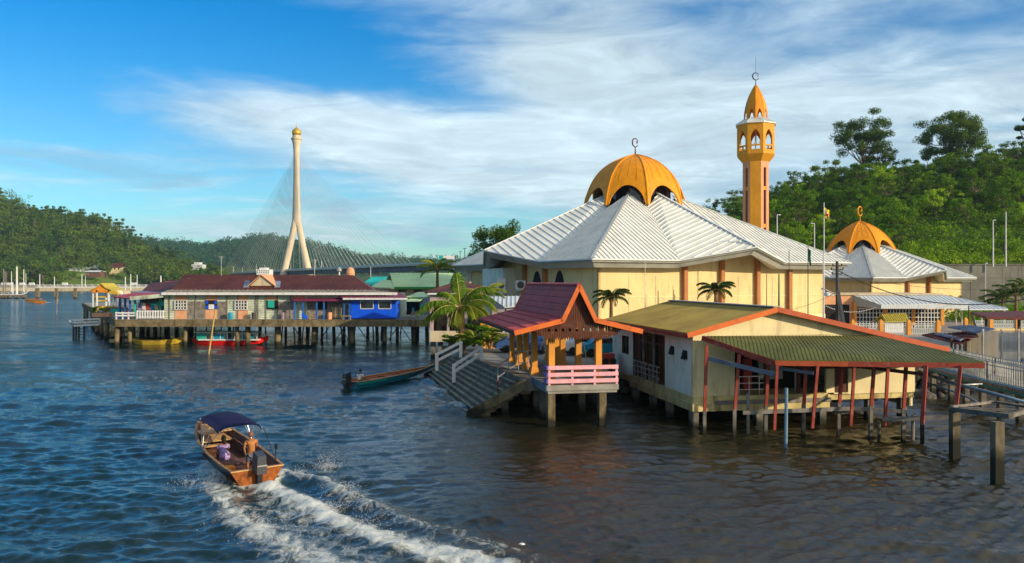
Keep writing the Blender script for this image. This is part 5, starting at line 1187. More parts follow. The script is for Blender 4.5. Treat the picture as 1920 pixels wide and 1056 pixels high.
m = MB(); [m.box(XX(px, 96.4)-.05, XX(px, 96.4)+.05, 96.4, 96.46, ZD+.2, ZZ(578, 96.4)) for px in range(624, 645, 4)]; m.box(XX(622, 96.4), XX(646, 96.4), 96.4, 96.46, ZD+.5, ZD+.6); m.box(XX(622, 96.4), XX(646, 96.4), 96.4, 96.46, ZZ(578, 96.4), ZZ(577, 96.4)); m.build('bars', M['beige'], cage)
# shacks right of the blue shop
sk = thing('teal_shack', (XX(780, 99), 99, ZD), 'small teal and pale blue shack with patched green roofs right of the blue shop', 'shack')
m = MB(); m.slab([P(762, 556, 98), P(800, 557, 97.5), P(812, 548, 103), P(785, 547.5, 103)], .1); m.slab([P(762, 564, 96.5), P(786, 564, 96), P(806, 551, 99), P(800, 559, 98.6), P(775, 557, 99)], .08); m.build('roof', M['green_roof'], sk)
m = MB(); F2(787, 808, 97.5, 557, 590, m, .2); m.build('wall', M['zinc_fence'], sk)
m = MB(); F2(795, 807, 97.4, 571, 579, m, .1); m.build('window', M['dark'], sk)
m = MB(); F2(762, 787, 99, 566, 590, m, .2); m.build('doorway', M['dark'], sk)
m = MB(); F2(772, 777, 98.6, 577, 586, m, .1); F2(787, 793, 97.3, 571, 588, m, .1); m.build('teal_panel', M['teal'], sk)
m = MB(); m.beam(P(771, 591, 96), P(776, 584, 96.5), .1, .3); m.beam(P(777, 591, 96), P(782, 584, 96.5), .1, .3); m.build('leaning_board', M['wood_grey'], sk)
# green roofed house behind
gh = thing('green_roof_house', (XX(790, 125), 125, ZD), 'cream house with a large pale green hipped roof behind the blue shop', 'house')
m = MB(); A = [P(739, 540, 118), P(868, 540, 118), P(862, 512, 128), P(731, 512, 128)]; m.slab(A, .15); m.ribs(A, (1, 0), .8, .06, .06)
m.slab([P(731, 512, 128), P(862, 512, 128), P(870, 530, 138), P(720, 530, 138)], .15); m.slab([P(695, 538, 120), P(739, 540, 118), P(745, 527, 123), P(718, 524, 126)], .12); m.build('roof', M['green_roof'], gh)
m = MB(); F2(739, 868, 117.8, 538, 542, m, .2); m.build('eave_board', M['green_trim'], gh)
m = MB(); F2(700, 868, 120, 542, 560, m, .3); m.build('wall', M['beige'], gh)
for a in (747, 776): m = MB(); F2(a, a+15, 119.8, 543.5, 547.5, m, .1); m.build('louvred_vent', M['wood_old'], gh)
tr_ = thing('turquoise_roof_house', (XX(700, 135), 135, ZD), 'house with a bright turquoise roof left of the green roof', 'house')
m = MB(); m.slab([P(676, 534, 130), P(712, 534, 130), P(727, 519, 140), P(698, 519, 140)], .15); m.build('roof', M['teal_roof'], tr_); m = MB(); m.box(XX(680, 131), XX(722, 131), 131, 138, ZD, ZZ(534, 131)); m.build('wall', M['mint'], tr_)
mast(695, 500, 520, 150, .1, 'steel', 'thin lamp pole above the turquoise roof', name='thin_pole', cat='pole', group='poles in the water village')
# poles standing in the water
def waterpole(a, b_, Yp, r, mt_, label): m = MB(); m.tube([P(*a, Yp), P(*b_, Yp)], [r, r], 7); m.build('mooring_pole', M[mt_], None, label=label, cat='pole', group='mooring poles in the river')
waterpole((391, 668), (404, 580), 84, .085, 'bamboo', 'long leaning bamboo pole in front of the red boat')
waterpole((106, 592), (107, 556), 185, .12, 'wood_grey', 'single grey pole in open water left of the landing')
waterpole((106.5, 572), (109, 561), 190, .08, 'bamboo', 'short thin pole touching the single grey pole')
# ---------------- far left pier and shore ----------------
pp = thing('pipeline_pier', (-215, 362, 0), 'long low pier carrying a pale pipe across the river to the left', 'pier')
m = MB(); Yk = 362.
pts = [P(-60, 552.5, Yk), P(42, 552.5, Yk), P(46, 551, Yk), P(56, 545, Yk), P(64, 544.5, Yk), P(72, 538.5, Yk), P(200, 538.5, Yk), P(360, 538.5, Yk)]
for a, b_ in zip(pts[:-1], pts[1:]): m.beam(a, b_, .8, .45)
m.build('deck', M['white'], pp)
m = MB()
for a, b_ in zip(pts[:-1], pts[1:]):
    n = max(1, int((b_-a).length/3)); m.beam(a+Vector((0, 0, 1.0)), b_+Vector((0, 0, 1.0)), .12, .12)
    for k in range(n): p = a.lerp(b_, k/n); m.box(p.x-.06, p.x+.06, p.y-.06, p.y+.06, p.z, p.z+1)
m.build('railing', M['white'], pp)
for px, w_ in ((-10, 1), (1, .9), (7, .9), (12, .9), (18, .8), (31, 1.8), (45, 1.8), (70, 1.5), (106, 1.2), (141, 1.2), (180, 1.2), (215, 1.2)): m = MB(); x = XX(px, Yk); m.box(x-w_/2, x+w_/2, Yk-.5, Yk+.5, -2, 4.9 if px > 65 else 1.8); m.build('pile', M['conc_moss'], pp)
for px, y0, y1, Yp, r, lb in ((7, 505, 552, 350, .35, 'weathered brown pole at the far left by the pier'), (11, 508, 552, 352, .25, 'thin brown pole next to the weathered one at the far left'), (31.5, 500, 552, 340, .5, 'tall thick pale pole on the left pier'), (44.5, 505, 548, 360, .25, 'grey mast right of the thick pale pole'), (21.5, 509, 548, 365, .22, 'thin grey mast left of the thick pale pole'), (24, 529, 551, 350, .3, 'short white post on the left pier')):
    mast(px, y0, y1, Yp, r, 'wood_grey' if 'brown' in lb else 'pole_white', lb, name='pier_mast', cat='mast', group='masts on the left pier')
for px, y0, Yp, lb, arm in ((74.5, 514, 640, 'white lamp post on the far embankment, left of the pair', 0), (153.5, 514, 640, 'white lamp post with a long arm on the far embankment', 6), (102, 519, 660, 'thin lamp post between the two white embankment posts', 0), (160, 517, 660, 'thin lamp post beside the long-armed one', 0), (245, 514, 500, 'tall thin mast above the red shelter roof', 0), (235, 519, 500, 'thinner mast left of the tall thin one', 0), (257, 515, 660, 'grey lamp post right of the tall thin mast', 0), (48.5, 513, 660, 'faint lamp post behind the left pier', 0)):
    mast(px, y0, 540 if Yp > 550 else 545, Yp, .45 if 'white' in lb or 'tall' in lb else .3, 'pole_white', lb, name='lamp_post', cat='lamp post', group='lamp posts along the far embankment', arm=arm or None)
# ---------------- cable-stayed bridge ----------------
br = thing('bridge', (-214.5, 770, 0), 'cable-stayed bridge with a single splayed concrete tower and gold dome', 'bridge')
dd = Vector((.586, -.81, 0)).normalized(); dp = Vector((.81, .586, 0)).normalized()
TB = Vector((-214.5, 770, 0))
def dk(s_): 
    z = 18.6+(.004*s_ if s_ > 0 else .009*s_); return TB+dd*s_+Vector((0, 0, z))
m = MB(); m2 = MB(); ss = [-420, -330, -260, -170, -80, 0, 80, 160, 240, 330, 400]
for a, b_ in zip(ss[:-1], ss[1:]):
    m.beam(dk(a), dk(b_), 24, 1.0); m2.beam(dk(a)-Vector((0, 0, 2.2)), dk(b_)-Vector((0, 0, 2.2)), 17, 3.2)
m.build('deck', M['bridge'], br); m2.build('girder', M['bridge_dark'], br)
m = MB()
for sg in (-1, 1):
    for a, b_ in zip(ss[:-1], ss[1:]): m.beam(dk(a)+dp*sg*11.8+Vector((0, 0, 1.1)), dk(b_)+dp*sg*11.8+Vector((0, 0, 1.1)), .3, .9)
m.build('parapet', M['white_metal'], br)
for s_ in (-150, 250, 320): 
    m = MB(); p = dk(s_); m.box(p.x-3, p.x+3, p.y-3, p.y+3, -2, p.z-3.5); m.build('pier', M['bridge'], br)
for sg in (-1, 1):
    m = MB(); pts = []; rs = []
    for k in range(9):
        f = k/8; z = 72*f; off = 16*(1-f)**1.15+1.1; pts.append(TB+dp*sg*off+Vector((0, 0, z))); rs.append(3.6-.7*f)
    m.tube(pts, rs, 10); m.build('tower_leg', M['bridge'], br, smooth=True)
tw = MB(); tw.lathe((TB.x, TB.y, 0), [(3.0, 62), (4.3, 68), (4.0, 76), (3.4, 92), (3.1, 110), (3.0, 128), (3.1, 138), (3.6, 144), (4.6, 148), (4.6, 149)], 14); twr = tw.build('tower', M['bridge'], br, smooth=True)
m = MB(); m.lathe((TB.x, TB.y, 0), [(5.3, 149), (5.5, 149.6), (5.5, 150.6), (4.2, 150.8), (3.9, 153.4)], 16); m.build('balcony', M['beige'], br)
m = MB(); m.lathe((TB.x, TB.y, 0), [(2.8, 153.2), (4.2, 154.2), (4.7, 155.8), (4.4, 157.6), (3.2, 159.2), (1.6, 160.4), (.5, 161.4), (.3, 163.6), (.05, 166)], 16); m.build('gold_dome', M['gold'], br, smooth=True)
NC = 23
for i in range(NC):
    f = i/(NC-1); zt_ = 84+f*50
    for dirn in (-1, 1):
        reach = (38+f*185)*dirn
        for sg in (-1, 1):
            a = TB+dd*dirn*2.6+Vector((0, 0, zt_)); b_ = dk(reach)+dp*sg*(10.5)+Vector((0, 0, .6))
            m = MB(); m.tube([a, b_], .105, 4); m.build('cable', M['cable'], br)
for k, s_ in enumerate(range(-300, 400, 42)):
    for sg in ((-1,) if k % 2 else (1,)):
        p = dk(s_)+dp*sg*11.5
        t = thing('bridge_lamp', p, 'twin-headed street lamp standing on the bridge deck', 'street lamp', 'street lamps along the bridge deck')
        m = MB(); m.tube([p, p+Vector((0, 0, 9))], .22, 5); m.build('pole', M['pole_dark' if s_ > 100 else 'pole_white'], t)
        m = MB(); m.beam(p+dd*1.8+Vector((0, 0, 9.2)), p-dd*1.8+Vector((0, 0, 9.2)), .35, .35); m.build('lamp_head', M['pole_dark'], t)
gn = thing('road_sign', P(838, 497, 480), 'green and white road sign gantry beyond the left palm on the bridge', 'road sign')
m = MB(); m.box(XX(823, 480), XX(831, 480), 480, 480.3, ZZ(492, 480), ZZ(479, 480)); m.build('green_board', M['teal'], gn)
m = MB(); m.box(XX(831, 480), XX(851, 480), 480, 480.3, ZZ(486, 480), ZZ(479.5, 480)); m.build('white_board', M['white'], gn)
m = MB(); [m.box(XX(px, 480)-.25, XX(px, 480)+.25, 480.4, 480.8, ZZ(505, 480), ZZ(479, 480)) for px in (830, 851)]; m.build('post', M['white_metal'], gn)

# ---------------- boats ----------------
def boatframe(x, y, deg, pitch=0., z=0., roll=0.):
    Mx = Matrix.Translation((x, y, z)) @ Matrix.Rotation(R(deg), 4, 'Z') @ Matrix.Rotation(R(-pitch), 4, 'Y') @ Matrix.Rotation(R(roll), 4, 'X')
    return lambda a, b, c=0.: Mx @ Vector((a, b, c))
def hull(B, st, thick, parent, m_out, m_in, m_rim, names=('hull', 'inner_planking', 'gunwale')):
    """st: stations (x, half beam at rail, rail height, half beam at chine, chine height)"""
    o = MB(); i_ = MB(); rm = MB()
    def ring(s_, t=0.):
        x, bt, zt_, bc, zc = s_; bt = max(bt-t, .01); bc = max(bc-t, .01)
        return [B(x, bt, zt_), B(x, bc, zc+t), B(x, 0, zc-.08+t*1.6), B(x, -bc, zc+t), B(x, -bt, zt_)]
    for mb, t in ((o, 0.), (i_, thick)):
        rr_ = [ring(s_, t) for s_ in st]; b0 = len(mb.v)
        for r_ in rr_: mb.v += [tuple(p) for p in r_]
        for k in range(len(rr_)-1):
            for j in range(4):
                mb.f.append((b0+k*5+j, b0+k*5+j+1, b0+(k+1)*5+j+1, b0+(k+1)*5+j)); mb.m.append(0)
        mb.f.append(tuple(b0+j for j in range(5))); mb.m.append(0)
    h = o.build(names[0], M[m_out], parent); i_.build(names[1], M[m_in], h)
    for sg in (-1, 1):
        for a, b_ in zip(st[:-1], st[1:]): rm.beam(B(a[0], sg*(a[1]-thick/2), a[2]+.015), B(b_[0], sg*(b_[1]-thick/2), b_[2]+.015), thick+.06, .045)
    rm.beam(B(st[0][0], st[0][1], st[0][2]+.01), B(st[0][0], -st[0][1], st[0][2]+.01), thick+.07, .05)
    rm.build(names[2], M[m_rim], h)
    return h
def outboard(B, x, y, parent, big=1., cowl='engine', zt_=.62):
    r_ = MB(); r_.hexa([B(x-.42*big, y-.17*big, zt_-.1), B(x+.08, y-.19*big, zt_-.1), B(x+.08, y+.19*big, zt_-.1), B(x-.42*big, y+.17*big, zt_-.1), B(x-.36*big, y-.14*big, zt_+.5*big), B(x+.05, y-.16*big, zt_+.58*big), B(x+.05, y+.16*big, zt_+.58*big), B(x-.36*big, y+.14*big, zt_+.5*big)])
    eng = r_.build('outboard_motor', M[cowl], parent)
    r_ = MB(); r_.hexa([B(x-.38*big, y-.15*big, zt_+.2), B(x-.30*big, y+.15*big, zt_+.2), B(x-.42*big, y+.16*big, zt_+.2), B(x-.44*big, y-.16*big, zt_+.2), B(x-.38*big, y-.15*big, zt_+.24), B(x-.30*big, y+.15*big, zt_+.24), B(x-.42*big, y+.16*big, zt_+.24), B(x-.44*big, y-.16*big, zt_+.24)]); r_.build('cowl_stripe', M['steel'], eng)
    r_ = MB(); r_.hexa([B(x-.24, y-.07, -.45), B(x-.06, y-.07, -.45), B(x-.06, y+.07, -.45), B(x-.24, y+.07, -.45), B(x-.30, y-.1, zt_-.08), B(x-.02, y-.1, zt_-.08), B(x-.02, y+.1, zt_-.08), B(x-.30, y+.1, zt_-.08)]); r_.build('leg', M['engine_dark'], eng)
    r_ = MB(); r_.hexa([B(x-.6, y-.14, -.12), B(x-.05, y-.12, -.1), B(x-.05, y+.12, -.1), B(x-.6, y+.14, -.12), B(x-.6, y-.14, -.09), B(x-.05, y-.12, -.07), B(x-.05, y+.12, -.07), B(x-.6, y+.14, -.09)]); r_.build('cavitation_plate', M['engine_dark'], eng)
    r_ = MB(); r_.tube([B(x, y+.05, zt_+.12), B(x+.55, y+.12, zt_+.18)], .03, 6); r_.build('tiller', M['black'], eng)
    return eng
def skin_obj(name, J, E, mt_, parent, sub=2, root=0, **kw):
    me = bpy.data.meshes.new(name); org = ORG[parent.name]
    me.from_pydata([tuple(Vector(p[0])-org) for p in J], E, []); me.materials.append(M[mt_])
    o = bpy.data.objects.new(name, me); COL.objects.link(o); o.parent = parent
    md = o.modifiers.new('skin', 'SKIN'); md.use_smooth_shade = True
    for k, p in enumerate(J):
        r_ = p[1]; me.skin_vertices[0].data[k].radius = (r_, r_*(p[2] if len(p) > 2 else 1)); me.skin_vertices[0].data[k].use_root = (k == root)
    s_ = o.modifiers.new('sub', 'SUBSURF'); s_.levels = s_.render_levels = sub
    return o
def fingers(mb, w, d, side, up=Vector((0, 0, 1)), L_=.085):
    d = d.normalized(); side = side.normalized(); dn = d.cross(side).normalized()
    mb.tube([w, w+d*.045, w+d*.09], [.024, .038, .034], 8)
    for k, (o_, l_) in enumerate(((-.028, .8), (-.010, .95), (.010, 1.), (.028, .78))):
        b_ = w+d*.085+side*o_; mb.tube([b_, b_+d*L_*.4*l_-dn*.010, b_+d*L_*.65*l_-dn*.035, b_+d*L_*.7*l_-dn*.06], [.009, .009, .008, .006], 6)
    b_ = w+d*.04+side*-.03; mb.tube([b_, b_+d*.03-side*.03, b_+d*.06-side*.035-dn*.02], [.011, .010, .007], 6)
def head(parent, c, face, skin_m='skin', hair_m='hair', long=False, cap=False, r=.105):
    c = Vector(c); f = Vector(face); f.z = 0; f.normalize(); s_ = Vector((-f.y, f.x, 0))
    mb = MB(); n = 14; rows = 11
    for i in range(rows+1):
        th = math.pi*i/rows
        for k in range(n):
            ph = 2*math.pi*k/n; x = math.sin(th)*math.cos(ph); y = math.sin(th)*math.sin(ph); z = math.cos(th)
            jaw = 1-.22*max(0, -z); nose = .16*max(0, math.cos(ph))**12*max(0, 1-abs(z+.1)*3.2)
            eye = -.05*max(0, 1-abs(abs(math.sin(ph))-.38)*7)*max(0, 1-abs(z-.05)*6)*(x > 0); mouth = .03*(max(0, math.cos(ph))**8)*max(0, 1-abs(z+.5)*8)
            q_ = 1+nose+eye+mouth
            mb.v.append(tuple(c+f*x*r*1.0*q_*jaw+s_*y*r*.82*jaw+Vector((0, 0, z*r*1.22))))
    for i in range(rows):
        for k in range(n): mb.f.append((i*n+k, (i+1)*n+k, (i+1)*n+(k+1) % n, i*n+(k+1) % n)); mb.m.append(0)
    for sg in (-1, 1): mb.tube([c+s_*sg*r*.78, c+s_*sg*r*.95-f*.01], [.022, .016], 6)
    h = mb.build('head', M[skin_m], parent, smooth=True)
    mb = MB(); b0 = 0
    for i in range(8):
        th = math.pi*i/7*(.62 if not long else .8)
        for k in range(n):
            ph = 2*math.pi*k/n; x = math.sin(th)*math.cos(ph); y = math.sin(th)*math.sin(ph); z = math.cos(th)
            cut = .0 if not (x > .35 and z < .55) else -.16
            mb.v.append(tuple(c-f*.012+f*x*r*(1.12+cut)+s_*y*r*(.95+cut*.5)+Vector((0, 0, z*r*1.3+.008))))
    for i in range(7):
        for k in range(n): mb.f.append((i*n+k, (i+1)*n+k, (i+1)*n+(k+1) % n, i*n+(k+1) % n)); mb.m.append(0)
    if long: mb.lathe(c-f*.085-Vector((0, 0, .14)), [(.05, -.10), (.075, -.02), (.085, .1), (.05, .2)], 8)
    mb.build('hair' if not cap else 'cap', M[hair_m], parent, smooth=True)
    return h
# motor boat in the foreground
BX, BY, BH = -10.03, 30.40, 127.7
Bt = boatframe(BX, BY, BH, 4.0, .06)
bt = thing('motor_boat', (BX, BY, 0), 'varnished wooden motor boat with a navy sun canopy speeding away and leaving a wake', 'boat')
stn = [(0, 1.03, .60, .66, .02), (1.2, 1.10, .60, .74, -.02), (2.8, 1.12, .63, .76, -.04), (4.4, 1.02, .72, .62, .0), (5.6, .82, .83, .42, .12), (6.5, .52, .93, .20, .30), (7.1, .20, 1.0, .06, .52), (7.3, .04, 1.02, .02, .7)]
hb = hull(Bt, stn, .05, bt, 'boat_blue', 'hull_in', 'rail_wood')
hb.data.materials.clear(); hb.data.materials.append(M['engine_dark']); 
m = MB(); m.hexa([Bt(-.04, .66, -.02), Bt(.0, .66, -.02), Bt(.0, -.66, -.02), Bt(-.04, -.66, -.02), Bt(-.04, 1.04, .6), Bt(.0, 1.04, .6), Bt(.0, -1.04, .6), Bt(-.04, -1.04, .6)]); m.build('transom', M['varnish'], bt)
m = MB(); m.beam(Bt(-.02, 1.05, .61), Bt(-.02, .22, .61), .14, .05); m.beam(Bt(-.02, -.22, .61), Bt(-.02, -1.05, .61), .14, .05); m.build('transom_cap', M['ply'], bt)
m = MB(); m.hexa([Bt(0.03, .9, .10), Bt(.03, -.9, .10), Bt(4.6, -.8, .12), Bt(4.6, .8, .12), Bt(.03, .9, .14), Bt(.03, -.9, .14), Bt(4.6, -.8, .16), Bt(4.6, .8, .16)]); m.build('floor_boards', M['hull_in'], bt)
m = MB(); m.hexa([Bt(5.0, .6, .5), Bt(5.0, -.6, .5), Bt(7.0, -.16, .8), Bt(7.0, .16, .8), Bt(5.0, .66, .54), Bt(5.0, -.66, .54), Bt(7.0, -.18, .84), Bt(7.0, .18, .84)]); m.build('foredeck', M['ply'], bt)
def plank(x0, x1, y0, y1, z, mt_, nm='seat'): m = MB(); m.hexa([Bt(x0, y1, z), Bt(x0, y0, z), Bt(x1, y0, z), Bt(x1, y1, z), Bt(x0, y1, z+.05), Bt(x0, y0, z+.05), Bt(x1, y0, z+.05), Bt(x1, y1, z+.05)]); m.build(nm, M[mt_], bt)
plank(5.3, 5.75, -.7, .7, .84, 'ply'); plank(4.5, 4.75, -.1, .75, .42, 'ply'); plank(1.55, 2.2, -1.0, 1.0, .40, 'hull_in'); plank(.62, .72, -.98, .98, .14, 'varnish', 'bulkhead')
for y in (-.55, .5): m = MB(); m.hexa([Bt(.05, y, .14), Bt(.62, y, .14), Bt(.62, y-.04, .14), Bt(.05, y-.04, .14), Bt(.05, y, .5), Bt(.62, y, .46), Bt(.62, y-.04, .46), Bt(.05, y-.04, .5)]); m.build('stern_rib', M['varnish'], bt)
m = MB(); m.hexa([Bt(1.6, -.72, .2), Bt(4.9, -.62, .25), Bt(4.9, -.7, .25), Bt(1.6, -.8, .2), Bt(1.6, -.72, .5), Bt(4.9, -.62, .6), Bt(4.9, -.7, .6), Bt(1.6, -.8, .5)]); m.build('side_bench_back', M['hull_in'], bt)
m = MB(); m.tube([Bt(.35, .25, .2), Bt(.35, .25, .42)], [.13, .11], 10); m.tube([Bt(.5, .5, .2), Bt(.5, .5, .36)], .11, 10); m.build('fuel_can', M['boat_orange'], bt)
outboard(Bt, -.06, 0., bt, 1.18)
# canopy
nv, nu = 9, 9; vs = []; 
for i in range(nu):
    for j in range(nv):
        x = 2.05+2.75*i/(nu-1); y = -.90+1.80*j/(nv-1); zz_ = 1.74+.19*(1-(y/.9001)**2)**.7+.06*math.sin(math.pi*i/(nu-1))-.05*(i/(nu-1))
        if i in (0, nu-1): zz_ -= .05
        if j in (0, nv-1): zz_ -= .06
        zz_ += .018*math.sin(i*2.4+j*1.1)
        vs.append(Bt(x, y, zz_))
b0 = len(vs); vs += [p-Vector((0, 0, .03)) for p in vs]
fs = [(i*nv+j, (i+1)*nv+j, (i+1)*nv+j+1, i*nv+j+1) for i in range(nu-1) for j in range(nv-1)]
fs += [tuple(b0+k for k in f_)[::-1] for f_ in fs]
edge = [(i*nv) for i in range(nu)]+[(nu-1)*nv+j for j in range(1, nv)]+[i*nv+nv-1 for i in range(nu-2, -1, -1)]+[j for j in range(nv-2, 0, -1)]
fs += [(edge[k], edge[(k+1) % len(edge)], b0+edge[(k+1) % len(edge)], b0+edge[k]) for k in range(len(edge))]
m = MB(); m.add(vs, fs); m.build('canopy', M['navy'], bt, smooth=True)
for sg in (-1, 1):
    m = MB()
    for xa, xb in ((2.0, 3.4), (3.0, 3.4), (4.7, 3.6), (4.0, 3.6)): m.tube([Bt(xa, sg*.86, 1.70), Bt(xb, sg*1.06, .66)], .016, 6)
    m.build('canopy_frame', M['silver'], bt)
m = MB(); m.tube([Bt(2.0, -.95, 1.66), Bt(.75, -1.0, .62)], .012, 5); m.build('canopy_strap', M['black'], bt)
m = MB(); m.tube([Bt(.7, -1.0, .6), Bt(.68, -1.0, 1.12)], .02, 6); m.tube([Bt(.68, -1., 1.08), Bt(.68, -1., 1.28)], [.06, .07], 8); m.build('stern_lamp', M['black'], bt)
m = MB(); m.hexa([Bt(1.2, .45, .16), Bt(1.2, .85, .16), Bt(1.55, .85, .16), Bt(1.55, .45, .16), Bt(1.2, .45, .42), Bt(1.2, .85, .42), Bt(1.55, .85, .42), Bt(1.55, .45, .42)][::1]); m.build('cool_box', M['boat_orange'], bt)
m = MB()
for k in range(3): m.tube([Bt(.28+.14*math.cos(a), -.62+.14*math.sin(a), .18+.03*k) for a in [2*math.pi*j/12 for j in range(13)]], .016, 5)
m.tube([Bt(.3, -.5, .2), Bt(.1, -.4, .3), Bt(-.02, -.35, .64)], .014, 5); m.build('rope_coil', M['bamboo'], bt)
# boatman standing at the tiller
fwd = (Bt(1, 0, 0)-Bt(0, 0, 0)).normalized(); lft = (Bt(0, 1, 0)-Bt(0, 0, 0)).normalized()
mp = thing('person', Bt(.78, .0, .15), 'person in an orange-brown shirt and cap standing at the tiller of the motor boat', 'person')
c = Bt(.80, -.05, .12); U3 = Vector((0, 0, 1))
def J(f, l, z): return c+fwd*f+lft*l+U3*z
body = [(J(0, 0, .88), .14, 1.1), (J(-.02, 0, 1.05), .125, 1.2), (J(0, 0, 1.25), .14, 1.25), (J(.03, 0, 1.38), .11, 1.3), (J(.05, 0, 1.47), .05),
        (J(.02, .19, 1.36), .055), (J(-.10, .32, 1.14), .043), (J(-.14, .28, .93), .032), (J(.02, -.19, 1.36), .055), (J(.08, -.26, 1.10), .043), (J(.26, -.20, 1.0), .032),
        (J(0, .10, .80), .09), (J(.05, .13, .46), .062), (J(.0, .14, .08), .042), (J(.12, .15, .03), .035), (J(0, -.10, .80), .09), (J(.02, -.13, .46), .062), (J(-.04, -.14, .08), .042), (J(.08, -.15, .03), .035)]
skin_obj('body', body, [(0, 1), (1, 2), (2, 3), (3, 4), (3, 5), (5, 6), (6, 7), (3, 8), (8, 9), (9, 10), (0, 11), (11, 12), (12, 13), (13, 14), (0, 15), (15, 16), (16, 17), (17, 18)], 'skin', mp)
skin_obj('shirt', [(J(-.01, 0, .90), .155, 1.15), (J(-.02, 0, 1.06), .145, 1.2), (J(0, 0, 1.25), .158, 1.25), (J(.02, 0, 1.38), .12, 1.3), (J(.02, .20, 1.36), .07), (J(-.05, .27, 1.24), .062), (J(.02, -.20, 1.36), .07), (J(.06, -.25, 1.22), .062)], [(0, 1), (1, 2), (2, 3), (3, 4), (4, 5), (3, 6), (6, 7)], 'shirt_orange', mp)
skin_obj('shorts', [(J(0, 0, .88), .15, 1.1), (J(0, .10, .78), .105), (J(.04, .13, .50), .085), (J(0, -.10, .78), .105), (J(.02, -.13, .50), .085)], [(0, 1), (1, 2), (0, 3), (3, 4)], 'jeans', mp)
head(mp, J(.07, .01, 1.60), fwd+lft*.3, 'skin', 'skin_dark', cap=True)
m = MB(); fingers(m, J(-.14, .28, .93), Vector((0, 0, -1))-fwd*.3+lft*-.1, fwd); fingers(m, J(.26, -.20, 1.0), fwd, lft); m.build('hand', M['skin'], mp, smooth=True)
# seated passenger
wp = thing('person', Bt(2.5, .55, .4), 'person with dark hair in a lilac patterned dress seated in the motor boat', 'person')
c = Bt(2.75, .42, .22)
skin_obj('body', [(J(0, 0, .26), .12, 1.1), (J(0, 0, .45), .10, 1.1), (J(.01, 0, .62), .11, 1.1), (J(.03, 0, .74), .09, 1.3), (J(.04, 0, .83), .045), (J(.03, .17, .70), .05), (J(.06, .24, .50), .038), (J(.26, .16, .40), .028), (J(.03, -.17, .70), .05), (J(.08, -.22, .50), .038), (J(.28, -.12, .40), .028),
        (J(.08, .10, .26), .095), (J(.45, .12, .28), .07), (J(.46, .12, -.04), .042), (J(.08, -.10, .26), .095), (J(.45, -.12, .28), .07), (J(.46, -.12, -.04), .042)],
        [(0, 1), (1, 2), (2, 3), (3, 4), (3, 5), (5, 6), (6, 7), (3, 8), (8, 9), (9, 10), (0, 11), (11, 12), (12, 13), (0, 14), (14, 15), (15, 16)], 'skin_dark', wp)
skin_obj('dress', [(J(-.02, 0, .22), .26, 1.0), (J(-.02, 0, .42), .20, 1.2), (J(0, 0, .60), .18, 1.25), (J(.02, 0, .72), .13, 1.3), (J(.03, .18, .69), .068), (J(.05, .24, .54), .06), (J(.03, -.18, .69), .068), (J(.07, -.23, .54), .06), (J(.3, 0, .22), .22, 1.0), (J(-.25, -.05, .12), .16)], [(0, 1), (1, 2), (2, 3), (3, 4), (4, 5), (3, 6), (6, 7), (0, 8), (0, 9)], 'lilac', wp)
head(wp, J(.06, 0, .96), fwd, 'skin_dark', 'hair', long=True)
m = MB(); fingers(m, J(.26, .16, .40), fwd-lft*.3, lft); fingers(m, J(.28, -.12, .40), fwd+lft*.3, lft); m.build('hand', M['skin_dark'], wp, smooth=True)
# blue open boat at the stairs
s0, s1 = G(655, 729, 0), G(806, 702, 0.0)
b2h = math.degrees(math.atan2(s1.y-s0.y, s1.x-s0.x)); Lb = (s1-s0).length
B2 = boatframe(s0.x, s0.y, b2h, .6, 0)
b2 = thing('open_boat', (s0.x, s0.y, 0), 'long open boat with sea-blue sides and varnished inside, nosing into the concrete stairs', 'boat')
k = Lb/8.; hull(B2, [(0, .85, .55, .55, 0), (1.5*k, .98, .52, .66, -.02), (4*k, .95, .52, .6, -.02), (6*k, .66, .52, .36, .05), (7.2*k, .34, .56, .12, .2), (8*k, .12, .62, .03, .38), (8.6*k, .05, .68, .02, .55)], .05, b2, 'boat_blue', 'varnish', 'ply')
m = MB()
for sg in (-1, 1): m.hexa([B2(0, sg*.865, .30), B2(2.6*k, sg*1.0, .30), B2(2.6*k, sg*.98, .3), B2(0, sg*.85, .3), B2(0, sg*.875, .5), B2(2.6*k, sg*1.0, .44), B2(2.6*k, sg*.985, .44), B2(0, sg*.86, .5)])
m.build('sheer_stripe', M['boat_green'], b2)
m = MB(); 
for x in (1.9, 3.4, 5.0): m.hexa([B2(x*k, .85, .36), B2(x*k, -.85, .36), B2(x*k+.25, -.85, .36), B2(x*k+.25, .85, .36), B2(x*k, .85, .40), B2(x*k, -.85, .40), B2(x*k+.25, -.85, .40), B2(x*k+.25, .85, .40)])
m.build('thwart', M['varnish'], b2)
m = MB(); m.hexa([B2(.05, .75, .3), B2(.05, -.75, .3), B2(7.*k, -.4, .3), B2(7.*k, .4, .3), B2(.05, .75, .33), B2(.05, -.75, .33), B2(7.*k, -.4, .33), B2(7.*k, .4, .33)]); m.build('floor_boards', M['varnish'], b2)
outboard(B2, -.1, 0, b2, 1.25, 'engine_dark', .55)
wm = thing('person', B2(1.0, 0, .3), 'person in a white shirt seated by the outboard motor of the blue open boat', 'person')
fwd = (B2(1, 0, 0)-B2(0, 0, 0)).normalized(); lft = (B2(0, 1, 0)-B2(0, 0, 0)).normalized(); c = B2(1.0, -.1, .22)
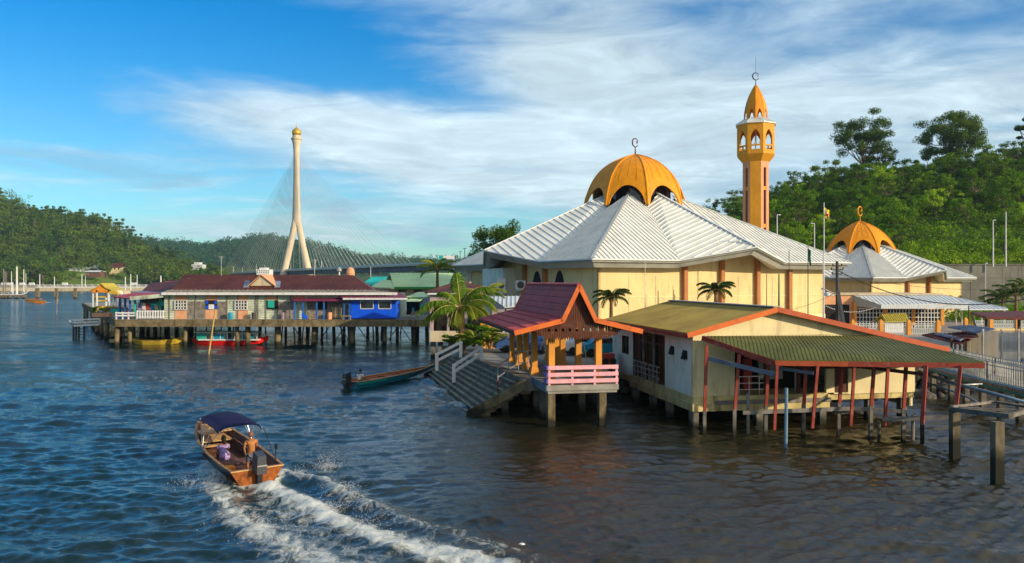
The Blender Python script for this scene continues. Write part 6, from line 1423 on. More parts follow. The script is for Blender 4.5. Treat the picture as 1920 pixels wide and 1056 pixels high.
skin_obj('body', [(J(0, 0, .26), .15, 1.1), (J(.02, 0, .45), .13, 1.2), (J(.06, 0, .62), .14, 1.2), (J(.10, 0, .76), .10, 1.3), (J(.12, 0, .85), .05), (J(.10, .19, .72), .055), (J(.2, .25, .5), .042), (J(.42, .2, .44), .03), (J(.10, -.19, .72), .055), (J(.18, -.26, .5), .042), (J(.40, -.2, .46), .03),
        (J(.08, .11, .26), .10), (J(.5, .14, .36), .075), (J(.52, .14, -.02), .045), (J(.08, -.11, .26), .10), (J(.5, -.14, .36), .075), (J(.52, -.14, -.02), .045)],
        [(0, 1), (1, 2), (2, 3), (3, 4), (3, 5), (5, 6), (6, 7), (3, 8), (8, 9), (9, 10), (0, 11), (11, 12), (12, 13), (0, 14), (14, 15), (15, 16)], 'skin_dark', wm)
skin_obj('shirt', [(J(-.01, 0, .26), .17, 1.1), (J(.01, 0, .45), .155, 1.2), (J(.05, 0, .62), .165, 1.25), (J(.09, 0, .75), .12, 1.3), (J(.10, .20, .72), .075), (J(.18, .26, .54), .065), (J(.10, -.20, .72), .075), (J(.16, -.27, .54), .065)], [(0, 1), (1, 2), (2, 3), (3, 4), (4, 5), (3, 6), (6, 7)], 'shirt_white', wm)
head(wm, J(.15, 0, .99), fwd+lft*-.2, 'skin_dark', 'hair')
m = MB(); fingers(m, J(.42, .2, .44), fwd, lft); fingers(m, J(.40, -.2, .46), fwd, lft); m.build('hand', M['skin_dark'], wm, smooth=True)
# red passenger boat and yellow boat moored under the deck
def longboat(px0, px1, yb, yt, name, label, mo, roof):
    Yp = 98. if roof else 98.3; x0, x1 = XX(px0, Yp), XX(px1, Yp); L_ = x1-x0
    B = lambda a, b, c=0.: Vector((x0+a, Yp+b, c*.88)); t = thing(name, (x0+L_/2, Yp, 0), label, 'boat')
    hull(B, [(0, .12, .95, .03, .5), (L_*.08, .55, .72, .3, .1), (L_*.25, .95, .60, .7, 0), (L_*.6, 1., .60, .7, 0), (L_*.88, .6, .85, .3, .15), (L_, .08, 1.25, .03, .7)], .05, t, mo, 'hull_in', mo)
    if roof:
        m = MB(); m.box(x0+L_*.12, x0+L_*.93, Yp-.98, Yp-.94, .60, .78); m.build('white_band', M['white'], t)
        m = MB(); m.hexa([B(L_*.05, -.9, 1.75), B(L_*.88, -.9, 1.72), B(L_*.88, .9, 1.72), B(L_*.05, .9, 1.75), B(L_*.06, -.7, 1.93), B(L_*.87, -.7, 1.9), B(L_*.87, .7, 1.9), B(L_*.06, .7, 1.93)]); m.build('canopy', M['white'], t)
        for k in range(9):
            for sg in (-1, 1): m = MB(); x = x0+L_*(.12+.095*k); m.box(x-.05, x+.05, Yp+sg*.86-.03, Yp+sg*.86+.03, .6, 1.75); m.build('canopy_post', M['white'], t)
        for k in (1, 3): m = MB(); m.box(x0+L_*(.13+.19*k), x0+L_*(.13+.19*k)+1.3, Yp-.87, Yp-.85, .8, 1.35); m.build('blue_curtain', M['boat_blue'], t)
        m = MB(); m.box(x0+L_*.1, x0+L_*.22, Yp-.92, Yp-.88, .65, 1.5); m.build('green_curtain', M['teal'], t)
    else:
        m = MB(); [m.box(x0+L_*f, x0+L_*f+.3, Yp-.8, Yp+.8, .45, .5) for f in (.3, .5, .7)]; m.build('thwart', M['ply'], t)
longboat(360, 503, 634, 613, 'passenger_boat', 'red passenger boat with a long white canopy moored under the village deck', 'boat_red', True)
longboat(248, 345, 634, 622, 'rowing_boat', 'yellow wooden boat moored under the deck left of the red boat', 'boat_yellow', False)
sb = G(67, 569, 0); t = thing('speedboat', sb, 'tiny orange boat racing far off near the left pier', 'boat')
Bs = boatframe(sb.x+3, sb.y, 175, 3, 0); hull(Bs, [(0, 1.1, .9, .8, 0), (3, 1.1, .95, .8, 0), (6, .6, 1.1, .3, .2), (7.5, .06, 1.3, .03, .8)], .06, t, 'boat_orange', 'hull_in', 'boat_yellow')
m = MB(); m.box(sb.x-2, sb.x+2, sb.y-.8, sb.y+.8, 1.5, 1.65); m.build('canopy', M['boat_orange'], t)

# ---------------- palms ----------------
def frond_mesh(name, L_, e0, droop, mt_, seed, leaf=.75, n=46):
    rn = np.random.RandomState(seed); mb = MB(); pts = []; p = Vector((0, 0, 0)); el = e0
    N = 14
    for k in range(N+1):
        pts.append(p.copy()); f = k/N; el = e0-droop*(f**1.3); p = p+Vector((math.cos(el), 0, math.sin(el)))*(L_/N)
    mb.tube(pts, [.045*(1-.8*k/N) for k in range(N+1)], 5, m=1)
    for k in range(n):
        f = .12+.86*k/(n-1); i = min(int(f*N), N-1); g = f*N-i; q = pts[i].lerp(pts[i+1], g); d = (pts[i+1]-pts[i]).normalized()
        ll = leaf*(math.sin(math.pi*min(1, f*.93+.05))**.5)*(.85+.3*rn.rand())
        for sg in (-1, 1):
            side = Vector((0, sg, 0)); out = (side*1.0+d*.75+Vector((0, 0, -.15-.5*rn.rand()))).normalized()
            t1 = q+out*ll*.5; t2 = q+out*ll*.82+Vector((0, 0, -ll*(.28+.25*rn.rand()))); w_ = d*(.04 if leaf > .6 else .03)+Vector((0, 0, .014))
            mb.add([q-w_, q+w_, t1+w_*1.1, t1-w_*1.1, t2], [(0, 1, 2, 3), (3, 2, 4)])
    me = bpy.data.meshes.new(name); me.from_pydata(mb.v, [], mb.f)
    me.materials.append(M[mt_]); me.materials.append(M['bamboo']); me.polygons.foreach_set('material_index', mb.m); me.update(); return me
def palm(loc, th, specs, label, mt_='frond', lean=(0, 0), r=.2, name='palm_tree', group=None, seed=0, leaf=.75, cat='palm tree'):
    rn = random.Random(seed); t = thing(name, loc, label, cat, group); loc = Vector(loc); top = loc+Vector((lean[0], lean[1], th))
    m = MB(); pts = []; rs = []
    for k in range(13): f = k/12; pts.append(loc+Vector((lean[0]*f*f, lean[1]*f*f, th*f))); rs.append(r*(1.25-.45*f+(.06 if k % 2 else 0)))
    m.tube(pts, rs, 9); m.build('trunk', M['palm_bark'], t)
    m = MB()
    for k in range(6): a = k*1.1; m.tube([top+Vector((0, 0, -.5)), top+Vector((math.cos(a)*.2, math.sin(a)*.2, .0)), top+Vector((math.cos(a)*.38, math.sin(a)*.38, .3))], [.1, .08, .03], 6)
    m.build('crown_base', M['palm_bark'], t)
    cache = {}
    for i, (az, el, L_, dr) in enumerate(specs):
        me = frond_mesh('frond', L_, R(el), R(dr), mt_, seed*31+i, leaf); o = obj_from(me, 'frond', t, tuple(top-loc)); o.rotation_euler = (R(rn.uniform(-12, 12)), 0, R(az))
    return t
big = [(95, 84, 4.0, 45), (20, 74, 4.2, 95), (60, 66, 3.4, 80), (150, 70, 3.2, 85), (-15, 45, 4.0, 100), (5, 62, 3.9, 110), (185, 30, 4.4, 75), (205, 38, 4.6, 85), (172, 12, 4.2, 65), (225, 25, 4.0, 80), (-35, 20, 3.6, 85), (-60, 30, 3.4, 100), (-5, 18, 3.4, 75), (120, 45, 3.4, 90), (-100, 10, 3.2, 80), (35, 28, 3.4, 90), (250, 5, 3.2, 70)]
palm(P(866, 662, 62.5), 3.6, [(a, e-4, l*.88, d+8) for a, e, l, d in big], 'tall leaning coconut palm with long drooping fronds beside the boat stairs', r=.24, seed=3, leaf=1.05, lean=(-.1, 0))
sm = [(az, el, 2.0, 95) for az, el in ((0, 50), (50, 60), (100, 45), (150, 55), (200, 40), (250, 55), (300, 45), (330, 60), (20, 20), (180, 15), (230, 10), (280, 15))]
palm(P(1146, 640, 66), 3.7, sm, 'small dark palm against the mosque front corner', 'frond_dark', seed=5, leaf=.45, r=.16, group='small palms before the mosque wall')
palm(P(1342, 630, 68), 4.0, sm, 'small dark palm rising over the ridge of the olive roof', 'frond_dark', seed=6, leaf=.45, r=.16, group='small palms before the mosque wall')
palm(P(820, 540, 112), 2.6, [(az, el, 3.4, 90) for az, el in ((10, 60), (60, 70), (130, 65), (180, 45), (-30, 40), (220, 60), (-60, 50), (0, 20), (160, 15))], 'palm crown showing above the green roof at the mosque eave', seed=7, leaf=.7)
palm(P(905, 640, 70), 4.2, [(az, el, 2.4, 80) for az, el in ((0, 40), (30, 60), (-20, 25), (60, 35), (160, 40), (200, 20), (-60, 30))], 'yellow-green palm top between the coconut palm and the white awning', seed=8, leaf=.5)
def bush(loc, R_, H_, n, leaf, mt_, label, seed, name='shrub', group='shrubs beneath the coconut palm', cat='shrub'):
    me = crown_mesh(name, seed, R_, H_, 8, n, leaf, mt_, flat=.5); return obj_from(me, name, None, loc, label=label, cat=cat, group=group)
def leaf_cloud(C, Rr, n, leaf, rn):
    """n leaf quads around clump centres C (k,3) with radii Rr (k,3)"""
    k = rn.randint(0, len(C), n); d = rn.normal(size=(n, 3)); d /= np.linalg.norm(d, axis=1)[:, None]
    rad = rn.rand(n)**.45; p = C[k]+d*Rr[k]*rad[:, None]
    nrm = d*.8+rn.normal(size=(n, 3))*.55+np.array([0, 0, .45]); nrm /= np.linalg.norm(nrm, axis=1)[:, None]
    a = np.cross(nrm, rn.normal(size=(n, 3))); a /= np.linalg.norm(a, axis=1)[:, None]; b_ = np.cross(nrm, a)
    s_ = (leaf*(.55+.9*rn.rand(n)))[:, None]
    V = np.stack([p-a*s_*.5, p+b_*s_*.32, p+a*s_*.5, p-b_*s_*.32], 1).reshape(-1, 3)
    return V
def crown_mesh(name, seed, R_, H_, nc, n, leaf, mt_, flat=1., z0=0., shape='round', cs=1.):
    rn = np.random.RandomState(seed); d = rn.normal(size=(nc, 3)); d /= np.linalg.norm(d, axis=1)[:, None]; rad = rn.rand(nc)**.4
    C = d*rad[:, None]*np.array([R_*.72, R_*.72, H_*.36])*(1 if cs > .9 else 1.18); C[:, 2] += z0+H_*.5
    if shape == 'cone': f = 1-(C[:, 2]-z0)/H_; C[:, :2] *= (.35+.9*f)[:, None]
    if shape == 'layer':
        C[:, 2] = z0+H_*(np.round((C[:, 2]-z0)/H_*4)/4)
    Rr = cs*np.stack([R_*(.22+.2*rn.rand(nc))]*2+[R_*(.16+.14*rn.rand(nc))*flat], 1)
    V = leaf_cloud(C, Rr, n, leaf, rn); F = np.arange(len(V)).reshape(-1, 4)
    me = raw_mesh(name, V, F, M[mt_]); me['cl'] = 1
    return me, C
_cm = crown_mesh
def crown_mesh(*a, **k): 
    r_ = _cm(*a, **k); return r_[0]
def tree_proto(seed, H_, R_, trunk_f, nc, n, leaf, mt_, shape='round', name='tree', label='', cat='tree', tr=.16, group=None, cs=1.):
    z0 = H_*trunk_f; me, C = _cm('crown', seed, R_, H_-z0, nc, n, leaf, mt_, 1., z0, shape, cs)
    t = thing(name, (0, 0, 0), label, cat, group); m = MB(); rn = random.Random(seed); pts = [Vector((rn.uniform(-.1, .1)*k*R_*.1, rn.uniform(-.1, .1)*k*R_*.1, (z0+(H_-z0)*.55)*k/5-.6)) for k in range(6)]
    m.tube(pts, [tr*(1.3-.9*k/5) for k in range(6)], 7)
    for c in C[:min(len(C), 14 if cs > .9 else 34)]:
        c = Vector(c); b_ = pts[2+rn.randint(0, 2)]; mid = b_.lerp(c, .55)+Vector((0, 0, -.08*R_)); m.tube([b_, mid, c], [tr*.5, tr*.3, tr*.1], 5)
    m.build('trunk', M['bark'], t); obj_from(me, 'crown', t); return t
for i, (px, py, Yp, R_, H_, mt_) in enumerate(((893, 655, 61.5, 1.1, 1.6, 'leaf_mid'), (915, 648, 63.5, 1.2, 1.7, 'leaf_dark'), (930, 645, 64.5, .9, 1.5, 'leaf_dark'), (880, 652, 64, 1.2, 1.4, 'leaf_mid'))):
    bush(P(px, py, Yp), R_, H_, 900, .16, mt_, ['bushy green shrub just right of the coconut palm trunk', 'dark shrub before the white barred fence', 'darkest shrub at the right end of the bed', 'low shrub behind the coconut palm trunk'][i], 50+i)
for i, (px, py, Yp, R_, H_, mt_, lb) in enumerate(((874, 650, 66, 1.6, 2.4, 'leaf_dark', 'tall dark shrub between the mauve building and the coconut palm'), (903, 640, 65.4, 1.5, 2.2, 'leaf_mid', 'leafy shrub against the fence behind the young palms'), (850, 650, 66.5, 1.2, 1.3, 'leaf_mid', 'low shrub at the left edge of the bed by the short grey wall'))):
    bush(P(px, py, Yp), R_, H_, 1300, .18, mt_, lb, 90+i)
pm2 = [(az, el, 1.7, 75) for az, el in ((0, 55), (60, 40), (120, 60), (180, 45), (240, 60), (300, 40), (30, 20), (200, 25))]
palm(P(888, 650, 62), .5, pm2, 'young palm at the foot of the coconut palm', seed=11, leaf=.45, r=.12, group='young palms in the planting bed')
palm(P(918, 652, 61.5), .4, pm2[:6], 'small bright palm at the right of the planting bed', seed=12, leaf=.4, r=.1, group='young palms in the planting bed')
bush((XX(185, 103.5), 103.5, ZD+.4), 1.1, 1.1, 500, .2, 'leaf_mid', 'scrubby plant in the planter on the village deck edge', 60, group=None)
# ---------------- hills and trees ----------------
def hill(name, prof, Y0, Y1, Yb, z0, pxr, mt_, nx=90, ny=26, back=.25, seed=1, pw=1.0, rough=.03):
    pxs, pys = zip(*prof); rn = np.random.RandomState(seed)
    def zf(x, y):
        px = CX+x/y*FPX if not isinstance(x, np.ndarray) else CX+x/np.maximum(y, 1)*FPX
        pxr_ = CX+x/Y1*FPX
        top = CAMH-(np.interp(pxr_, pxs, pys)-CY)/FPX*Y1
        f = np.clip((y-Y0)/(Y1-Y0), 0, 1); g = np.clip((y-Y1)/(Yb-Y1), 0, 1)
        return z0+(top-z0)*(np.sin(f*math.pi/2)**pw)*(1-g*(1-back))+np.sin(x*.11+y*.07)*rough*(top-z0)*f*(1-f)*4*.5
    xs = np.linspace(XX(pxr[0], Y1), XX(pxr[1], Y1), nx); ys = np.linspace(Y0, Yb, ny)
    XXg, YYg = np.meshgrid(xs, ys); ZZg = zf(XXg, YYg)
    V = np.stack([XXg, YYg, ZZg], -1).reshape(-1, 3); idx = np.arange(nx*ny).reshape(ny, nx)
    F = np.stack([idx[:-1, :-1], idx[:-1, 1:], idx[1:, 1:], idx[1:, :-1]], -1).reshape(-1, 4)
    o = obj_from(raw_mesh(name, V, F, M[mt_], True), name, None, kind='structure'); return zf
# right-hand slope
profR = [(1250, 455), (1345, 418), (1400, 404), (1440, 388), (1480, 374), (1540, 364), (1580, 358), (1620, 360), (1680, 352), (1720, 342), (1760, 340), (1800, 340), (1850, 338), (1900, 330), (1960, 320), (2150, 330)]
zR_ = hill('hillside', profR, 161, 255, 330, 11.5, (1230, 2150), 'earth', seed=3, pw=.9)
protoR = [
 tree_proto(101, 9, 4.4, .10, 32, 2415, .36, 'leaf_mid', cs=.7), tree_proto(102, 8, 3.9, .08, 28, 2185, .34, 'leaf_lime', cs=.7),
 tree_proto(103, 10, 4.9, .1, 36, 2760, .38, 'leaf_dark', cs=.7), tree_proto(104, 8, 3.7, .06, 26, 1954, .34, 'leaf_mid', 'cone', cs=.7),
 tree_proto(105, 11, 4.6, .16, 36, 2530, .38, 'leaf_dark', 'layer', cs=.7), tree_proto(106, 7, 3.3, .05, 24, 1724, .32, 'leaf_lime', 'cone', cs=.7)]
kR = ['mid-green bushy tree', 'bright lime-green young tree', 'dark rounded tree', 'mid-green pointed tree', 'dark layered tree', 'small lime-green pointed tree']
treesR = [subtree(p) for p in protoR]; used = [False]*6
rn = random.Random(21); cnt = 0
for j in range(13):
    y = 165+j*7.4
    x = XX(1335, y) if j > 3 else XX(1500, y)
    while x < XX(1975, y):
        xx, yy = x+rn.uniform(-2, 2), y+rn.uniform(-2.5, 2.5)
        px = CX+xx/yy*FPX; f = (yy-161)/94
        x += 5.8+rn.uniform(-1.4, 1.8)
        if px > 1745 and yy < 176 and rn.random() < .8: continue
        if rn.random() < .08: continue
        z = float(zR_(xx, yy))
        pick = rn.choices(range(6), [3, 2.6 if f < .75 else .6, 2.4 if f > .4 else 1.0, 2, 2.6 if f > .5 else .7, 1.6 if f < .8 else .3])[0]
        s_ = rn.uniform(.6, 1.15)
        if px < 1420: s_ *= .9
        row = 'foot' if f < .33 else ('middle' if f < .7 else 'crest'); zone = 'left of the minaret' if px < 1420 else 'right of the minaret' if px < 1480 else 'beside the tall flagpole' if px < 1550 else 'left of the small dome' if px < 1612 else 'behind the small dome' if px < 1650 else 'right of the small dome' if px < 1700 else 'left of the dense crest tree' if px < 1750 else 'below the dense crest tree' if px < 1800 else 'above the lamp masts' if px < 1860 else 'by the right edge'
        lb = ('large ' if s_ > 1.0 else 'small ' if s_ < .75 else '')+kR[pick].replace('small ', '')+', slope '+row+' '+zone
        gp = 'trees on the right-hand slope, '+kR[pick]
        loc = (xx, yy, z-.2)
        if not used[pick]: used[pick] = True; o = protoR[pick]; o.location = loc; o.rotation_euler = (0, 0, rn.uniform(0, 6)); o.scale = (s_,)*3; o['label'] = lb; o['group'] = gp; 
        else: dup(protoR[pick], loc, rn.uniform(0, 6.28), s_, lb, gp, treesR[pick])
        cnt += 1
def undergrowth(name, zf, x0, x1, y0, y1, n, leaf, mt_, seed, hmax=1.2, patches=None):
    r_ = np.random.RandomState(seed); nc = n//24; x = r_.uniform(0, 1, nc); y = r_.uniform(y0, y1, nc); x = XX(x0, y)+(XX(x1, y)-XX(x0, y))*x; z = zf(x, y)
    C = np.stack([x, y, z+hmax*.3*r_.rand(nc)], 1); Rr = np.stack([leaf*(2+2*r_.rand(nc))]*2+[hmax*(.4+.6*r_.rand(nc))], 1)
    V = leaf_cloud(C, Rr, n, leaf, r_); return obj_from(raw_mesh(name, V, np.arange(len(V)).reshape(-1, 4), M[mt_]), name, None, kind='stuff', label='low leafy undergrowth covering the slope between the trees')
undergrowth('undergrowth', zR_, 1330, 2000, 161.5, 256, 120000, .45, 'leaf_mid', 31, 2.6)
tag(undergrowth('undergrowth', zR_, 1700, 2000, 161.5, 172, 16000, .35, 'leaf_lime', 32, .9), 'pale green scrub along the top of the retaining wall')
# the tall crest trees
def crest(px, ybase, Yp, H_, R_, seed, n, label, nc=30, shape='layer', tf=.34, mt_='leaf_dark', flat=.8):
    t = tree_proto(seed, H_, R_, tf, nc, n, .42, mt_, shape, 'tall_tree', label, 'tree', tr=.42, group='tall trees standing above the slope', cs=.62); t.location = P(px, ybase, Yp); t.rotation_euler = (0, 0, 1.0*seed); return t
crest(1618, 345, 252, 23, 11.5, 201, 20000, 'tall open-crowned tree with gaps of sky, left one above the slope', 46)
crest(1655, 345, 254, 13, 7.5, 207, 4500, 'smaller crown leaning right of the tall open tree', 24)
crest(1780, 345, 250, 24, 12.5, 202, 30000, 'tall dense-crowned tree above the slope near the right', 64, 'round', .28)
crest(1852, 340, 252, 12, 7.5, 203, 6000, 'feathery bamboo-like clump right of the dense tall tree', 16, 'cone', .05, 'leaf_mid')
crest(1745, 345, 248, 10, 7, 204, 5000, 'dark low tree left of the dense tall tree', 12, 'round', .1)
crest(1900, 335, 250, 12, 8, 205, 7000, 'dark spreading tree at the right edge of the crest', 16, 'layer', .12)
crest(1932, 340, 248, 23, 5, 206, 4500, 'thin tall crown cut by the right edge of the picture', 12, 'layer', .5)
# trees and palms by the retaining wall at the right edge
for i, (px, Yp) in enumerate(((1880, 120), (1905, 112), (1925, 118), (1860, 132))):
    palm(P(px, 600, Yp), [3.2, 3.6, 4.6, 2.2][i], [(az+i*20, el, 3.6, 85) for az, el in ((0, 55), (45, 65), (90, 45), (140, 60), (180, 40), (220, 60), (270, 50), (320, 45), (20, 20), (160, 15))], ['palm before the retaining wall, second from the right edge', 'palm before the retaining wall close to the right edge', 'tallest palm before the retaining wall, cut by the right edge', 'low palm before the retaining wall, leftmost of its group'][i], 'frond_dark', seed=70+i, leaf=.7, group='palms before the retaining wall')
def shore_u(x, y): return np.zeros_like(x)+2.3
tag(undergrowth('undergrowth', shore_u, 1780, 2000, 108, 150, 16000, .4, 'leaf_mid', 33, 2.2), 'green scrub growing before the retaining wall')
# tree behind the mosque roof on the left
t = tree_proto(301, 17, 7.2, .25, 20, 9000, .45, 'leaf_dark', 'round', 'tree', 'round dark tree rising behind the left eave of the mosque roof', tr=.4); t.location = P(935, 530, 175)
t.scale = (.9, .9, .92)
t = tree_proto(302, 11, 7, .2, 14, 5000, .45, 'leaf_dark', 'round', 'tree', 'lower dark tree left of the round one behind the mosque', tr=.3); t.location = P(908, 530, 178); t.scale = (.9, .9, .8)
# left wooded hill
profL = [(-300, 360), (-60, 372), (0, 378), (30, 388), (60, 408), (100, 418), (140, 418), (175, 425), (210, 433), (240, 455), (260, 467), (285, 476), (310, 494), (340, 502), (380, 512), (430, 524), (600, 530)]
zL = hill('wooded_hill', profL, 690, 900, 1150, 4.5, (-300, 560), 'earth', nx=120, ny=40, seed=5, pw=2.3)
profF = [(150, 470), (280, 459), (330, 462), (370, 466), (420, 472), (440, 466), (470, 459), (500, 454), (520, 453), (550, 459), (590, 464), (620, 472), (680, 489), (730, 494), (800, 497), (900, 500), (1300, 505)]
zF_ = hill('far_hill', profF, 1500, 1900, 2400, 3, (60, 1300), 'earth', nx=160, ny=30, seed=6, pw=.8)
def forest(name, zf, pxr, yr, n, Rm, leaf, per, mt_, seed, label, skip=None):
    r_ = np.random.RandomState(seed); y = yr[0]+(yr[1]-yr[0])*r_.rand(n); px = pxr[0]+(pxr[1]-pxr[0])*r_.rand(n); x = XX(px, y); 
    if skip is not None: k = ~skip(px, y); x, y = x[k], y[k]
    n = len(x); z = zf(x, y); s_ = .6+.8*r_.rand(n)
    # four clumps to every crown
    C = np.repeat(np.stack([x, y, z+Rm*s_*.75], 1), 4, 0)+r_.normal(size=(n*4, 3))*Rm*.38*np.repeat(s_, 4)[:, None]; Rr = np.stack([Rm*.5*np.repeat(s_, 4)*(.7+.6*r_.rand(n*4))]*3, 1); Rr[:, 2] *= .8
    V = leaf_cloud(C, Rr, n*per, leaf, r_); return obj_from(raw_mesh(name, V, np.arange(len(V)).reshape(-1, 4), M[mt_]), name, None, label=label, kind='stuff')
clear = lambda px, y: (px > 112) & (px < 268) & (y < 775)
forest('forest', zL, (-80, 420), (705, 910), 1500, 7.5, 1.6, 130, 'leaf_far', 41, 'dense forest covering the wooded hill at the left', clear)
forest('forest', zF_, (120, 1000), (1560, 1915), 2600, 11, 3.2, 60, 'leaf_farhill', 42, 'hazy forest on the far hill behind the bridge')
# individual trees standing out on the left hill
protoL = [tree_proto(111, 17, 7.5, .2, 14, 900, 1.3, 'leaf_far', 'round', tr=.5), tree_proto(112, 20, 7, .3, 12, 800, 1.3, 'leaf_far', 'layer', tr=.5), tree_proto(113, 14, 7, .12, 12, 800, 1.3, 'leaf_mid', 'round', tr=.5)]
kL = ['rounded dark tree', 'tall layered tree', 'brighter green tree']; treesL = [subtree(p) for p in protoL]; used = [False]*3; rn = random.Random(5)
spots = []
for k in range(26): spots.append((rn.uniform(-10, 330), rn.uniform(880, 905), 'skyline', None))
for k in range(30): spots.append((rn.uniform(-10, 118), rn.uniform(700, 745), 'shore end', None))
for k in range(26): spots.append((rn.uniform(262, 400), rn.uniform(700, 745), 'right-hand foot', None))
for k in range(60): spots.append((rn.uniform(-10, 330), rn.uniform(745, 880), 'middle', None))
for px, y, wh, _ in spots:
    if 112 < px < 268 and y < 790: continue
    x = XX(px, y); pick = rn.choices(range(3), [3, 2 if wh == 'skyline' else 1, 0 if wh == 'skyline' else 2])[0]; s_ = rn.uniform(.75, 1.25); z = float(zL(x, y))
    zone = 'at the left edge' if px < 45 else 'above the left pier masts' if px < 112 else 'above the grassy slope' if px < 200 else 'above the hillside houses' if px < 262 else 'toward the white block'
    lb = ('large ' if s_ > 1.08 else 'smaller ' if s_ < .9 else '')+kL[pick]+', '+wh+' of left hill, '+zone; gp = 'trees on the left wooded hill, '+kL[pick]
    if not used[pick]: used[pick] = True; o = protoL[pick]; o.location = (x, y, z); o.scale = (s_,)*3; o['label'] = lb; o['group'] = gp
    else: dup(protoL[pick], (x, y, z), rn.uniform(0, 6.28), s_, lb, gp, treesL[pick])
for k, (px, y) in enumerate(((200, 770), (135, 745), (228, 760), (252, 740), (180, 735), (160, 752))):
    s_ = [1.1, .8, .7, .7, .35, .35][k]; pk = 2 if k != 0 else 0; dup(protoL[pk], (XX(px, y), y, float(zL(XX(px, y), y))), k*1.3, s_, ['large dark tree beside the hillside houses', 'green tree at the left of the grassy slope', 'green tree on the right of the grassy slope', 'green tree at the right edge of the grassy slope', 'small bush in the middle of the grassy slope', 'small bush left of the middle of the grassy slope'][k], 'trees on the grassy slope', treesL[pk])
# grassy clearing with houses, embankment and road
gs = np.array([[XX(px, y), y, float(zL(XX(px, y), y))+.6] for y in np.linspace(696, 782, 12) for px in np.linspace(112, 272, 20)]); idx = np.arange(240).reshape(12, 20)
obj_from(raw_mesh('lawn', gs, np.stack([idx[:-1, :-1], idx[:-1, 1:], idx[1:, 1:], idx[1:, :-1]], -1).reshape(-1, 4), M['grassland'], True), 'lawn', None, kind='structure')
m = MB(); m.prism([(-1200, 682), (1500, 682), (1500, 1480), (-1200, 1480)], -2, 2.3); m.build('far_shore', M['grassland'], None, kind='structure')
m = MB(); m.box(-1200, 300, 679.5, 682.5, -2, 2.6); m.build('embankment_wall', M['beige'], None, label='long pale embankment wall along the far shore', cat='wall')
m = MB(); m.prism([(-1200, 684), (300, 684), (300, 693), (-1200, 693)], 2.3, 4.6); m.build('road', M['conc'], None, kind='structure')
m = MB(); x = -480.
m.box(-1200, 300, 683.6, 683.8, 4.9, 5.15)
while x < 100: m.box(x, x+.3, 683.5, 683.9, 4.5, 5.6); x += 6
m.build('guard_rail', M['white'], None, label='white guard rail of the road along the far shore', cat='guard rail')
for i, px in enumerate((18, 42, 122, 252, 60, 8)):
    x = XX(px, 688); t = thing('parked_van', (x, 688, 4.6), ['white van', 'white van', 'pale van', 'pale van', 'white van', 'white van'][i]+' on the road of the far shore', 'van', 'vans on the far road')
    m = MB(); m.hexa([(x-2.4, 687, 5.0), (x+2.4, 687, 5.0), (x+2.4, 689, 5.0), (x-2.4, 689, 5.0), (x-2.2, 687.1, 7.0), (x+1.6, 687.1, 7.0), (x+1.6, 688.9, 7.0), (x-2.2, 688.9, 7.0)]); m.build('body', M['car_white'], t)
    m = MB(); [m.tube([(x+dx, 686.9, 5.0), (x+dx, 687.2, 5.0)], .4, 10) for dx in (-1.5, 1.5)]; m.build('wheel', M['black'], t)
def farhouse(px0, px1, y0, y1, Yp, wall, roof, label, name='house'):
    t = thing(name, (XX((px0+px1)/2, Yp), Yp, ZZ(y1, Yp)), label, 'house'); x0, x1 = XX(px0, Yp), XX(px1, Yp); z0, z1 = ZZ(y1, Yp), ZZ(y0, Yp); zm = z0+(z1-z0)*.5
    m = MB(); m.box(x0+1, x1-1, Yp, Yp+8, z0-4, zm); m.build('wall', M[wall], t)
    m = MB(); m.slab([(x0, Yp-1.2, zm-.1), (x1, Yp-1.2, zm-.1), (x1-2.5, Yp+4, z1), (x0+2.5, Yp+4, z1)], .3); m.slab([(x0+2.5, Yp+4, z1), (x1-2.5, Yp+4, z1), (x1, Yp+9.2, zm), (x0, Yp+9.2, zm)], .3); m.build('roof', M[roof], t)
    m = MB(); n = max(2, int((x1-x0)/4)); [m.box(x0+2+(x1-x0-4)*k/n, x0+2+(x1-x0-4)*k/n+1.2, Yp-.1, Yp, z0+.3*(zm-z0), z0+.8*(zm-z0)) for k in range(n)]; m.build('window', M['glass_dark'], t)
farhouse(203, 232, 493, 508, 778, 'wall_cream', 'tile_maroon', 'broad hillside house with grey-brown roof above the grassy slope'); farhouse(168, 186, 497, 508, 776, 'white', 'metal_trim', 'pale grey-roofed house left of the broad hillside house')
farhouse(158, 190, 507, 512, 745, 'hull_in', 'white_metal', 'open shed with a white roof and red front on the grassy slope', 'shed'); farhouse(128, 170, 501, 505, 776, 'white', 'white_metal', 'long low white building left of the hillside houses')
def block(px0, px1, y0, y1, Yp, label):
    t = thing('apartment_building', (XX((px0+px1)/2, Yp), Yp, ZZ(y1, Yp)), label, 'building'); x0, x1 = XX(px0, Yp), XX(px1, Yp); z0, z1 = ZZ(y1, Yp), ZZ(y0, Yp); h_ = z1-z0
    m = MB(); m.box(x0, x1, Yp, Yp+10, z0-3, z1-h_*.3); m.box(x0+(x1-x0)*.2, x0+(x1-x0)*.7, Yp+1, Yp+9, z1-h_*.3, z1); m.build('wall', M['white'], t)
    m = MB()
    for r_ in range(2):
        for k in range(6): xx = x0+(x1-x0)*(k+.3)/6; m.box(xx, xx+(x1-x0)*.06, Yp-.1, Yp, z0+h_*(.1+.3*r_), z0+h_*(.25+.3*r_))
    m.build('window', M['glass_dark'], t)
block(359, 379, 492, 505, 800, 'small white block at the foot of the left hill near the bridge'); block(481, 505, 502, 513, 640, 'small white block just above the maroon roof, left of the bridge tower')
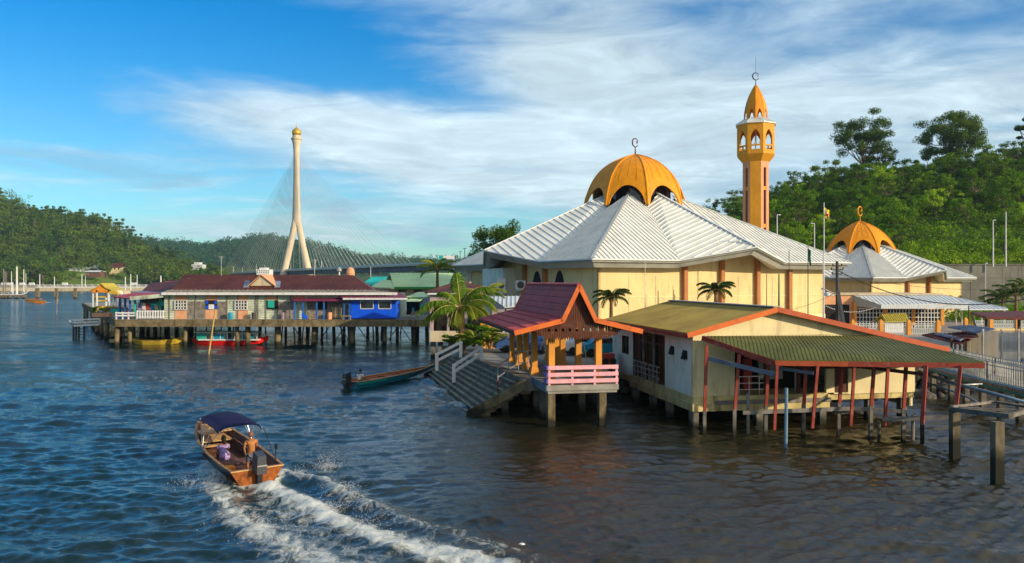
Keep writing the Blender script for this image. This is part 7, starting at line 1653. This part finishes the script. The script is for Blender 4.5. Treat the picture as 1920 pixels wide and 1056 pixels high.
# rubble on the shore behind the house
V = []; F = []; r_ = np.random.RandomState(9)
import itertools
ico = np.array([(0, 0, 1), (.9, 0, .3), (.28, .85, .3), (-.72, .53, .3), (-.72, -.53, .3), (.28, -.85, .3), (.7, .5, -.5), (-.3, .8, -.5), (-.9, 0, -.5), (-.3, -.8, -.5), (.7, -.5, -.5)])
fc = [(0, 1, 2), (0, 2, 3), (0, 3, 4), (0, 4, 5), (0, 5, 1), (1, 6, 2), (2, 7, 3), (3, 8, 4), (4, 9, 5), (5, 10, 1), (6, 7, 2), (7, 8, 3), (8, 9, 4), (9, 10, 5), (10, 6, 1)]
for k in range(620):
    if True: x, y = r_.uniform(8, 62), 0; y = 58.5+max(0, x-24)*.22+r_.uniform(-4.0, 1.5)-(2.5 if 14 < x < 30 else 0)
    s_ = r_.uniform(.15, .6); z = .05+max(0, (y-54.5))*.16*r_.rand()+r_.uniform(-.1, .2)
    b0 = len(V); q_ = ico*s_*r_.uniform(.6, 1.3, 3)*(1+.25*r_.rand(11, 1)); V += (q_+np.array([x, y, z])).tolist(); F += [tuple(b0+i for i in f_) for f_ in fc]
obj_from(raw_mesh('rubble', V, F, M['rock']), 'rubble', None, kind='stuff', label='dark wet rubble along the shore behind the stilt house')

# ---------------- water ----------------
wm_ = bpy.data.materials.new('river_water'); wm_.use_nodes = True; t = NT(wm_.node_tree)
geo = t.n('ShaderNodeNewGeometry').outputs['Position']
fa = t.n('ShaderNodeAttribute', attribute_name='foam').outputs['Fac']
murk = t.noise(geo, .05, 3, .5); gust = t.ramp(t.noise(t.mapping(geo, (.035, .075, 1), (0, 0, .25)), 1., 4, .6, .8), .35, .65, .35, 1.1)
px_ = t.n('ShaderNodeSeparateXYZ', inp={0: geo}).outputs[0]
deep = t.mix(t.ramp(murk, .35, .65), (.005, .028, .034), (.011, .024, .019))      # main channel; blue of the reflected sky partly put into its colour
bank = t.mix(t.ramp(murk, .35, .65), (.014, .014, .006), (.028, .021, .007))      # brown shallows by the houses, colour partly standing in for dark reflections
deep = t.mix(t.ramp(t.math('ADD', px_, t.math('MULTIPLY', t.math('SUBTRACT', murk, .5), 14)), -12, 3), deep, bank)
n0 = t.noise(t.mapping(geo, (.75, 1.5, 1), (0, 0, .2)), 1.5, 6, .62, .9)
n1 = t.noise(t.mapping(geo, (1.3, 2.2, 1), (0, 0, -.25)), 2.6, 5, .65, .5)
n2 = t.noise(t.mapping(geo, (.10, .2, 1), (0, 0, .1)), 1.0, 4, .55)
hgt = t.math('ADD', t.math('MULTIPLY', n0, .55), t.math('ADD', t.math('MULTIPLY', n1, .34), t.math('MULTIPLY', n2, 1.3)))
bmp = t.n('ShaderNodeBump', inp={'Height': hgt, 'Strength': t.math('MULTIPLY', gust, t.ramp(t.n('ShaderNodeSeparateXYZ', inp={0: geo}).outputs[1], 30, 75, .38, 1.)), 'Distance': .24})
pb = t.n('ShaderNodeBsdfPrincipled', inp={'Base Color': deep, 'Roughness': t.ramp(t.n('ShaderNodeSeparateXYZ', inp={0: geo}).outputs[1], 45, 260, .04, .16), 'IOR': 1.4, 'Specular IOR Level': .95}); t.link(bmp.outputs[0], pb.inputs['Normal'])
f1 = t.noise(t.mapping(geo, (1, .55, 1), (0, 0, R(-45))), 1.7, 9, .74, 1.2); f2 = t.noise(geo, 9, 8, .8, .6)
fn = t.math('ADD', t.math('MULTIPLY', f1, .74), t.math('MULTIPLY', f2, .26))
fm = t.ramp(t.math('ADD', fa, t.math('MULTIPLY', t.math('SUBTRACT', fn, .5), 2.4)), .34, .92)
fm = t.math('MULTIPLY', fm, t.ramp(fa, .02, .16))
fb = t.n('ShaderNodeBump', inp={'Height': fn, 'Strength': .9, 'Distance': .12})
fo = t.n('ShaderNodeBsdfPrincipled', inp={'Base Color': (.66, .70, .66, 1), 'Roughness': .7}); t.link(fb.outputs[0], fo.inputs['Normal'])
ms = t.n('ShaderNodeMixShader', inp={0: fm, 1: pb.outputs[0], 2: fo.outputs[0]}); o_ = t.n('ShaderNodeOutputMaterial'); t.link(ms.outputs[0], o_.inputs[0])
# nested grid, finer towards the viewpoint bank
rows = []; y = 17.0
while y < 640: rows.append(y); y += max(.075, y*y/11600*1.15)
rows = np.array(rows); ncol = 860; un = np.linspace(-.80, .80, ncol)
GX = rows[:, None]*un[None, :]; GY = np.repeat(rows[:, None], ncol, 1)
dY = np.gradient(rows)[:, None]; dX = (rows*(un[1]-un[0]))[:, None]
Zw = np.zeros_like(GX); r_ = np.random.RandomState(12)
warp = .9*np.sin(GX*.21+GY*.13)+.6*np.sin(GX*.37-GY*.29+1.)
for k in range(84):
    lam = .34*(1.055**k)*.9 if k < 46 else (r_.uniform(.45, 1.6) if k < 72 else r_.uniform(3, 9))
    th = R(r_.normal(97, 34 if lam < .7 else 22)); kk = 2*math.pi/lam; amp = .0084*lam**.85*(.5 if lam > 1.8 else .72 if lam > 1.05 else 1.12)*r_.uniform(.4, 1.5)
    fade = np.clip((lam/(np.maximum(dY, dX))-2.2)/3, 0, 1)
    ph = kk*(GX*math.cos(th)+GY*math.sin(th))+r_.uniform(0, 6.28)+warp*(1.4/lam**.5)
    s_ = np.sin(ph); Zw += amp*fade*(s_-.22*np.cos(2*ph))
# slow patches of livelier and calmer water
patch = .78+.38*np.sin(GX*.09+1.3*np.sin(GY*.05))*np.sin(GY*.075+GX*.03+2)
Zw *= patch*(1+.7*np.clip((GX+4)/9, 0, 1)*np.clip((60-GY)/15, 0, 1))
FO = np.zeros_like(GX)
def seg_field(poly, X_, Y2):
    best = np.full(X_.shape, 1e9); S = np.zeros_like(X_); sgn = np.zeros_like(X_); tot = 0
    P_ = np.array(poly); L_ = np.linalg.norm(np.diff(P_, axis=0), axis=1)
    for i in range(len(P_)-1):
        a, b_ = P_[i], P_[i+1]; d = (b_-a)/L_[i]; tt = np.clip((X_-a[0])*d[0]+(Y2-a[1])*d[1], 0, L_[i])
        qx, qy = a[0]+d[0]*tt, a[1]+d[1]*tt; dist = np.hypot(X_-qx, Y2-qy); k = dist < best
        sg = np.sign((X_-qx)*(-d[1])+(Y2-qy)*d[0]); best = np.where(k, dist, best); S = np.where(k, tot+tt, S); sgn = np.where(k, sg, sgn); tot += L_[i]
    return best, S/tot, sgn
sel = (rows < 48); SX, SY = GX[sel], GY[sel]; dz = np.zeros_like(SX); fo_ = np.zeros_like(SX)
def gp(*pts): return [tuple(G(px, py).xy) for px, py in pts]
def wn(a, b_, s_=1.): return np.sin(SX*a*s_+SY*b_)*.5+np.sin(SX*b_*1.7-SY*a*1.3*s_+1)*.3
wob = wn(1.9, 2.6)*.22
LN = [ # path, width start/end, height, foam start/end, steepness of the outer side
 (gp((486, 905), (520, 925), (590, 952), (651, 985), (744, 1018), (860, 1052), (1000, 1100)), .45, 1.05, .20, .92, .80),
 (gp((410, 880), (400, 905), (428, 950), (465, 985), (513, 1015), (570, 1045), (660, 1095)), .5, 1.15, .14, .70, .62),
 (gp((528, 886), (560, 894), (600, 903), (651, 930), (705, 950), (760, 978), (879, 1012), (1000, 1058)), .30, .75, .22, .66, .34),
 (gp((470, 900), (500, 930), (545, 960), (600, 1000), (680, 1050)), .5, 1.1, .03, .5, .42),
]
for poly, w0, w1, h_, f0_, f1_ in LN:
    d_, s_, sg = seg_field(poly, SX, SY); d_ = np.maximum(0, d_+wob*(.3+s_)); w_ = w0+(w1-w0)*s_
    dz += h_*np.exp(-(d_/w_)**2)*np.clip(s_*12, 0, 1)*(1-.5*s_)*(1+.35*wn(3.1, 2.2, 1.)) ; dz -= h_*.45*np.exp(-((d_-2.1*w_)/w_)**2)*np.clip(s_*8, 0, 1)*(1-.5*s_)
    fo_ = np.maximum(fo_, (f0_+(f1_-f0_)*s_)*np.exp(-(d_/(w_*1.15))**2))
# churned patch at the stern and spray skirt on both sides
d_, s_, sg = seg_field(gp((392, 868), (412, 893), (450, 912), (500, 915), (532, 882)), SX, SY); fo_ = np.maximum(fo_, .85*np.exp(-(d_/.42)**2)); dz += .10*np.exp(-(d_/.4)**2)
for c_, w_, a_ in ((G(615, 880), 1.0, .42), (G(400, 950), 2.0, .34), (G(650, 925), 1.1, .48), (G(385, 905), 1.1, .45), (G(560, 1000), 2.2, .30), (G(960, 1045), 1.6, .34), (G(835, 735), 1.0, .62), (G(862, 757), 1.0, .62), (G(885, 775), .8, .55), (G(820, 715), 1.2, .5)):
    d_ = np.hypot((SX-c_.x), (SY-c_.y)*.8); fo_ = np.maximum(fo_, a_*np.exp(-(d_/w_)**2))
Zw[sel] += dz; FO[sel] = fo_
# stairs splash and tiny far wake
for c_, w_, a_ in ((G(835, 735), 1.2, .55), (G(862, 757), 1.2, .6), (G(815, 712), 1.6, .5)):
    d_ = np.hypot(GX-c_.x, (GY-c_.y)*.45); FO = np.maximum(FO, a_*np.exp(-(d_/w_)**2)); Zw += .12*np.exp(-(d_/w_)**2)*np.sin(GX*5+GY*3)
d_, s_, sg = seg_field(gp((72, 568.5), (95, 567), (118, 566)), GX, GY); FO = np.maximum(FO, (1.1-.6*s_)*np.exp(-(d_/2.0)**2)*(GY > 200))
edge = np.minimum(np.clip((GY-17)/1.5, 0, 1), np.clip((.80-np.abs(GX/GY))/.03, 0, 1)); Zw *= edge
nr = len(rows); V = np.stack([GX, GY, Zw], -1).reshape(-1, 3); idx = np.arange(nr*ncol, dtype=np.int32).reshape(nr, ncol)
F = np.stack([idx[:-1, :-1], idx[:-1, 1:], idx[1:, 1:], idx[1:, :-1]], -1).reshape(-1, 4)
b0 = len(V); V = np.vstack([V, [(-4000, -600, -.4), (4000, -600, -.4), (4000, 3000, -.4), (-4000, 3000, -.4)]]); F = np.vstack([F, [(b0, b0+1, b0+2, b0+3)]])
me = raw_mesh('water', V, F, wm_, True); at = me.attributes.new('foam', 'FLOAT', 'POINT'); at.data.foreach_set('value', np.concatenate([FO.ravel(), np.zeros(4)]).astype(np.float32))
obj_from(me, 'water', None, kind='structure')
m = MB(); m.prism([(-4000, -600), (4000, -600), (4000, 3000), (-4000, 3000)], -6, -5); m.build('river_bed', M['earth'], None, kind='structure')
# spray droplets thrown up by the boat and at the stairs
r_ = np.random.RandomState(77); C = []
for (px, py), n, sp, hh in (((612, 876), 380, .5, .55), ((560, 888), 200, .35, .25), ((400, 880), 420, .5, .35), ((420, 905), 420, .6, .3), ((470, 905), 350, .45, .3), ((640, 915), 260, .6, .3), ((620, 955), 260, .6, .3), ((680, 985), 200, .7, .3), ((460, 975), 300, .8, .25), ((838, 735), 350, .7, .45), ((868, 757), 300, .6, .35), ((365, 905), 200, .7, .2), ((540, 1000), 250, 1.0, .2)):
    n = int(n*2.2); c = np.array(G(px, py)); q_ = r_.normal(size=(n, 3))*np.array([sp, sp, hh]); q_ *= (.35+.65*r_.rand(n, 1)); q_[:, 2] = np.abs(q_[:, 2])*r_.rand(n)+.02; C.append(c+q_)
C = np.vstack(C); n = len(C); s_ = (.003+.007*r_.rand(n)**2)[:, None, None]
tet = np.array([(1, 1, 1), (1, -1, -1), (-1, 1, -1), (-1, -1, 1)], float)[None]; V = (C[:, None, :]+tet*s_).reshape(-1, 3); i4 = np.arange(n)[:, None]*4
F = np.concatenate([i4+np.array([[0, 1, 2]]), i4+np.array([[0, 3, 1]]), i4+np.array([[0, 2, 3]]), i4+np.array([[1, 3, 2]])])
obj_from(raw_mesh('spray', V, F, M['white'], True), 'spray', None, kind='stuff', label='white spray droplets thrown up by the motor boat and at the stairs')
m = MB(); p = G(978, 1020, .03); m.slab([p+Vector((-.09, 0, 0)), p+Vector((0, -.06, .01)), p+Vector((.11, .02, 0)), p+Vector((.02, .07, .02))], .03); m.build('floating_litter', M['white'], None, label='scrap of white litter floating right of the wake', cat='litter')
# ---------------- haze ----------------
hz = MB(); hz.prism([(-3500, -300), (3500, -300), (3500, 2700), (-3500, 2700)], -8, 185)
hm = bpy.data.materials.new('haze'); hm.use_nodes = True; t = NT(hm.node_tree)
pv_ = t.n('ShaderNodeVolumePrincipled'); pv_.inputs['Color'].default_value = (.50, .72, .92, 1); pv_.inputs['Density'].default_value = .00011; pv_.inputs['Anisotropy'].default_value = .2
o_ = t.n('ShaderNodeOutputMaterial'); t.link(pv_.outputs[0], o_.inputs['Volume'])
hz.build('haze', hm, None, kind='stuff', label='pale bluish haze over the river and hills')
